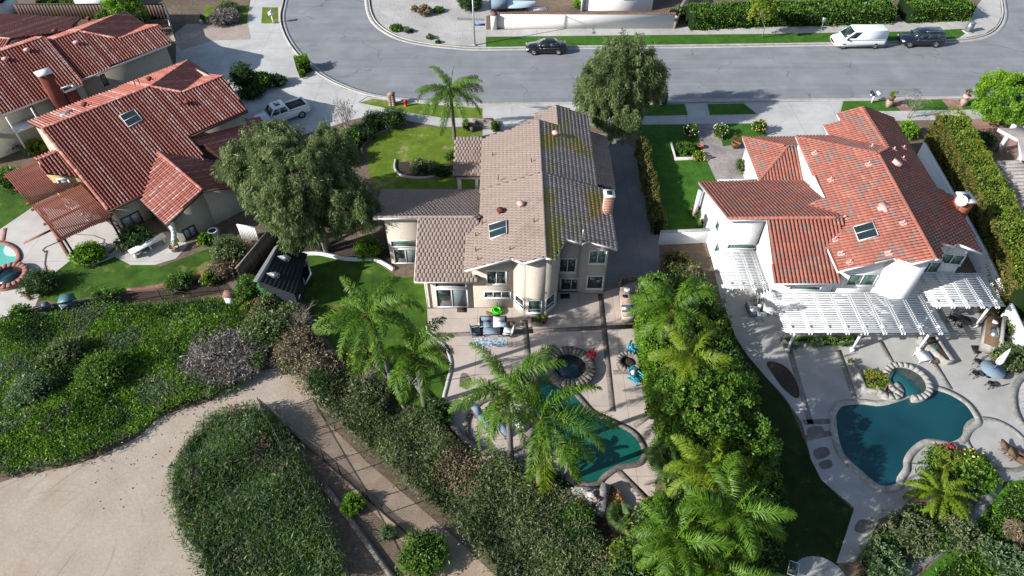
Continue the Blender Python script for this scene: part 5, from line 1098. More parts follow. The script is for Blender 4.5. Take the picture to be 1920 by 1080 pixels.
# ---- shrubs: label, pixel of the middle, radius, height, leaf, count, leaf size
SH = [
 ('dark rounded shrub against the red roof by the driveway', 456, 146, 1.5, 2.8, 'ldark', 1800, .2),
 ('broad leaved shrub with pale tips beside the driveway wall', 492, 152, 1.3, 1.6, 'lgreen', 1500, .25),
 ('low dark hedge shrub at the driveway bed end', 520, 152, 1.1, 1.1, 'ldark', 900, .2),
 ('low sprawling shrub at the near edge of the driveway bed', 472, 172, 1.6, 1.0, 'ldark', 1100, .2),
 ('dark dome shrub nearest the sidewalk by the stone mailbox', 738, 222, 1.5, 1.6, 'ldark', 1800, .15),
 ('dark dome shrub left of the one by the sidewalk', 702, 226, 1.4, 1.5, 'ldark', 1600, .15),
 ('dark hedge shrub curving along the front lawn', 678, 248, 1.5, 1.4, 'ldark', 1600, .15),
 ('mid green shrub below the bare tree at the lawn edge', 655, 262, 1.5, 1.3, 'lgreen', 1400, .18),
 ('dark shrub at the left end of the front lawn hedge', 648, 292, 1.4, 1.5, 'ldark', 1300, .18),
 ('bright broad shrub at the foot of the big tree', 690, 466, 1.2, 1.3, 'lbright', 1300, .18),
 ('small leafy bush beside the stone seat in the front bed', 930, 238, .55, 1.1, 'lgreen', 500, .16),
 ('slender pale bush at the left of the stone seat', 874, 236, .5, 1.3, 'lyellow', 400, .14),
 ('green shrub at the porch roof corner', 848, 295, .8, 1.0, 'lgreen', 600, .16),
 ('low silvery plant in the edged front bed', 790, 312, 1.3, .8, 'lgrey', 900, .16),
 ('low dark plant at the right of the edged front bed', 828, 322, 1.0, .6, 'ldark', 600, .16),
 ('lush round shrub under the pergola post', 165, 476, 1.5, 1.2, 'lbright', 1900, .16),
 ('dark shrub below the bedroom window by the white bench', 255, 446, 1.7, 1.3, 'ldark', 1500, .18),
 ('dark clipped shrub beside the spa', 75, 530, 1.6, 1.3, 'ldark', 2200, .12),
 ('pale green bush behind the garden fence at the pool equipment', 40, 590, 1.0, 1.3, 'lgreen', 900, .15),
 ('shrub inside the fence among the pool equipment', 196, 560, 1.3, .9, 'lgreen', 900, .16),
 ('shrub at the brick edging of the lower lawn', 335, 528, 1.2, .9, 'lgreen', 900, .16),
 ('pale sapling shrub in the mulch bed by the fence', 393, 522, .8, .9, 'lyellow', 600, .16),
 ('leafy bush beside the air conditioner', 385, 450, .7, 1.0, 'lbright', 700, .17),
 ('wild olive shrub at the lawn end near the wooden fence', 430, 470, 1.6, 2.0, 'lolive', 2000, .15),
 ('dry brown shrub below the wild olive shrub', 420, 500, 1.4, 1.2, 'ldry', 1200, .13),
 ('tangled vine shrub beside the white gate pillar', 470, 545, 1.4, 2.0, 'lgreen', 1600, .16),
 ('vine shrub climbing over the slide tube', 505, 560, 1.0, 1.5, 'lolive', 1200, .13),
 ('shaggy shrub against the playhouse porch', 545, 592, 1.3, 1.5, 'lolive', 1500, .13),
 ('yellow green shrub against the gate pillar foot', 470, 585, 1.0, 1.1, 'lyellow', 800, .16),
 ('red flowering shrub in front of the green tarp', 497, 582, 1.2, 1.4, 'lolive', 1000, .14),
 ('dry olive shrub on the slope above the dirt lot', 500, 620, 2.2, 1.8, 'lolive', 2600, .16),
 ('brown thorny shrub beside the slope path', 560, 650, 2.0, 1.6, 'ldry', 2300, .14),
 ('dry scrub bush left of the palm grove', 600, 690, 2.0, 1.4, 'ldry', 2000, .14),
 ('grey dead brush mound on the slope', 420, 672, 3.3, 1.4, 'ldead', 12000, .2),
 ('yellow flowering scrub under the tall palm', 680, 682, 1.3, 1.4, 'lyellow', 1200, .14),
 ('grey green scrub at the top of the long slope bank', 690, 740, 1.8, 1.5, 'lgrey', 2200, .15),
 ('round dark bush in the shade by the lower patio', 822, 775, 1.1, 1.3, 'ldark', 1000, .15),
 ('round bright mound in the ivy at lower left', 195, 700, 2.0, 2.0, 'lgreen', 3000, .17),
 ('pale mound at the left end of the ivy slope', 62, 735, 1.7, 1.7, 'lblue', 2200, .17),
 ('olive mound in the middle of the ivy slope', 120, 665, 1.6, 1.7, 'lolive', 2200, .16),
 ('small sunlit shrub beside the chain fence', 662, 945, .75, 1.0, 'lbright', 1300, .12),
 ('blue green agave like bush beside the drain', 728, 998, .55, .8, 'lblue', 700, .16),
 ('leafy bush at the bottom of the dirt path', 795, 1040, 1.6, 1.4, 'lgreen', 2600, .14),
 ('glossy lantana bush below the rock waterfall', 1085, 965, 1.1, 1.3, 'lgreen', 1600, .13),
 ('dark low shrub in shade under the poolside palm', 1030, 905, 1.2, .8, 'ldark', 900, .16),
 ('yellow flowered plant at the terrace corner', 1218, 950, .5, .5, 'lyellow', 350, .16),
 ('brown and green hedge end bush above the tree belt', 1268, 492, 1.3, 1.6, 'lhedge', 1500, .15),
 ('dry reed clump beside the bare bed', 1300, 520, .9, 1.6, 'ldry', 800, .22),
 ('dense green shrub at the head of the tree belt', 1228, 548, 1.4, 3.2, 'lgreen', 2000, .15),
 ('shrub behind the palm facing the shaded lawn', 1312, 575, 1.5, 3.6, 'lgreen', 1500, .15),
 ('deep green shrub in the tree belt between the palms', 1252, 650, 1.8, 4.0, 'lbright', 2400, .15),
 ('dark shrub in the tree belt below the dry frond', 1268, 740, 1.8, 4.2, 'ldark', 2400, .15),
 ('leafy shrub in the tree belt facing the pool deck', 1268, 835, 1.6, 3.4, 'lbright', 2200, .15),
 ('low shrub at the bottom of the tree belt', 1400, 1045, 1.5, 1.2, 'lgreen', 1800, .14),
 ('yellow feathery shrub at the bottom beside the slope', 1170, 1050, 1.1, 1.2, 'lyellow', 1500, .16),
 ('green shrub by the red roof hedge gap', 1703, 245, 1.1, 1.6, 'lbright', 1200, .16),
 ('dark shrub in shade at the brick walk', 1845, 262, 1.3, 1.3, 'ldark', 1000, .16),
 ('leafy flower bed bush in the stone corner planter', 1645, 714, 1.0, .6, 'lyellow', 1300, .15),
 ('olive shrub beside the dining table', 1893, 668, 1.3, 1.4, 'lolive', 1500, .14),
 ('olive shrub behind the grill island', 1905, 620, 1.1, 1.5, 'lolive', 1100, .14),
 ('spiky green planting at the pool island front', 1770, 862, 1.0, .8, 'lyellow', 1000, .3),
 ('dark mounded planting on the pool island', 1830, 890, 1.5, .9, 'lgreen', 1600, .2),
 ('yellow flowering bush at the pool island end', 1826, 866, .9, .8, 'lgreen', 900, .16),
 ('grey shrub below the pool path', 1715, 1000, 1.5, 1.2, 'lgrey', 1700, .15),
 ('grey green shrub at the bottom near the round patio', 1655, 1055, 1.4, 1.2, 'lblue', 1500, .15),
 ('green shrub below the cycad', 1742, 1005, 1.1, .9, 'lgreen', 1100, .16),
 ('grey shrub at the corner lawn edge', 1800, 1000, 1.2, 1.2, 'lgrey', 1300, .15),
 ('grey green shrub at the bottom right corner', 1885, 1050, 1.3, 1.2, 'lblue', 1300, .15),
 ('tall grass clump on the corner lawn', 1912, 1000, .9, .8, 'ldry', 700, .3),
 ('dark palm like agave bush behind the light pole', 881, 4, 1.6, 1.8, 'ldark', 1500, .5),
 ('brown fountain grass clump in the gravel corner', 796, 20, .9, 1.1, 'ldry', 800, .4),
 ('small brown grass clump beside the fountain grass', 778, 17, .5, .8, 'ldry', 400, .35),
 ('low green shrub beside the fountain grass', 822, 18, .9, .6, 'lgreen', 600, .2),
 ('dark green kerbside plant in the gravel corner', 743, 52, .9, .6, 'lgreen', 700, .22),
 ('pale green tuft beside the kerbside plant', 766, 57, .55, .5, 'lgrey', 350, .25),
 ('round green tuft in the gravel by the kerb', 806, 69, .5, .5, 'lolive', 350, .2),
 ('small succulent nearest the kerb bend', 821, 78, .35, .35, 'lgreen', 250, .2),
 ('purple grey fountain grass mass in the gravel front yard', 420, 32, 2.0, 1.3, 'ldead', 2200, .4),
 ('green top shrub in the fountain grass bed', 428, 14, 1.6, 1.1, 'lolive', 1300, .3),
 ('potted topiary shrub at the gravel yard corner', 379, 33, .35, .9, 'lbright', 350, .14),
 ('tangled shrub behind the rear fence', 255, 38, 1.6, 1.6, 'lolive', 1300, .25),
 ('ivy clad shrub on the rear fence', 196, 30, 1.2, 1.2, 'lgreen', 900, .22),
 ('leafy shrub at the upper left fence top', 140, 4, 1.8, 1.4, 'lgreen', 1200, .25),
 ('low shrub by the upper left bare yard', 90, 6, 1.6, 1.1, 'lgreen', 900, .25),
 ('bright bush beside the pale house corner', 1086, 8, .9, 1.1, 'lbright', 600, .22),
 ('pale garden bush by the balcony post', 66, 275, 1.1, 1.1, 'lyellow', 800, .2),
 ('green bush at the upper pool lawn', 20, 335, 1.6, 1.6, 'lgreen', 1600, .18),
 ('dry garden shrub left of the tiled house', 22, 268, 1.5, 1.0, 'ldead', 1200, .18),
 ('yellow shrub against the white house wall', 1322, 416, .5, .9, 'lyellow', 450, .16),
 ('leafy shrub at the white house front corner', 1396, 312, .9, 1.1, 'lolive', 900, .16),
 ('sunlit foliage in the walled front bed', 1285, 278, 1.0, .8, 'lgreen', 900, .18),
 ('yellow flowering plants in the walled front bed', 1310, 292, .8, .5, 'lyellow', 600, .18),
]
FLW = {'red flowering shrub': ('lred', 26, .07), 'yellow flowering bush at': ('lyel', 20, .08), 'yellow flowering scrub': ('lyel', 16, .05), 'yellow flowered plant': ('lyel', 14, .08), 'yellow flowering plants': ('lyel', 10, .08), 'leafy flower bed bush': ('lred', 14, .05), 'glossy lantana': ('lred', 8, .06)}
for lab, px, py, r_, h_, mt, n_, L_ in SH:
    c = at(px, py, h_ * .45); fl = next((v for k, v in FLW.items() if lab.startswith(k)), None)
    shrub('shrub', lab, c, r_, h_, M[mt], int(n_ * 1.5), L_, L_ * (.42 if 'grass' not in lab and 'agave' not in lab and 'spiky' not in lab else .14) * (.4 if 'dead brush' in lab else 1), flowers=fl, corem='coredry' if mt in ('ldry', 'ldead') else 'core', droop=.3 if 'grass' in lab else 0)
for lab, px, py, h_, fl in [('white rose bush left of the paved front walk', 1296, 245, 1.3, 'lwht'), ('white rose bush right of the paved front walk', 1352, 245, 1.3, 'lwht'), ('pale yellow rose bush at the driveway corner', 1424, 238, 1.4, 'lyel'), ('pink rose bush by the white house side wall', 1310, 396, .9, 'lred'), ('magenta bougainvillea on the pool island', 1782, 848, .7, 'lred'), ('magenta bougainvillea below the balcony', 26, 231, 1.0, 'lred')]:
    shrub('flower_bush', lab, at(px, py, h_ * .5), .85 if h_ > 1 else .65, h_, M['lgreen' if 'bougain' not in lab else 'lolive'], 800, .15, .06, cat='flower bush', flowers=(fl, 34 if 'bougain' in lab else 22, .075))
# ---- hedges
hp = lambda pts, z: [xy(*p, z) for p in pts]
hedge('hedge', 'tall green topped hedge with olive brown side along the white house', hp([(1772, 236), (1815, 315), (1862, 405), (1905, 505), (1925, 570)], 2), 2.5, 3.9, M['lyellow'], 210, .14, .06, M['lbrownhedge'], bump=.28, topround=.9)
hedge('hedge', 'narrow red tipped hedge between side yard and front lawn', hp([(1203, 272), (1214, 325), (1227, 385), (1236, 425)], .9), .8, 1.8, M['lhedge'], 170, .17, .08)
hedge('hedge', 'long clipped hedge behind the far sidewalk', hp([(1290, 33), (1420, 27), (1560, 24), (1668, 20)], .9), 3.4, 2.0, M['lgreen'], 60, .22, .1, bump=.3)
hedge('hedge', 'clipped block hedge at the street corner', hp([(1694, 20), (1760, 17), (1812, 15)], .9), 3.4, 2.0, M['lgreen'], 60, .2, .09)
hedge('hedge', 'clipped green hedge wall between the fire pit and the palms', hp([(1212, 585), (1218, 640), (1230, 700), (1240, 760)], 1.7), 1.2, 3.4, M['lbright'], 190, .13, .06)
hedge('hedge', 'clipped hedge wall continuing down the pool deck edge', hp([(1246, 775), (1256, 815), (1262, 840)], 1.2), .9, 2.4, M['lgreen'], 190, .13, .06)
hedge('hedge', 'boxy topiary bush at the driveway kerb', hp([(555, 122), (580, 117)], .8), 1.7, 1.6, M['lbright'], 170, .15, .07)
hedge('hedge', 'small clipped cube bush below the topiary', hp([(560, 138), (572, 136)], .4), .8, .8, M['lbright'], 190, .13, .06)
hedge('hedge', 'dark clipped hedge bank along the long white garden wall', hp([(1262, 30), (1280, 20)], .7), 1.5, 1.4, M['lolive'], 60, .2, .09)
hedge('hedge', 'low mixed planting in the long stone planter under the pergola', hp([(1474, 639), (1560, 638), (1606, 636)], .45), .45, .75, M['lgreen'], 190, .13, .06)
# ---- plant masses nobody could count
def four(x, y, f, seed, n=9):
    rg = np.random.default_rng(seed); o = 0 * x
    for k in range(n):
        th, fr, ph = rg.uniform(0, 6.28), f * rg.uniform(.5, 2.4), rg.uniform(0, 6.28); o = o + np.sin((x * math.cos(th) + y * math.sin(th)) * fr + ph)
    return o / math.sqrt(n)
def bumps(h0, a, f, ph=0): return lambda x, y: np.maximum(.12, h0 + a * four(x, y, f, 11 + ph))
mass('ground_cover', [(-20, 612), (120, 598), (250, 582), (420, 566), (455, 590), (475, 640), (500, 695), (440, 735), (380, 755), (300, 780), (265, 813), (215, 840), (150, 868), (50, 888), (-20, 908)], bumps(.75, .25, .8), 520, .15, .055, ['ldark', 'lgreen', 'lbright', 'lolive', 'lblue'], [1.0, 4.0, 2.8, 1.6, 1.2])
mass('slope_scrub', [(600, 700), (660, 700), (720, 735), (800, 790), (870, 850), (960, 880), (1050, 930), (1120, 1010), (1150, 1100), (940, 1100), (870, 1010), (770, 925), (690, 850), (620, 790), (570, 740)], bumps(1.0, .35, .9, 1), 480, .17, .045, ['ldark', 'lgrey', 'lolive', 'ldry'], [.9, 4, 3, 1.0], spread=1.1)
mass('slope_scrub', [(480, 768), (520, 790), (560, 850), (600, 930), (625, 1000), (660, 1100), (400, 1110), (345, 1010), (330, 960), (325, 900), (345, 845), (400, 790)], bumps(1.2, .35, .8, 2), 560, .24, .038, ['ldark', 'lblue', 'lgreen', 'lolive', 'lblue', 'ldry'], [.6, 4, 1.6, 2, 3, .5], spread=.75)
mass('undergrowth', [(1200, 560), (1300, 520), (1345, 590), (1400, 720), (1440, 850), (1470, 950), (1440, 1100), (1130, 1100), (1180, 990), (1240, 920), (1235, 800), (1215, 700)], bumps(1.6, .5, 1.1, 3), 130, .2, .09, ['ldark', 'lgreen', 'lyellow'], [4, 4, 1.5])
mass('undergrowth', [(1640, 985), (1700, 950), (1800, 960), (1845, 910), (1800, 975), (1740, 1030), (1690, 1062), (1640, 1100), (1600, 1100)], bumps(.4, .15, 1.2, 1), 120, .17, .08, ['ldark', 'lgreen', 'lgrey'], [3, 3, 2])
mass('weeds', [(1780, 1050), (1850, 955), (1900, 905), (1990, 900), (1990, 1100), (1720, 1100)], bumps(.22, .08, 1.1, 4), 150, .17, .04, ['lgreen', 'lbright', 'lolive'], [3, 3, 1.5])
mass('undergrowth', [(470, 570), (560, 590), (640, 690), (600, 720), (520, 712), (490, 650)], bumps(.7, .3, 1.2, 2), 160, .17, .06, ['ldry', 'lolive', 'ldead'], [3, 3, 2], core='coredry')
mass('island_planting', [(1726, 860), (1745, 845), (1800, 848), (1855, 862), (1865, 890), (1840, 925), (1770, 900), (1715, 900)], bumps(.4, .12, 1.3, 2), 170, .2, .07, ['ldark', 'lgreen', 'lolive'], [3, 3, 2])
mass('fallen_leaves', [(610, 790), (690, 868), (780, 945), (770, 925), (690, 850), (625, 792)], lambda x, y: .05 + 0 * x, 40, .08, .05, ['ldry'], [1], core='coredry')
# ================================================================ boundary walls and fences
def wedge(r0, r1, da, z0, z1):
    h = da / 2 - .012 / r1; return MB().prism([(r0 * math.cos(-h), r0 * math.sin(-h)), (r1 * math.cos(-h), r1 * math.sin(-h)), (r1, 0), (r1 * math.cos(h), r1 * math.sin(h)), (r0 * math.cos(h), r0 * math.sin(h)), (r0, 0)], z0, z1)

def zt(b, py): return hz(xy(*b)[1], py)
def wall_thing(label, pts, h, th, mat, capm=None, coph=.07, cat='wall', name='garden_wall'):
    c = pts[0]; t = thing(name, label, cat, (c[0], c[1], 0)); P = [(p[0] - c[0], p[1] - c[1]) for p in pts]
    MB().ribbon(P, th / 2, th / 2, 0, h).build('wall_body', mat, t)
    if capm: MB().ribbon(P, th / 2 + .04, th / 2 + .04, h + .002, h + coph).build('coping', capm, t)
    return t
y0 = xy(930, 54)[1]; xa, xb = xy(932, 54)[0], xy(1262, 54)[0]; bh = hz(y0, 26)
bw = thing('block_wall', 'long white block wall with red brick cap behind the far sidewalk', 'wall', (xa, y0, 0))
MB().box(0, 0, 0, xb - xa, .2, bh).build('wall_body', M['offwhite'], bw)
mb = MB()
for x in np.arange(-.1, xb - xa, .23): mb.box(x, -.06, bh + .003, x + .215, .26, bh + .075)
mb.build('cap_bricks', M['redcop'], bw, kind='stuff')
pl = MB().box(-.75, -.35, 0, -.001, .3, bh + .0).build('end_pillar', M['stuccoC'], bw)
MB().box(-.82, -.42, bh + .002, .0, .37, bh + .1).build('cap', M['redcop'], pl)
wall_thing('low rough stone retaining wall at the end of the long block wall', [xy(1262, 54), xy(1272, 30), xy(1288, 6)], .9, .5, M['rockp'])
wall_thing('white wall with flat cap joining the white house to the hedge', [xy(1234, 458), xy(1340, 453)], hz(xy(1290, 456)[1], 433), .2, M['stuccoC'], M['kerb'])
wall_thing('white side wall running below the tall hedge along the white house', [xy(1732, 270, 1.6), xy(1790, 372, 1.6), xy(1845, 470, 1.6), xy(1885, 550, 1.6), xy(1925, 640, 1.6)], 1.7, .2, M['stuccoC'], M['white'])
def board_fence(label, a, b, h, mat, bwid=.145, post=2.4, name='wooden_fence', topm=None):
    a, b = np.array(a), np.array(b); t = thing(name, label, 'fence', (a[0], a[1], 0)); L = np.linalg.norm(b - a); u = (b - a) / L; n = np.array((-u[1], u[0]))
    me = [MB().add([(x, y, z) for z in (0, h + dz) for x, y in ((0, 0), (bwid - .012, 0), (bwid - .012, .022), (0, .022))], [(0, 3, 2, 1), (4, 5, 6, 7), (0, 1, 5, 4), (1, 2, 6, 5), (2, 3, 7, 6), (3, 0, 4, 7)]).mesh('board', mat) for dz in (0, .02, -.015)]
    for k in range(int(L / bwid)):
        o = bpy.data.objects.new('board', me[k % 3]); COL.objects.link(o); o.parent = t; p = u * k * bwid + n * RNG.uniform(-.006, .006); o.location = (p[0], p[1], 0); o.rotation_euler = (0, 0, math.atan2(u[1], u[0]))
    for k in range(int(L / post) + 1):
        p = u * min(L, k * post) + n * .07; MB().box(p[0] - .05, p[1] - .05, 0, p[0] + .05, p[1] + .05, h).build('post', mat, t)
    for z in (.3, h - .25): MB().bar((*(u * 0 + n * .045), z), (*(u * L + n * .045), z), .04, .09).build('rail', mat, t)
    MB().bar((*(n * .0 - u * .02), h + .045), (*(u * L), h + .045), .14, .04).build('top_rail', topm or mat, t)
    return t
board_fence('weathered board fence running down from the corner behind the playhouse', xy(519, 455), xy(454, 534), 1.75, M['oldwood'])
board_fence('weathered board fence between the corner and the big tree trunks', xy(521, 455), xy(596, 452), 1.75, M['oldwood'])
board_fence('short white gate fence beside the gable corner', xy(454, 447), xy(488, 452), 1.5, M['offwhite'], name='white_fence')
board_fence('dark board fence behind the red tiled houses', xy(40, 36), xy(318, 36), 1.9, M['darkwood'], .4, name='dark_fence')
board_fence('pale blue grey board fence beside the upper gravel yard', xy(318, 36), xy(330, 78), 1.8, M['grey'], .2, name='grey_fence')
def rail_fence(label, pts, h, name='wire_fence', post=2.2, mat='black', wires=5):
    t = thing(name, label, 'fence', (pts[0][0], pts[0][1], 0)); P = [np.array((p[0] - pts[0][0], p[1] - pts[0][1])) for p in pts]
    for a, b in zip(P[:-1], P[1:]):
        L = np.linalg.norm(b - a)
        for k in range(int(L / post) + 1): q = a + (b - a) * min(1, k * post / L); MB().tube([(*q, 0), (*q, h + .05)], .03, 5).build('post', M[mat], t)
        MB().tube([(*a, h), (*b, h)], .028, 5, cap=True).build('top_rail', M[mat], t)
        mb = MB()
        for k in range(wires): z = h * (k + .5) / wires; mb.tube([(*a, z), (*b, z)], .007, 3, cap=False)
        mb.build('wires', M[mat], t, kind='stuff')
    return t
rail_fence('thin dark rail fence between the lower lawn bed and the ivy slope', [xy(-5, 625), xy(60, 600), xy(150, 583), xy(250, 568), xy(425, 552)], 1.15)
def chain(label, pts, h, post=2.6):
    t = thing('chain_link_fence', label, 'fence', (pts[0][0], pts[0][1], 0)); P = [np.array((p[0] - pts[0][0], p[1] - pts[0][1])) for p in pts]; mb = MB()
    for a, b in zip(P[:-1], P[1:]):
        L = np.linalg.norm(b - a); u = (b - a) / L
        for k in range(int(L / post) + 1): q = a + u * min(L, k * post); MB().tube([(*q, 0), (*q, h + .06)], .035, 6).build('post', M['black'], t)
        for z in (h, .08): MB().tube([(*a, z), (*b, z)], .026, 5).build('rail', M['black'], t)
        for k in np.arange(-h, L, .14):
            for sg in (1, -1):
                s0, s1 = k, k + h; z0, z1 = (0, h) if sg > 0 else (h, 0)
                if s0 < 0: z0 += (z1 - z0) * (-s0 / h); s0 = 0
                if s1 > L: z1 = z0 + (z1 - z0) * ((L - s0) / (s1 - s0)); s1 = L
                mb.tube([(*(a + u * s0), z0), (*(a + u * s1), z1)], .008, 3, cap=False)
    mb.build('wire_mesh', M['black'], t, kind='stuff'); return t
chain('black chain link fence along the left edge of the dirt path', [xy(500, 778), xy(560, 828), xy(640, 893), xy(720, 965), xy(790, 1025)], 1.8)
chain('black chain link fence in shade beside the bottom scrub mound', [xy(496, 775), xy(552, 885), xy(600, 975), xy(655, 1090)], 1.8)
gp = thing('gate_pillar', 'white topped gate pillar with red brick head at the slope corner', 'pillar', (*xy(437, 572), 0))
MB().box(-.3, -.28, 0, .3, .28, 1.2).build('pillar_body', M['stuccoC'], gp); MB().box(-.36, -.34, 1.202, .36, .34, 1.32).build('cap', M['redcop'], gp)
# ================================================================ pergolas
def pergola(label, x0, x1, ya, yb, h, mat, nr, posts, sp=.135, sw=.045, over=.45, name='pergola', slat_along_x=True, T=None):
    """ya near edge, yb house edge; T maps local (x, y) to world under an un-rotated thing"""
    t = thing(name, label, 'pergola', (x0, ya, 0) if T is None else T[0], T[1] if T else 0)
    ox, oy = (x0, ya) if T is None else (0, 0)
    for x in posts:
        p = MB().box(x - ox - .07, ya + over - oy - .07, 0, x - ox + .07, ya + over - oy + .07, h - .35).build('post', mat, t)
        MB().box(x - ox - .14, ya + over - oy - .14, 0, x - ox + .14, ya + over - oy + .14, .25).build('plinth', mat, p)
    for dy in (-.1, .1): MB().box(x0 - ox - .25, ya + over - oy + dy - .025, h - .35, x1 - ox + .25, ya + over - oy + dy + .025, h - .17).build('beam', mat, t)
    for k in range(nr):
        x = x0 + .3 + (x1 - x0 - .6) * k / (nr - 1)
        for dx in (-.09, .09): MB().box(x + dx - ox - .025, ya - .12 - oy, h - .168, x + dx - ox + .025, yb - oy, h).build('rafter', mat, t)
        MB().box(x - ox - .1, ya + over - oy - .12, h + .05, x - ox + .1, ya + over - oy + .12, h + .16).build('rafter_block', mat, t)
    me = MB().box(x0 - ox - .2, -sw / 2, 0, x1 - ox + .2, sw / 2, .042).mesh('slat', mat)
    k = 0
    for y in np.arange(ya + .02, yb, sp):
        o = bpy.data.objects.new('slat', me); COL.objects.link(o); o.parent = t; o.location = (RNG.uniform(-.03, .03), y - oy, h + .002); k += 1
    return t
pergola('long white pergola with nine rafters in front of the white house', 19.1, 30.0, 30.3, 34.15, 2.6, M['white'], 9, (19.9, 24.6, 29.4), sp=.17, sw=.07)
pergola('shaded white pergola at the right end of the white house', 30.15, 35.0, 32.6, 36.0, 2.75, M['white'], 5, (30.6, 34.6), sp=.17, sw=.07)
pergola('small white pergola in the corner by the folded chairs', 15.85, 18.95, 34.6, 38.7, 2.5, M['white'], 4, (16.2,), sp=.17, sw=.07)
# front trellis beside the lean-to roof
tr = thing('trellis_beam', 'white trellis beams in front of the lower red roof', 'trellis', (*xy(1350, 352), 0))
mb = at(1395, 346, 2.7)
for k in range(5):
    p = at(1350 + k * 20, 340, 2.85); MB().bar((p[0] - tr.location.x, p[1] - tr.location.y, 2.85), (p[0] + .5 - tr.location.x, p[1] - .9 - tr.location.y, 2.85), .16, .14).build('trellis_bar', M['white'], tr)
a, b = at(1345, 339, 2.72), at(1440, 336, 2.72); MB().bar((a[0] - tr.location.x, a[1] - tr.location.y, 2.72), (b[0] - tr.location.x, b[1] - tr.location.y, 2.72), .12, .14).build('trellis_beam_bar', M['white'], tr)
MB().box(15.75 - tr.location.x, 45.5 - tr.location.y, 0, 16.05 - tr.location.x, 45.8 - tr.location.y, 2.85).build('post', M['white'], tr)
# red stained pergola of the tiled house (rotated with that house)
rp = thing('pergola', 'red stained wooden pergola with fine slats over the pool patio', 'pergola', LA(-4.2, -.9), R(46))
me1 = MB().box(-.055, 0, 0, .055, 6.0, .07).mesh('slat', M['redwood'])
for k in range(28):
    for y in (0, 6.3):
        o = bpy.data.objects.new('slat', me1); COL.objects.link(o); o.parent = rp; o.location = (.05 + k * .146, y + RNG.uniform(-.04, .04), 2.66)
for y in (.5, 3.2, 5.8, 6.8, 9.5, 12.0): MB().box(-.2, y - .05, 2.45, 4.3, y + .05, 2.655).build('beam', M['redwood'], rp)
for x, y in ((.3, .5), (.3, 5.8), (.3, 12.0), (3.9, .5)): MB().box(x - .08, y - .08, 0, x + .08, y + .08, 2.448).build('post', M['darkwood'], rp)
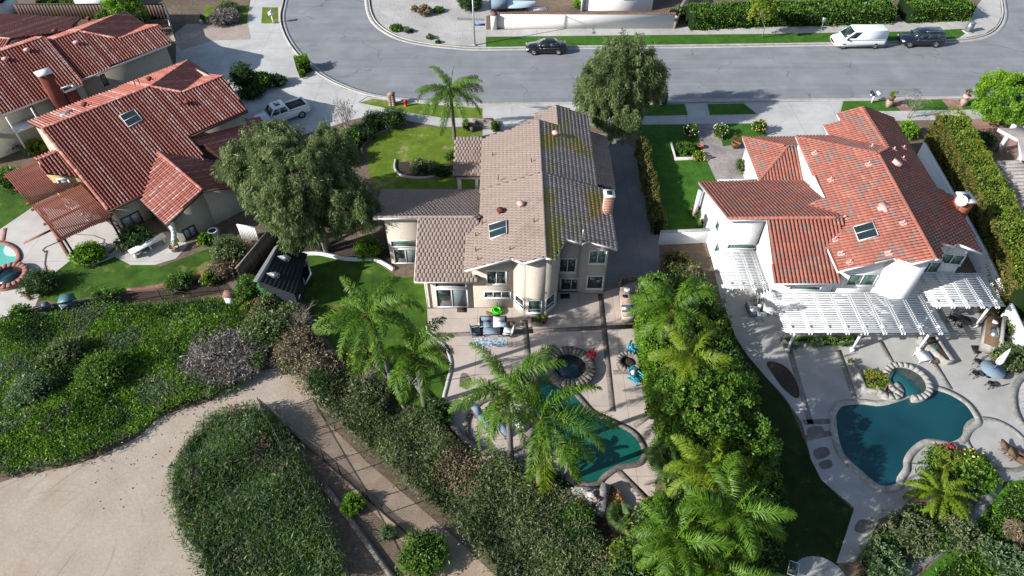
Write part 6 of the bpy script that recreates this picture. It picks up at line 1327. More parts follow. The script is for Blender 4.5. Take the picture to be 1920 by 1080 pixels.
# ================================================================ vehicles (local: +x forward)
def vehicle(name, label, cat, L, Wd, prof, cab, wheels, wr, body, glassm='glass', extra=None, trim='black', clad=None):
    """prof: (x, zlow, zhigh, halfwidth) stations of the lower body; cab: (x0,x1 at belt, x0,x1 at roof, zbelt, zroof, hw belt, hw roof)"""
    t = thing(name, label, cat); mb = MB(); V = []; n = 10
    for x, zl_, zh, hw in prof:
        m = (zl_ + zh) / 2
        V += [(x, -hw * .9, zl_), (x, -hw, zl_ + .12), (x, -hw, m + .05), (x, -hw * .97, zh - .09), (x, -hw * .84, zh), (x, hw * .84, zh), (x, hw * .97, zh - .09), (x, hw, m + .05), (x, hw, zl_ + .12), (x, hw * .9, zl_)]
    F = [(i * n + k, (i + 1) * n + k, (i + 1) * n + (k + 1) % n, i * n + (k + 1) % n) for i in range(len(prof) - 1) for k in range(n)]
    F += [tuple(range(n)), tuple(range(len(prof) * n - 1, (len(prof) - 1) * n - 1, -1))]
    mb.add(V, F)
    bx0, bx1, rx0, rx1, zb, zr_, hb, hr = cab; rc = .06
    B_ = [(bx0, -hb, zb), (bx1, -hb, zb), (bx1, hb, zb), (bx0, hb, zb)]; Rf = [(rx0, -hr, zr_), (rx1, -hr, zr_), (rx1, hr, zr_), (rx0, hr, zr_)]
    Rt = [(rx0 + .12, -hr + .14, zr_ + rc), (rx1 - .15, -hr + .14, zr_ + rc), (rx1 - .15, hr - .14, zr_ + rc), (rx0 + .12, hr - .14, zr_ + rc)]
    mb.add(B_ + Rf + Rt, [(0, 1, 5, 4), (1, 2, 6, 5), (2, 3, 7, 6), (3, 0, 4, 7), (4, 5, 9, 8), (5, 6, 10, 9), (6, 7, 11, 10), (7, 4, 8, 11), (8, 9, 10, 11)])
    mb.build('body', M[body], t)
    def gl(nm, a, b, c, d, u0=.06, u1=.94, v0=.1, v1=.9, off=.012, mat=glassm):
        a, b, c, d = map(np.array, (a, b, c, d)); f = lambda u, v: (a * (1 - u) + b * u) * (1 - v) + (d * (1 - u) + c * u) * v
        nn = np.cross(b - a, d - a); nn = nn / np.linalg.norm(nn) * off; q = [f(u0, v0) + nn, f(u1, v0) + nn, f(u1, v1) + nn, f(u0, v1) + nn]
        MB().add([tuple(x) for x in q] + [tuple(x - nn * .9) for x in q], [(0, 1, 2, 3), (0, 4, 5, 1), (1, 5, 6, 2), (2, 6, 7, 3), (3, 7, 4, 0)]).build(nm, M[mat], t)
    gl('windshield', B_[1], B_[2], Rf[2], Rf[1])
    sw = (extra or {}).get('side', [(.06, .48), (.52, .93)])
    if not (extra or {}).get('norear'): gl('rear_window', B_[3], B_[0], Rf[0], Rf[3])
    for u0, u1 in sw:
        gl('side_window', B_[0], B_[1], Rf[1], Rf[0], u0, u1, .12, .88); gl('side_window', B_[2], B_[3], Rf[3], Rf[2], 1 - u1, 1 - u0, .12, .88)
    hw0 = max(p[3] for p in prof)
    for x in wheels:
        for sd in (-1, 1):
            cx = (x, sd * (hw0 - .10), wr); w_ = MB(); rg = MB(); nn = 16
            v = [(x + wr * q * math.cos(2 * math.pi * k / nn), sd * (hw0 - .21 + d), wr + wr * q * math.sin(2 * math.pi * k / nn)) for q, d in ((.62, 0), (1, 0), (1, .2), (.62, .222)) for k in range(nn)]
            w_.add(v, [(i * nn + k, i * nn + (k + 1) % nn, (i + 1) * nn + (k + 1) % nn, (i + 1) * nn + k) for i in range(3) for k in range(nn)])
            wo = w_.build('wheel', M['black'], t)
            v = [(x + wr * .62 * math.cos(2 * math.pi * k / nn), sd * (hw0 + .008), wr + wr * .62 * math.sin(2 * math.pi * k / nn)) for k in range(nn)] + [(x, sd * (hw0 - .02), wr)]
            rg.add(v, [(k, (k + 1) % nn, nn) for k in range(nn)])
            for k in range(5): a_ = 2 * math.pi * k / 5; rg.bar((x, sd * (hw0 + .012), wr), (x + wr * .58 * math.cos(a_), sd * (hw0 + .012), wr + wr * .58 * math.sin(a_)), .05, .02, up=(0, sd, 0))
            rg.build('rim', M['steel'], wo)
    xf, xk = prof[-1][0], prof[0][0]; zf_ = prof[-1][2]; zk = prof[0][2]
    e = extra or {}
    for sd in (-1, 1):
        y = sd * (prof[-2][3] - .22)
        MB().box(xf - .28, y - .17, zf_ - .16, xf + .015, y + .17, zf_ - .01).build('headlight', M['headlamp'], t)
        y = sd * (prof[0][3] - .12); MB().box(xk - .012, y - .09, zk - .32, xk + .06, y + .09, zk - .06).build('tail_light', M['taillamp'], t)
        MB().box(bx1 - .45, sd * (hb + .02) - .02 * sd, zb + .0, bx1 - .28, sd * (hb + .22), zb + .16).build('side_mirror', M[e.get('mirror', body)], t)
        MB().bar((bx0 + .25, sd * (hw0 + .004), zb - .1), (bx1 - .3, sd * (hw0 + .004), zb - .1), .02, .03).build('belt_trim', M['steel' if not e.get('notrim') else trim], t)
    MB().box(xf - .02, -.5, prof[-1][1] + .12, xf + .03, .5, zf_ - .06).build('grille', M['black'], t)
    MB().box(xk - .015, -.26, .45, xk + .0, .26, .58).build('number_plate', M['white'], t)
    if clad: 
        for sd in (-1, 1): MB().box(xk + .1, sd * hw0 - .015, .32, xf - .25, sd * hw0 + .015, .58).build('sill_cladding', M['grey'], t)
    return t
M['headlamp'] = flat('headlamp', (.6, .62, .62), .15); M['taillamp'] = flat('taillamp', (.22, .012, .012), .25)
M['carblack'] = flat('black_car_paint', (.008, .009, .011), .22, coat=.6); M['carnavy'] = flat('navy_car_paint', (.008, .012, .024), .2, coat=.6)
M['carwhite'] = flat('white_car_paint', (.74, .75, .76), .3, coat=.4); M['bed'] = flat('truck_bed_liner', (.035, .03, .028), .7)
p = at(1024, 97); v = vehicle('parked_car', 'black sedan parked alone at the far kerb', 'car', 4.8, 1.8, [(-2.4, .3, .92, .74), (-2.15, .24, 1.0, .87), (-1.3, .22, .98, .9), (0, .22, .96, .91), (1.2, .22, .93, .9), (2.0, .24, .84, .86), (2.35, .3, .72, .70)], (-1.75, 1.15, -.95, .25, .95, 1.40, .80, .60), (-1.42, 1.45), .33, 'carblack'); place(v, p[0], p[1] - .0, .012, R(181))
p = at(1604, 85); v = vehicle('parked_van', 'white cargo van with dark lower trim parked at the far kerb', 'van', 5.9, 2.0, [(-2.95, .35, 1.2, .95), (-2.7, .3, 1.22, 1.0), (0, .3, 1.22, 1.01), (1.5, .3, 1.22, 1.0), (2.3, .3, 1.12, .98), (2.8, .33, .98, .90), (2.97, .4, .82, .78)], (-2.92, 2.1, -2.85, .95, 1.2, 2.15, .98, .86), (-1.85, 1.9), .36, 'carwhite', extra={'side': [(.76, .965)], 'norear': True, 'notrim': True, 'mirror': 'black'}, clad=True); place(v, p[0], p[1], .012, R(181))
p = at(1722, 83); v = vehicle('parked_suv', 'dark navy suv parked behind the white van', 'suv', 5.1, 1.95, [(-2.5, .4, 1.05, .86), (-2.3, .34, 1.12, .95), (0, .32, 1.1, .97), (1.3, .32, 1.08, .96), (2.1, .34, 1.0, .92), (2.5, .42, .86, .78)], (-2.4, 1.25, -2.2, .5, 1.08, 1.74, .90, .72), (-1.55, 1.55), .39, 'carnavy', extra={'side': [(.04, .3), (.33, .62), (.65, .94)]}); place(v, p[0], p[1], .012, R(181))
for sd in (-.62, .62): MB().tube([(-2.0, sd, 1.84), (.1, sd, 1.84)], .025, 6).build('roof_rail', M['steel'], v)
# pickup in the driveway
q = vehicle('pickup_truck', 'white pickup with open bed and sunroof in the driveway shade', 'pickup', 5.6, 1.95, [(-2.75, .5, 1.12, .9), (-2.6, .42, 1.15, .96), (-.6, .36, 1.15, .97), (1.3, .36, 1.12, .97), (2.2, .38, 1.08, .94), (2.65, .45, .95, .85), (2.78, .5, .85, .8)], (-.65, 1.45, -.45, .85, 1.13, 1.82, .88, .72), (-1.75, 1.75), .41, 'carwhite')
MB().box(-2.55, -.72, 1.152, -.78, .72, 1.165).build('truck_bed', M['bed'], q)
mb = MB().box(-2.66, -.95, 1.153, -.72, -.74, 1.24).box(-2.66, .74, 1.153, -.72, .95, 1.24).box(-2.75, -.94, 1.153, -2.58, .94, 1.24); mb.build('bed_rail', M['carwhite'], q)
MB().box(-.05, -.38, 1.882, .5, .38, 1.892).build('sunroof', M['glass'], q)
a, b = np.array(xy(492, 236)), np.array(xy(574, 208)); dd = a - b; p = (np.array(xy(531, 224)))
place(q, p[0], p[1], .012, math.atan2(dd[1], dd[0]))
# ================================================================ street things
t = thing('street_lamp', 'tall pale street lamp with blue street sign at the gravel corner', 'street lamp', (*xy(890, 85), 0))
MB().tube([(0, 0, 0), (0, 0, .3), (0, 0, 8.2)], [.14, .11, .07], 10).build('pole', M['grey'], t); MB().tube([(0, 0, 8.1), (.1, -.9, 8.5), (.15, -2.0, 8.55)], [.05, .045, .04], 8).build('arm', M['grey'], t)
MB().blob((.17, -2.3, 8.48), (.16, .38, .10), 8, 5, 0).build('lamp_head', M['grey'], t); sg = MB().box(.12, -.015, 2.42, 1.32, .015, 2.68).build('street_sign', M['bluepaint'], t)
MB().lathe([(.24, 0), (.24, .12), (.15, .14)], n=12).build('footing', M['kerb'], t)
def signpost(label, px, h, name='sign_post'):
    t = thing(name, label, 'sign', (*xy(*px), 0)); MB().tube([(0, 0, 0), (.12, .05, h)], .03, 6).build('post', M['grey'], t); MB().box(-.13, -.01, h - .55, .36, .01, h + .1).build('sign_plate', M['grey'], t); return t
signpost('grey back of a parking sign on the far parkway strip', (1533, 71), 2.4)
t = thing('utility_box', 'grey leaning utility box at the street corner', 'utility box', (*xy(1814, 60), 0), R(12)); MB().box(-.32, -.28, .1, .32, .28, 1.15).build('cabinet', M['grey'], t); MB().box(-.38, -.34, 1.152, .38, .34, 1.22).build('lid', M['grey'], t); MB().box(-.5, -.45, 0, .5, .45, .1).build('pad', M['kerb'], t)
t = thing('fire_hydrant', 'red fire hydrant on the near parkway strip', 'hydrant', (*xy(761, 199), 0)); MB().lathe([(.19, 0), (.19, .06), (.13, .08), (.13, .55), (.17, .57), (.17, .62), (.12, .74), (.04, .80)], n=12).build('barrel', M['redpaint'] if 'redpaint' in M else M['lred'], t)
M['redpaint'] = flat('red_paint', (.45, .02, .02), .4); t.children[0].data.materials[0] = M['redpaint']
for k in (-1, 1): MB().tube([(.1 * k, 0, .45), (.24 * k, 0, .45)], .07, 8).build('nozzle', M['redpaint'], t)
t = thing('mailbox_pillar', 'stone mailbox pillar with pitched cap by the kerb', 'pillar', (*xy(736, 196), 0)); MB().box(-.32, -.32, 0, .32, .32, 1.25).build('pillar_body', M['rockp'], t)
mb = MB()
for z in np.arange(.02, 1.2, .2):
    for k in range(3): mb.box(-.33 - RNG.uniform(0, .03), -.345, z, .33, -.322, z + .17) if k == 0 else mb.box(-.3 + .3 * (k - 1) + .02, -.36, z, -.3 + .3 * k, -.346, z + .17)
mb.build('stones', M['rockp'], t, kind='stuff'); MB().add([(-.4, -.4, 1.253), (.4, -.4, 1.253), (.4, .4, 1.253), (-.4, .4, 1.253), (0, 0, 1.5)], [(0, 1, 4), (1, 2, 4), (2, 3, 4), (3, 0, 4), (3, 2, 1, 0)]).build('cap', M['rockp'], t)
t = thing('mailbox', 'white mailbox on a white post by the curved kerb', 'mailbox', (*xy(513, 44), 0)); MB().box(-.07, -.07, 0, .07, .07, 1.1).build('post', M['white'], t); MB().box(-.32, -.18, 1.1, .32, .18, 1.45).build('box', M['white'], t); MB().box(-.06, -.3, 1.452, .1, .3, 1.6).build('flag', M['white'], t)
t = thing('mailbox', 'pair of black mailboxes on one white post', 'mailbox', (*xy(1634, 193), 0)); MB().box(-.08, -.08, 0, .08, .08, 1.0).build('post', M['white'], t); MB().box(-.5, -.07, .9, .5, .07, 1.0).build('arm', M['white'], t)
for k in (-.32, .32): MB().tube([(k, -.3, 1.15), (k, .3, 1.15)], .15, 10).build('box', M['black' if k < 0 else 'white'], t)
def bin_(label, px, m='greybin', rz=0):
    t = thing('wheelie_bin', label, 'bin', (*xy(*px), 0), rz); mb = MB(); v = [(x * (.26 if z < .5 else .32), y * (.28 if z < .5 else .36), z) for z in (.08, .98) for x, y in ((-1, -1), (1, -1), (1, 1), (-1, 1))]
    mb.add(v, [(3, 2, 1, 0), (4, 5, 6, 7), (0, 1, 5, 4), (1, 2, 6, 5), (2, 3, 7, 6), (3, 0, 4, 7)]); mb.build('bin_body', M[m], t); MB().bar((0, -.4, 1.03), (0, .4, 1.0), .68, .06).build('lid', M[m], t)
    for k in (-.25, .25): MB().tube([(k - .03, .3, .1), (k + .03, .3, .1)], .1, 10).build('wheel', M['black'], t)
    return t
M['greybin'] = flat('bluegrey_plastic', (.06, .09, .115), .5); bin_('blue grey wheelie bin at the kerb by the street tree', (1244, 194))
def pot(label, px, r, h, mat='terra', plant=None, ph=.6, name='plant_pot', n=160, L=.14, Wd=.05, wpos=None):
    p = wpos or xy(*px); t = thing(name, label, 'plant pot', (*p, 0)); MB().lathe([(r * .62, 0), (r * .95, h * .85), (r * 1.08, h * .87), (r * 1.08, h), (r * .92, h), (r * .88, h * .86)], n=14).build('pot', M[mat], t)
    if plant: fb = MB(); clumps(fb, (0, 0, h + ph * .4), (r * 1.15, r * 1.15, ph * .6), max(6, n // 12), 12, .12, L, Wd, 0, .3); fb.build('plant', M[plant], t)
    return t
pot('terracotta pot with spiky red plant by the front walk', (1378, 277), .42, .6, 'terra', 'lhedge', 1.0, L=.5, Wd=.06)
pot('small terracotta pot inside the walled front bed', (1312, 278), .3, .4, 'terra')
for lab, px in (('yellow potted plant on a pink pedestal by the twin mailboxes', (1665, 199)), ('red potted plant on a pink pedestal by the second brick walk', (1804, 197))):
    t = thing('planter_pedestal', lab, 'planter', (*xy(*px), 0)); MB().box(-.3, -.3, 0, .3, .3, .7).build('pedestal', M['rockp'], t); MB().lathe([(.2, .702), (.33, 1.05), (.36, 1.15)], n=12).build('pot', M['mastic'] if 'red' in lab else M['teak'], t)
    fb = MB(); clumps(fb, (0, 0, 1.45), (.35, .35, .4), 16, 10, .12, .3, .06, 0, .3); fb.build('plant', M['lyellow' if 'yellow' in lab else 'lhedge'], t)
def rock(label, px, s, mat='rockw', group=None):
    x, y = xy(*px); mb = MB().blob((0, 0, s * .35), (s * .6, s * .5, s * .55), 8, 6, .28); return tag(mb.build('boulder', M[mat], off=(x, y, 0)), label, 'boulder', group)
rock('white boulder in the gravel nearest the curved kerb', (732, 43), .85); rock('white boulder beside the fountain grass', (815, 30), .8); rock('pink brown boulder in the middle of the gravel corner', (858, 46), 1.0, 'rockp'); rock('pale pointed boulder near the street lamp foot', (853, 81), .95)
rock('flat grey stone beside the front walk pot', (1365, 277), .8, 'rock'); rock('pale stone at the pool island corner', (1725, 868), .5)
rock('white stone beside the round patio at the bottom', (1532, 1040), .5)
mb = MB()
for k in range(46): mb.blob((RNG.uniform(-2.2, 2.2), RNG.uniform(-1.3, 1.3), .12), (RNG.uniform(.15, .3),) * 2 + (RNG.uniform(.15, .25),), 6, 4, .25, mi=int(k % 2))
o = mb.build('rock_garden', [M['rockp'], M['rock']], off=(*xy(1862, 228), 0)); o['kind'] = 'stuff'
mb = MB()
for k in range(60): mb.blob((RNG.uniform(-2, 2.6), RNG.uniform(-1.2, 1.2), .1), (RNG.uniform(.12, .25),) * 3, 6, 4, .25)
o = mb.build('white_stones', M['rockw'], off=(*xy(820, 4), 0)); o['kind'] = 'stuff'
for px in ((630, 15), (807, 117), (765, 176)):
    MB().lathe([(.62, 0), (.62, .012)], n=20).build('manhole_collar', M['kerb'], off=(*xy(*px), .006), kind='structure'); MB().lathe([(.42, 0), (.42, .02)], n=20).build('manhole_cover', M['black'], off=(*xy(*px), .006), kind='structure')
# behind the block wall
t = thing('boat', 'upturned pale blue boat hull behind the block wall', 'boat', (*xy(968, 18), 0)); v = []; nn = 9
for i in range(9):
    f = i / 8; wdt = .85 * math.sin(math.pi * min(1, .2 + f * .8)) ** .7 + .03
    for k in range(nn): a_ = math.pi * k / (nn - 1); v.append((-2.4 + 4.8 * f, wdt * math.cos(a_), .55 + .55 * math.sin(a_)))
MB().add(v, [(i * nn + k, (i + 1) * nn + k, (i + 1) * nn + k + 1, i * nn + k + 1) for i in range(8) for k in range(nn - 1)]).build('hull', M['bluehull'] if 'bluehull' in M else M['white'], t); MB().box(-1.6, -.5, 0, -1.4, .5, .55).box(1.2, -.5, 0, 1.4, .5, .55).build('trestle', M['teak'], t)
M['bluehull'] = flat('pale_blue_hull', (.42, .52, .60), .35); t.children[0].data.materials[0] = M['bluehull']
t = thing('covered_trailer', 'trailer under a dark blue grey cover behind the block wall', 'trailer', (*xy(936, 18), 0)); MB().prism([(-1.0, -.9), (1.0, -.9), (1.3, 1.6), (-1.0, 1.6)], .5, 1.5).build('cover', M['bluecush'], t); MB().box(-.9, -.8, .15, .9, 1.5, .498).build('chassis', M['black'], t)
t = thing('lumber_pile', 'white planks stacked on the dirt beside the boat', 'lumber', (*xy(1005, 17), 0))
for k in range(5): MB().box(-1.4 + .2 * RNG.random(), -.4 + k * .18, .0, 1.3 + .3 * RNG.random(), -.4 + k * .18 + .14, .08 + .04 * (k % 2)).build('plank', M['white'], t)
t = thing('shed', 'grey roofed white shed behind the dark fence', 'shed', (*xy(195, 12), 0)); MB().box(-2.6, -1.5, 0, 2.6, 1.5, 2.0).build('wall', M['white'], t); MB().add([(-2.9, -1.8, 2.0), (2.9, -1.8, 2.0), (2.9, 1.8, 2.0), (-2.9, 1.8, 2.0), (-2.4, 0, 2.7), (2.4, 0, 2.7)], [(0, 1, 5, 4), (2, 3, 4, 5), (1, 2, 5), (3, 0, 4), (3, 2, 1, 0)]).build('roof', M['kerb'], t)
t = thing('shed', 'dark roofed shed with white gable at the upper left edge', 'shed', (*xy(4, 26), 0)); MB().box(-3, -1.4, 0, 1.8, 1.4, 2.2).build('wall', M['white'], t); MB().add([(-3.3, -1.7, 2.1), (2.0, -1.7, 2.1), (2.0, 1.7, 2.1), (-3.3, 1.7, 2.1), (-3.3, 0, 3.2), (2.0, 0, 3.2)], [(0, 1, 5, 4), (2, 3, 4, 5), (3, 2, 1, 0), (1, 2, 5), (3, 0, 4)]).build('roof', M['slate'], t)
t = thing('patio_cover', 'white slatted patio cover behind the shaded red roof', 'patio cover', (*xy(138, 48), 0))
a_ = [at(104, 38, 2.9), at(142, 42, 2.9), at(155, 58, 2.9), at(122, 62, 2.9)]; a_ = [np.array(q) - np.array(t.location) for q in a_]
for k in range(5): f = (k + .5) / 5; MB().bar(tuple(a_[0] * (1 - f) + a_[3] * f), tuple(a_[1] * (1 - f) + a_[2] * f), .3, .06).build('slat', M['white'], t)
for i, j in ((0, 3), (1, 2)): MB().bar(tuple(a_[i] - np.array((0, 0, .1))), tuple(a_[j] - np.array((0, 0, .1))), .15, .12).build('beam', M['white'], t); MB().tube([(a_[j][0], a_[j][1], 0), tuple(a_[j] - np.array((0, 0, .15)))], .07, 6).build('post', M['white'], t)
# front garden walls
wall_thing('low stone seat wall at the head of the front lawn', [xy(882, 248), xy(890, 232), xy(922, 232), xy(926, 245)], .55, .5, M['stone'])
t = wall_thing('low grey block edging round the flower bed on the front lawn', [xy(1258, 270), xy(1266, 300), xy(1334, 297)], .3, .22, M['kerb'])
# ================================================================ back garden of the taupe house
def cushion(mb, x0, y0, z0, x1, y1, z1): return mb.box(x0, y0, z0, x1, y1, z1)
sheet('outdoor_rug', [(887, 634), (950, 634), (952, 651), (888, 651)], 6 * G, pm('patterned_rug', (.42, .48, .52), (.14, .19, .24), 5, .5, bump=.2, fine=12, lo=.45, hi=.55, bigamt=0))
o = bpy.data.objects['outdoor_rug']; del o['kind']; tag(o, 'blue and white patterned rug under the patio seating', 'rug')
t = thing('patio_sofa', 'dark framed sofa with pale cushion and striped throw on the patio', 'sofa', (*xy(925, 612), 0), R(1))
MB().box(-1.0, -.38, .12, 1.0, .38, .3).box(-1.0, .3, .302, 1.0, .4, .75).build('frame', M['black'], t)
for x in (-1.02, .92): MB().box(x, -.4, 0, x + .1, .4, .58).build('armrest', M['black'], t)
for k in range(2): MB().box(-.88 + k * .89, -.36, .304, -.02 + k * .89, .26, .44).build('seat_cushion', M['cushion'], t); MB().box(-.88 + k * .89, .12, .445, -.02 + k * .89, .28, .8).build('back_cushion', M['bluecush'] if k == 0 else M['cushion'], t)
MB().box(-.8, -.38, .445, -.1, .1, .47).build('throw', M['bluecush'], t)
def patio_chair(label, px, rz, cm='bluecush'):
    t = thing('patio_chair', label, 'chair', (*xy(*px), 0), rz, 'patio lounge chairs'); MB().box(-.36, -.34, .2, .36, .34, .3).build('seat_frame', M['black'], t); MB().box(-.3, -.3, .302, .3, .28, .42).build('seat_cushion', M[cm], t); MB().bar((0, .3, .3), (0, .44, .82), .62, .1).build('backrest', M[cm], t)
    for x in (-.36, .3): MB().box(x, -.34, .5, x + .06, .36, .55).build('armrest', M['black'], t)
    for x in (-.33, .3):
        for y in (-.3, .3): MB().box(x, y - .02, 0, x + .04, y + .02, .2).build('leg', M['black'], t)
    return t
patio_chair('dark patio chair at the left end of the rug', (893, 626), R(100), 'bluecush'); patio_chair('pale cushioned patio chair at the right end of the rug', (952, 627), R(-100), 'cushion')
t = thing('coffee_table', 'dark low coffee table on the patterned rug', 'table', (*xy(922, 627), 0)); MB().box(-.62, -.3, .36, .62, .3, .4).build('tabletop', M['bluecush'], t)
for x in (-.55, .5):
    for y in (-.26, .22): MB().box(x, y, 0, x + .05, y + .05, .36).build('leg', M['black'], t)
def stool(label, px, m='offwhite', r=.24, h=.45): t = thing('side_table', label, 'side table', (*xy(*px), 0)); MB().lathe([(r * .7, 0), (r * .7, .04), (.05, .06), (.05, h - .05), (r, h - .04), (r, h)], n=14).build('table_body', M[m], t); return t
stool('round white side table left of the patio sofa', (902, 616)); stool('round blue grey side table right of the patio sofa', (947, 616), 'bluecush')
t = thing('folding_stool', 'small wooden stool right of the patio sofa', 'stool', (*xy(959, 613), 0)); MB().box(-.25, -.18, .4, .25, .18, .44).build('seat', M['teak'], t)
for x in (-.22, .19): MB().bar((x, -.16, 0), (x, .16, .4), .04, .04).build('leg', M['teak'], t); MB().bar((x, .16, 0), (x, -.16, .4), .04, .04).build('leg', M['teak'], t)
M['lime'] = flat('lime_plastic', (.06, .55, .01), .4)
t = thing('hose_reel', 'lime green hose coiled in a round tub by the house wall', 'hose reel', (*xy(932, 586), 0)); mb = MB(); mb.lathe([(.32, 0), (.42, .26), (.44, .28), (.36, .28), (.3, .08)], n=16); mb.build('tub', M['lime'], t)
mb = MB(); 
for k in range(3): mb.tube([(.26 * math.cos(a_), .26 * math.sin(a_), .2 + .06 * k) for a_ in np.linspace(0, 6.2, 18)], .04, 5)
mb.build('hose', M['lime'], t); MB().tube([(0, .3, 0), (0, .32, .75)], .04, 6).build('stand', M['teak'], t)
def flatitem(name, label, cat, poly, mat, h=.015): 
    P = W(poly); c = np.array(P).mean(0); o = MB().prism([tuple(np.array(p) - c) for p in P], 0, h).build(name, mat); o.location = (c[0], c[1], 5 * G); return tag(o, label, cat)
flatitem('doormat', 'brown mat in front of the left sliding door', 'mat', [(857, 577.5), (875, 577.5), (875, 586), (857, 586)], M['mulch']); flatitem('doormat', 'dark mat in front of the right sliding door', 'mat', [(1050, 552), (1068, 551), (1069, 560), (1051, 561)], M['black']); flatitem('doormat', 'straw coloured mat beside the lime hose tub', 'mat', [(911, 583), (936, 590), (940, 598), (912, 591)], M['teak'])
flatitem('grill_mat', 'dark grill mat in front of the stone grill island', 'mat', [(1820, 648), (1834, 648), (1840, 663), (1826, 664)], M['black'])
t = thing('planter_box', 'square planter box with plants below the bay window', 'planter', (*xy(1006, 607), 0)); mb = MB().box(-.42, -.3, 0, .42, -.24, .5).box(-.42, .24, 0, .42, .3, .5).box(-.42, -.24, 0, -.36, .24, .5).box(.36, -.24, 0, .42, .24, .5).box(-.36, -.24, .3, .36, .24, .36); mb.build('box', M['stone'], t); fb = MB(); clumps(fb, (0, 0, .5), (.34, .22, .22), 20, 12, .1, .12, .05, 0, .3); fb.build('plant', M['lgreen'], t)
pot('red glazed pot beside the planter box under the bay window', (1020, 604), .26, .5, 'redpot', 'lgreen', .3); pot('red glazed pot at the edge of the raised spa', (1108, 672), .3, .55, 'redpot', 'lred', .3)
t = thing('outdoor_kitchen', 'long tan outdoor kitchen island with sink and domed grill', 'outdoor kitchen', (*xy(1178, 575), 0)); kx = lambda px, py: tuple(np.array(xy(px, py, .95)) - np.array(t.location[:2]))
c4 = [kx(1163, 540), kx(1190, 539), kx(1194, 590), kx(1168, 592)]; c4 = [(q[0], q[1] * 1.0) for q in c4]
MB().prism(c4, 0, .92).build('counter_base', M['stuccoB'], t); cc_ = np.array(c4).mean(0); MB().prism([tuple(cc_ + (np.array(q) - cc_) * 1.04) for q in c4], .922, .98).build('countertop', M['rockp'], t)
gx, gy = kx(1176, 580); mb = MB(); v = [(gx - .42 + .84 * i, gy - .3 + .6 * (math.cos(a_) * -.5 + .5), 1.0 + .32 * math.sin(a_)) for i in (0, 1) for a_ in np.linspace(0, math.pi, 7)]
mb.add(v, [(k, k + 1, k + 8, k + 7) for k in range(6)] + [tuple(range(6, -1, -1)), tuple(range(7, 14))]); mb.build('grill_lid', M['steel'], t); MB().box(gx - .36, gy - .34, 1.06, gx + .36, gy - .3, 1.1).build('handle', M['black'], t)
sx, sy = kx(1172, 556); MB().box(sx - .2, sy - .16, .982, sx + .2, sy + .16, .992).build('sink', M['black'], t); MB().tube([(sx + .05, sy + .2, .98), (sx + .05, sy + .2, 1.2), (sx, sy + .05, 1.22)], .02, 6).build('tap', M['steel'], t)
sx, sy = kx(1176, 545); MB().blob((sx, sy, 1.03), (.28, .18, .07), 8, 5, .3).build('cleaning_cloth', M['cushion'], t)
wall_thing('raised stone planter wall behind the outdoor kitchen', [xy(1160, 540), xy(1163, 528), xy(1196, 526), xy(1200, 560)], .6, .3, M['stone'])
t = thing('fire_pit', 'round stone fire pit between two turquoise chairs', 'fire pit', (*xy(1178, 684), 0)); mb = MB().lathe([(.85, 0), (.85, .38), (.55, .38), (.55, .12)], n=22); mb.build('ring_core', M['stone'], t)
for k in range(18): a_ = 2 * math.pi * k / 18; o = wedge(.53, .9, 2 * math.pi / 18, .382, .45 + RNG.uniform(0, .015)).build('stone', M['rock' if k % 3 else 'stone'], t); o.rotation_euler = (0, 0, a_)
MB().lathe([(.54, .13), (.54, .2), (.2, .28)], n=12).build('lava_rock', M['mulch'], t)
def adirondack(label, px, rz):
    t = thing('adirondack_chair', label, 'chair', (*xy(*px), 0), rz, 'turquoise chairs by the fire pit')
    for k in range(5): MB().bar((-.28, -.3 + k * .13, .36 - k * .035), (.28, -.3 + k * .13, .36 - k * .035), .115, .025).build('seat_slat', M['turq'], t)
    for k in range(5): MB().bar((-.24 + k * .12, .3, .2), (-.26 + k * .13, .62, 1.0 - .05 * abs(k - 2)), .1, .025, up=(0, -1, .3)).build('back_slat', M['turq'], t)
    for x in (-.36, .36): MB().box(x - .07, -.42, .54, x + .07, .42, .565).build('armrest', M['turq'], t); MB().box(x - .03, -.38, 0, x + .03, -.3, .54).build('leg', M['turq'], t); MB().bar((x, -.3, .36), (x, .55, .03), .04, .09).build('leg', M['turq'], t)
    MB().bar((0, .2, .3), (0, .42, .72), .4, .12).build('pillow', M['cushion'], t); return t
adirondack('turquoise wooden chair with pillow on the far side of the fire pit', (1187, 658), R(150)); adirondack('turquoise wooden chair with pillow on the near side of the fire pit', (1193, 713), R(40))
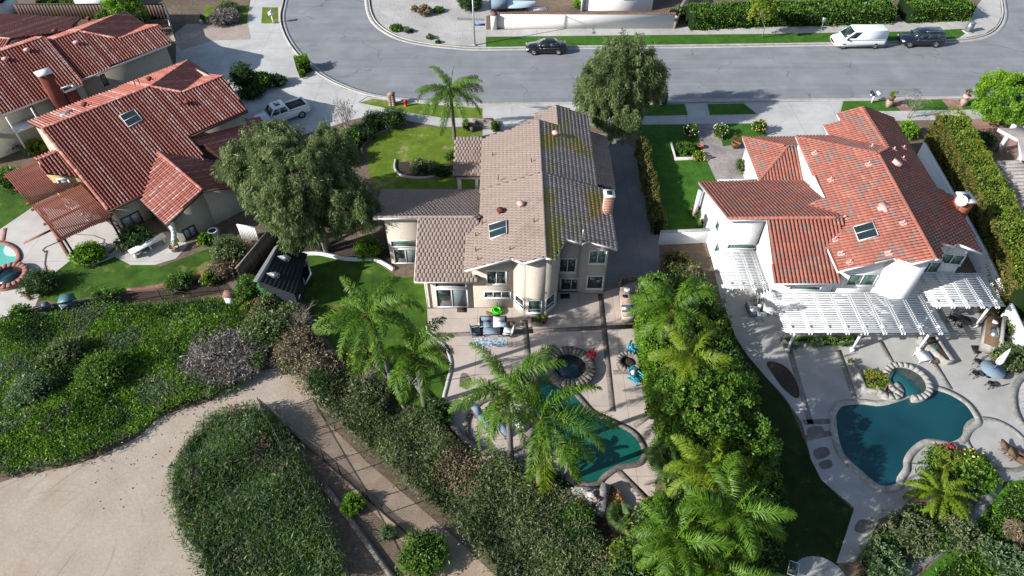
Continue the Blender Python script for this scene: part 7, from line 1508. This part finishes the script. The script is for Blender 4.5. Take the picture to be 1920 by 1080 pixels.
# raised spa
sp_ = xy(1068, 694); t = thing('spa', 'raised round stone spa with dark water above the green pool', 'spa', (*sp_, 0)); MB().lathe([(1.75, 0), (1.75, .42), (1.15, .42), (1.15, .1)], n=32).build('ring_core', M['stone'], t)
for k in range(30): o = wedge(1.12, 1.8, 2 * math.pi / 30, .422, .485 + RNG.uniform(0, .012)).build('coping_stone', M['band' if k % 3 else 'stone'], t); o.rotation_euler = (0, 0, 2 * math.pi * k / 30)
MB().lathe([(1.145, .25), (1.145, .3)], n=32).build('spa_water', M['waterDk'], t)
def lounger(label, px, rz, fm='black', cm='cushion', group=None):
    t = thing('sun_lounger', label, 'sun lounger', (*xy(*px), 0), rz, group)
    for x in (-.31, .27): MB().box(x, -.95, .28, x + .04, .95, .33).build('side_rail', M[fm], t)
    for x in (-.31, .27):
        for y in (-.9, .5): MB().box(x, y, 0, x + .04, y + .05, .28).build('leg', M[fm], t)
    for k in range(7): MB().box(-.27, -.93 + k * .2, .3, .27, -.93 + k * .2 + .1, .32).build('slat', M[fm], t)
    MB().box(-.27, -.9, .335, .27, .3, .41).build('seat_cushion', M[cm], t); MB().bar((0, .3, .37), (0, .92, .72), .54, .08).build('back_cushion', M[cm], t); MB().bar((0, .33, .31), (0, .95, .66), .6, .03).build('back_frame', M[fm], t); return t
lounger('dark slatted lounger on the left of the pool terrace', (905, 790), R(35), 'teak', 'bluecush', 'pool terrace loungers'); lounger('dark slatted lounger on the right of the pool terrace', (938, 802), R(38), 'teak', 'bluecush', 'pool terrace loungers'); lounger('pale cushioned lounger under the palm on the pool terrace', (968, 790), R(30), 'grey', 'cushion', 'pool terrace loungers')
# waterfall rocks and pots
rw = thing('rock_waterfall', 'pile of pale rocks forming a waterfall at the pool end', 'rock waterfall', (*xy(1098, 938), 0))
MB().prism([(-.9, .55), (.55, .62), (.8, .25), (.4, -.1), (-.8, -.05)], .5, .6).build('spill_slab', M['coping'], rw)
for k in range(44):
    a_ = RNG.uniform(0, 6.28); rr = RNG.uniform(.2, 1.35); s = RNG.uniform(.16, .36); y = rr * math.sin(a_) * .75 - .25
    MB().blob((0, 0, 0), (s, s * .8, s * .75), 7, 5, .3, flatb=False).build('rock', M['rockw' if k % 3 else 'rockp'], rw).location = (rr * math.cos(a_), y, .15 + max(0, .95 - rr * .6) * RNG.uniform(.4, 1.0))
pot('large terracotta pot nearest the terrace corner', (1149, 946), .52, .55, 'terra', 'lgreen', .25); pot('second terracotta pot behind the large one', (1145, 930), .42, .5, 'terra', 'ldark', .2)
MB_p = [xy(1135, 918), xy(1128, 940), xy(1122, 968)]; wall_thing('dark rock wall between waterfall and terrace', MB_p, .8, .6, M['rock'], name='rock_wall')
# playhouse
ph = thing('playhouse', 'dark roofed garden playhouse with two small dormers', 'playhouse', (*xy(520, 535), 0)); pw = lambda px, py, z: tuple(np.array(at(px, py, z)) - np.array(ph.location))
R1 = [pw(522, 458, 3.3), pw(482, 528, 3.3), pw(553, 552, 2.2), pw(577, 478, 2.2)]; R2 = [pw(522, 458, 3.3), pw(482, 528, 3.3), pw(474, 527, 2.6), pw(514, 463, 2.6)]
R1 = [tuple(q) for q in fitplane(R1)]; n_ = newell(np.array(R1))
mb = MB(); A1_, B1_, C1_, D1_ = map(np.array, R1)
for k in range(9):
    f0, f1 = k / 9, (k + 1) / 9 + .02; q = [A1_ + (D1_ - A1_) * f0 + n_ * .03, B1_ + (C1_ - B1_) * f0 + n_ * .03, B1_ + (C1_ - B1_) * min(1, f1) + n_ * .055, A1_ + (D1_ - A1_) * min(1, f1) + n_ * .055]
    o = MB().add([tuple(x) for x in q] + [tuple(x - n_ * .05) for x in q], [(0, 1, 2, 3), (7, 6, 5, 4), (0, 4, 5, 1), (1, 5, 6, 2), (2, 6, 7, 3), (3, 7, 4, 0)]).build('shingle_course', M['slate'], ph)
MB().add([tuple(q) for q in R2] + [tuple(np.array(q) - np.array((0, 0, .06))) for q in R2], [(0, 1, 2, 3), (7, 6, 5, 4)]).build('back_roof', M['grey'], ph)
wl = [np.array(q) for q in (R2[3], R2[2], C1_, D1_)]; cw_ = sum(wl) / 4
mb = MB()
for i in range(4):
    a_, b_ = cw_ + (wl[i] - cw_) * .86, cw_ + (wl[(i + 1) % 4] - cw_) * .86
    mb.add([(a_[0], a_[1], 0), (b_[0], b_[1], 0), (b_[0], b_[1], b_[2] + .05), (a_[0], a_[1], a_[2] + .05)], [(0, 1, 2, 3)])
mb.build('wall', M['slate'], ph)
for px in ((534, 486), (514, 518)):
    c_ = np.array(onplane(*px, np.array(R1[0]) + np.array(ph.location), n_)) - np.array(ph.location); dn = (D1_ - A1_) / np.linalg.norm(D1_ - A1_); el = (B1_ - A1_) / np.linalg.norm(B1_ - A1_)
    tip = c_ - dn * .6 + n_ * .06; L1, L2, tp = c_ + dn * .35 + el * .34 + n_ * .05, c_ + dn * .35 - el * .34 + n_ * .05, c_ + dn * .3 + np.array((0, 0, .62))
    d_ = MB().add([tuple(tip), tuple(L1), tuple(L2), tuple(tp)], [(0, 1, 3), (0, 3, 2), (1, 2, 3), (0, 2, 1)]).build('dormer', M['slateblue'] if 'slateblue' in M else M['grey'], ph); f_ = (L1 + L2 + tp) / 3
    MB().add([tuple(f_ + (q - f_) * .62 + dn * .02) for q in (L1, L2, tp)], [(0, 1, 2)]).build('dormer_frame', M['white'], d_); MB().add([tuple(f_ + (q - f_) * .4 + dn * .03) for q in (L1, L2, tp)], [(0, 1, 2)]).build('pane', M['glass'], d_)
f_ = [pw(576, 490, 1.9), pw(583, 513, 1.9), pw(572, 533, 1.2), pw(566, 512, 1.2)]; fo = MB()
for i in range(4): fo.bar(f_[i], f_[(i + 1) % 4], .1, .1)
fo = fo.build('skylight_frame', M['white'], ph); MB().add(f_, [(0, 1, 2, 3)]).build('pane', M['glass'], fo)
pr = [pw(548, 532, 1.75), pw(556, 530, 1.75), pw(562, 552, 1.2), pw(540, 556, 1.2), pw(520, 545, 1.4)]; MB().add(pr + [tuple(np.array(q) - np.array((0, 0, .08))) for q in pr], [(0, 1, 2, 3, 4), (9, 8, 7, 6, 5)]).build('porch_roof', M['slate'], ph)
mb = MB(); a_, b_ = np.array(pw(528, 570, 0)), np.array(pw(552, 580, 0))
for k in range(8): q = a_ + (b_ - a_) * k / 7; MB().tube([(q[0], q[1], .15), (q[0], q[1], .9)], .03, 5).build('baluster', M['white'], ph)
MB().bar((a_[0], a_[1], .92), (b_[0], b_[1], .92), .08, .06).build('handrail', M['white'], ph); MB().bar((b_[0], b_[1], 0.0), tuple(np.array(pw(562, 552, 1.2))), .1, .1).build('porch_post', M['white'], ph)
M['tarp'] = pm('green_tarp', (.03, .16, .06), (.02, .10, .04), 3, .6, bump=.5)
t = thing('slide', 'green tube slide running down beside the playhouse', 'slide', (*xy(500, 560), 0)); q_ = [tuple(np.array(at(*a_)) - np.array(t.location)) for a_ in ((486, 534, 1.5), (496, 542, 1.4), (508, 552, 1.1), (520, 562, .7), (527, 574, .35))]; MB().tube(q_, [.34, .36, .36, .34, .32], 9).build('slide_tube', M['tarp'], t); MB().tube([tuple(np.array(at(488, 552, .6)) - np.array(t.location)), tuple(np.array(at(508, 566, .5)) - np.array(t.location))], .22, 8).build('lower_tube', M['tarp'], t)
# ================================================================ garden of the white house
def stone_ring(label, c, r0, r1, h, mat, n=26, water=None, name='spa', cat='spa', sweep=(0, 360)):
    t = thing(name, label, cat, (*c, 0)); a0, a1 = map(R, sweep); mb = MB(); m = max(12, n); pts = [((r0 + r1) / 2 * math.cos(a_), (r0 + r1) / 2 * math.sin(a_)) for a_ in np.linspace(a0, a1, m)]; full = abs(a1 - a0 - 2 * math.pi) < .01
    mb.ribbon(pts[:-1] if full else pts, (r1 - r0) / 2, (r1 - r0) / 2, 0, h, closed=full); mb.build('ring_core', mat, t)
    k_ = int((a1 - a0) * (r0 + r1) / 2 / .36)
    for k in range(k_): o = wedge(r0 - .02, r1 + .03, (a1 - a0) / k_, h + .002, h + .06 + RNG.uniform(0, .012)).build('coping_stone', mat, t); o.rotation_euler = (0, 0, a0 + (a1 - a0) * (k + .5) / k_)
    if water: MB().lathe([(r0 + .005, h - .12), (r0 + .005, h - .08)], n=30).build('spa_water', water, t)
    return t
stone_ring('raised stone spa with teal water at the head of the teal pool', xy(1698, 720), 1.2, 1.58, .36, M['coping'], water=M['waterSpaC'], sweep=(-100, 230)); stone_ring('small spillway basin on the left of the teal spa', xy(1664, 734), .48, .88, .34, M['coping'], water=M['waterDk'], sweep=(90, 400), name='spillway_basin', cat='basin')
wall_thing('stone planter wall around the leafy bed left of the teal spa', [xy(1600, 690), xy(1618, 735), xy(1650, 738), xy(1668, 700)], .4, .35, M['coping'])
def planter(label, px4, h, mat): 
    P = W(px4); c = np.array(P).mean(0); t = thing('stone_planter', label, 'planter', (*c, 0)); Q = [tuple(np.array(p) - c) for p in P]; MB().ribbon(Q, .0, .28, 0, h, closed=True).build('planter_wall', mat, t); MB().prism([tuple(np.array(q) * .96) for q in Q], .05, h - .12).build('soil', M['mulch'], t); return t
planter('long low stone planter under the long white pergola', [(1462, 650), (1466, 634), (1624, 632), (1630, 646)], .5, M['coping']); planter('angled stone planter right of the pergola post', [(1716, 640), (1752, 634), (1786, 684), (1766, 686)], .5, M['coping'])
planter('small square stone planter in shade by the patio step', [(1466, 640), (1480, 640), (1482, 656), (1468, 656)], .35, M['stone'])
for k in range(5):
    x0_, y0_ = xy(1432, 585); fo = thing('folding_chair', ('leftmost folded black chair under the small white pergola', 'folded white chair next to the leftmost black one', 'folded black chair in the middle of the leaning row', 'folded white chair second from the right of the leaning row', 'rightmost folded black chair under the small white pergola')[k], 'folding chair', (x0_ - .7 + k * .28, y0_, 0), 0, 'folded chairs under the small pergola'); cm = M['white' if k % 2 else 'black']
    for e in (-.2, .2): MB().bar((e, -.35, 0), (e - .05, .35, 1.15), .04, .04).build('frame_side', cm, fo)
    MB().bar((-.2, .3, 1.05), (.2, .3, 1.05), .04, .05).build('top_bar', cm, fo); MB().bar((0, -.1, .45), (-.03, .1, .8), .38, .05).build('seat', cm, fo)
def plastic_chair(label, px, rz, m='white'):
    t = thing('plastic_chair', label, 'chair', (*xy(*px), 0), rz); MB().box(-.26, -.26, .42, .26, .26, .46).build('seat', M[m], t)
    for k in range(5): MB().bar((-.22 + k * .11, .25, .46), (-.24 + k * .12, .33, .88), .07, .025, up=(0, -1, 0)).build('back_slat', M[m], t)
    for x in (-.27, .27): MB().box(x - .03, -.25, .64, x + .03, .28, .67).build('armrest', M[m], t)
    for x in (-.24, .24):
        for y in (-.23, .23): MB().bar((x * 1.1, y * 1.1, 0), (x, y, .42), .05, .05).build('leg', M[m], t)
    return t
plastic_chair('white plastic armchair in front of the folded chairs', (1424, 597), R(170)); plastic_chair('white plastic chair on the pale pool patio at left', (222, 425), R(-60))
t = thing('cooler_box', 'blue grey covered box beside the folded chairs', 'box', (*xy(1408, 584), 0), R(5)); MB().box(-.3, -.6, 0, .3, .6, .6).build('box_body', M['bluecush'], t); MB().box(-.33, -.63, .602, .33, .63, .68).build('lid', M['grey'], t)
t = thing('dining_set_table', 'round glass patio table with folded white umbrella', 'table', (*xy(1852, 704), 0)); MB().lathe([(.78, .70), (.8, .72), (.8, .74)], n=24).build('tabletop', M['bluecush'], t); MB().lathe([(.3, 0), (.05, .05), (.05, .7)], n=10).build('pedestal', M['black'], t)
um = thing('umbrella', 'folded white umbrella leaning out of the patio table', 'umbrella', (*xy(1852, 704), .745)); MB().tube([(0, 0, 0), (.15, .1, .9)], .03, 6).build('pole', M['grey'], um); MB().tube([(.1, .08, .55), (.16, .12, .8), (.3, .25, 1.5), (.36, .3, 1.9)], [.2, .24, .13, .02], 9).build('canopy', M['cushion'], um)
def iron_chair(label, px, rz):
    t = thing('iron_chair', label, 'chair', (*xy(*px), 0), rz, 'black iron dining chairs'); mb = MB()
    MB().lathe([(.25, .42), (.25, .45)], n=12).build('seat', M['black'], t)
    for a_ in (45, 135, 225, 315): MB().tube([(.2 * math.cos(R(a_)), .2 * math.sin(R(a_)), .42), (.26 * math.cos(R(a_)), .26 * math.sin(R(a_)), 0)], .02, 5).build('leg', M['black'], t)
    MB().tube([(.28 * math.cos(a_), .26 + .03 * math.sin(a_), .45 + .48 * math.sin(a_)) for a_ in np.linspace(0, math.pi, 9)], .022, 5).build('back_frame', M['black'], t)
    for k in (-.12, 0, .12): MB().tube([(k, .26, .45), (k, .28, .88)], .014, 4).build('back_bar', M['black'], t)
    return t
for lab, px, rz in (('black iron chair at the upper left of the glass table', (1829, 684), 40), ('black iron chair at the lower left of the glass table', (1824, 706), 110), ('black iron chair in front of the glass table', (1853, 726), 190), ('black iron chair right of the glass table', (1878, 703), 265)): iron_chair(lab, px, R(rz))
gi = thing('grill_island', 'stone grill island with steel grill beside the tall hedge', 'grill island', (*xy(1852, 635), 0), R(-30)); MB().box(-.5, -1.6, 0, .5, 1.6, .9).build('counter_base', M['coping'], gi); MB().box(-.55, -1.65, .902, .55, 1.65, .96).build('countertop', M['teak'], gi); v = [(-.3 + .62 * (math.cos(a_) * -.5 + .5), -.75 + .8 * i, .98 + .3 * math.sin(a_)) for i in (0, 1) for a_ in np.linspace(0, math.pi, 7)]; MB().add(v, [(k + 7, k + 8, k + 1, k) for k in range(6)] + [tuple(range(7)), tuple(range(13, 6, -1))]).build('grill_lid', M['steel'], gi); MB().box(.35, -1.6, .962, .55, 1.6, 1.25).build('back_splash', M['coping'], gi); MB().box(-.2, .7, .962, .15, 1.0, 1.06).build('tray', M['white'], gi)
for k, (px, lab) in enumerate((((1878, 588), 'blue bucket at the far corner of the grill island'), ((1892, 628), 'white and blue bucket behind the grill island'))): t = thing('bucket', lab, 'bucket', (*xy(*px), 0)); MB().lathe([(.2, 0), (.27, .45), (.25, .45), (.2, .2)], n=14).build('bucket_body', M['bluepaint' if k == 0 else 'white'], t)
flatitem('bench_board', 'blue painted board on the ledge by the grill island', 'board', [(1884, 634), (1894, 634), (1898, 642), (1888, 643)], M['bluepaint'], .12)
t = thing('white_table', 'square white low table beside the angled planter', 'table', (*xy(1727, 674), 0), R(8)); MB().box(-.5, -.42, .4, .5, .42, .45).build('tabletop', M['white'], t)
for x in (-.45, .4):
    for y in (-.38, .33): MB().box(x, y, 0, x + .05, y + .05, .4).build('leg', M['white'], t)
t = thing('fire_bowl', 'round rusty fire bowl beside the white table', 'fire bowl', (*xy(1748, 680), 0)); MB().lathe([(.1, 0), (.26, .3), (.3, .32), (.24, .28)], n=14).build('bowl', M['teak'], t)
t = thing('glass_side_table', 'small square glass table by the angled planter', 'side table', (*xy(1745, 657), 0), R(8)); MB().box(-.34, -.26, .45, .34, .26, .48).build('tabletop', M['glassg'], t)
for x in (-.32, .27):
    for y in (-.24, .19): MB().box(x, y, 0, x + .05, y + .05, .45).build('leg', M['black'], t)
pot('small pot with red plant on the shaded patio', (1592, 684), .22, .3, 'offwhite', 'lhedge', .3)
lounger('brown lounge chair on the round deck at the right edge', (1898, 852), R(60), 'teak', 'rug_' if False else 'teak', 'brown loungers at the right edge'); lounger('second brown lounge chair at the right edge nearer the lawn', (1912, 868), R(50), 'teak', 'teak', 'brown loungers at the right edge')
t = thing('dark_patio_set', 'dark chair and table in shade under the right pergola', 'patio furniture', (*xy(1800, 612), 0)); MB().lathe([(.5, .68), (.5, .72)], n=16).build('tabletop', M['black'], t); MB().lathe([(.25, 0), (.05, .05), (.05, .68)], n=8).build('pedestal', M['black'], t)
plastic_chair('black chair in shade under the right pergola', (1782, 604), R(60), 'black')
t = thing('solar_panel', 'small tilted solar panel by the round patio at the bottom', 'solar panel', (*xy(1482, 1074), 0), R(-20)); MB().bar((0, -.3, .45), (0, .3, .75), .5, .03).build('panel', M['glass'], t); MB().bar((0, -.34, .42), (0, .34, .765), .56, .015).build('frame', M['white'], t); MB().tube([(0, 0, 0), (0, 0, .58)], .03, 6).build('pole', M['grey'], t)
flatitem('blue_float', 'blue pool brush lying in the bottom planting', 'pool brush', [(1648, 1006), (1652, 1005), (1657, 1022), (1652, 1024)], M['bluepaint'], .05)
# ================================================================ garden of the red tiled house
t = thing('white_bench', 'long white covered table below the bedroom window', 'table', (*xy(282, 468), 0), R(46)); MB().box(-1.5, -.32, .62, 1.5, .32, .72).build('tabletop', M['white'], t)
for x in (-1.3, 0, 1.2): MB().box(x, -.25, 0, x + .1, .25, .62).build('trestle', M['offwhite'], t)
pot('stone urn with yellow green plant at the side patio', (329, 470), .4, .5, 'rockp', 'lyellow', .5)
t = thing('air_conditioner', 'grey air conditioner with white top ring by the gable wall', 'air conditioner', (*xy(404, 446), 0)); MB().box(-.42, -.42, .05, .42, .42, .8).build('cabinet', M['grey'], t); MB().lathe([(.4, .802), (.44, .84), (.34, .86), (.32, .81)], n=18).build('top_ring', M['white'], t); MB().lathe([(.3, .803), (.3, .815)], n=14).build('fan_grille', M['black'], t); MB().box(-.55, -.5, 0, .55, .5, .05).build('pad', M['kerb'], t)
stone_ring('brick rimmed spa with dark water beside the bright pool', xy(20, 522), 1.05, 1.45, .35, M['redcop'], water=M['waterDk'])
mb = MB(); mb.tube([(*xy(*q), .05) for q in ((125, 448), (100, 458), (84, 465), (80, 470), (84, 474), (88, 470), (86, 480), (84, 495), (88, 512))], .025, 5); tag(mb.build('garden_hose', M['black'], off=(*xy(90, 470), 0)), 'dark garden hose snaking over the pale patio', 'hose')
mb = MB(); mb.tube([(*xy(*q), .05) for q in ((140, 440), (175, 442), (196, 450), (192, 458), (180, 459))], .022, 5); tag(mb.build('garden_hose', M['black'], off=(*xy(170, 445), 0)), 'thin hose curled on the patio beside the pergola', 'hose')
t = thing('pool_filter', 'dark round pool filter with pipes by the garden fence', 'pool equipment', (*xy(92, 582), 0)); MB().lathe([(.3, 0), (.32, .5), (.26, .75), (.1, .85)], n=14).build('tank', M['greybin'], t); MB().tube([(-.4, -.3, .1), (.9, -.5, .1), (1.1, -.1, .15), (1.1, .1, .4)], .05, 6).build('pipe', M['white'], t); MB().tube([(-.5, -.1, .3), (.5, .1, .3)], .05, 6).build('pipe', M['white'], t)
t = thing('pool_heater', 'teal pool heater cabinet by the garden fence', 'pool equipment', (*xy(135, 577), 0), R(12)); MB().box(-.45, -.4, .05, .45, .4, 1.0).build('cabinet', M['tealcab'] if 'tealcab' in M else M['greybin'], t); M['tealcab'] = flat('teal_cabinet', (.05, .13, .14), .5); t.children[0].data.materials[0] = M['tealcab']; MB().box(-.5, -.45, 1.002, .5, .45, 1.08).build('lid', M['tealcab'], t); MB().box(-.35, -.415, .2, .3, -.402, .8).build('access_panel', M['greybin'], t)
t = thing('pump', 'grey pool pump between filter and heater', 'pool equipment', (*xy(112, 578), 0)); MB().tube([(-.3, 0, .25), (.25, 0, .25)], .14, 10).build('motor', M['black'], t); MB().lathe([(.15, .1), (.16, .4), (.1, .45)], c=(.3, 0, 0), n=10).build('strainer', M['white'], t); MB().tube([(.3, 0, .45), (.35, .3, .6), (.9, .35, .5)], .04, 6).build('pipe', M['white'], t)
def tableset(label, px): t = thing('patio_table', label, 'table', (*xy(*px), 0)); MB().lathe([(.55, .7), (.55, .73)], n=16).build('tabletop', M['offwhite'], t); MB().lathe([(.28, 0), (.05, .05), (.05, .7)], n=8).build('pedestal', M['offwhite'], t)
tableset('round pale table under the red pergola', (155, 402))
plastic_chair('white chair under the red pergola left of the table', (140, 395), R(70)); plastic_chair('white chair under the red pergola near the posts', (172, 418), R(-80)); plastic_chair('white chair under the red pergola by the house wall', (182, 396), R(-120))
t = thing('white_lantern', 'small white garden lantern by the gravel yard', 'lantern', (*xy(379, 47), 0)); MB().lathe([(.16, 0), (.12, .5), (.2, .52), (.05, .75)], n=8).build('lantern_body', M['white'], t)
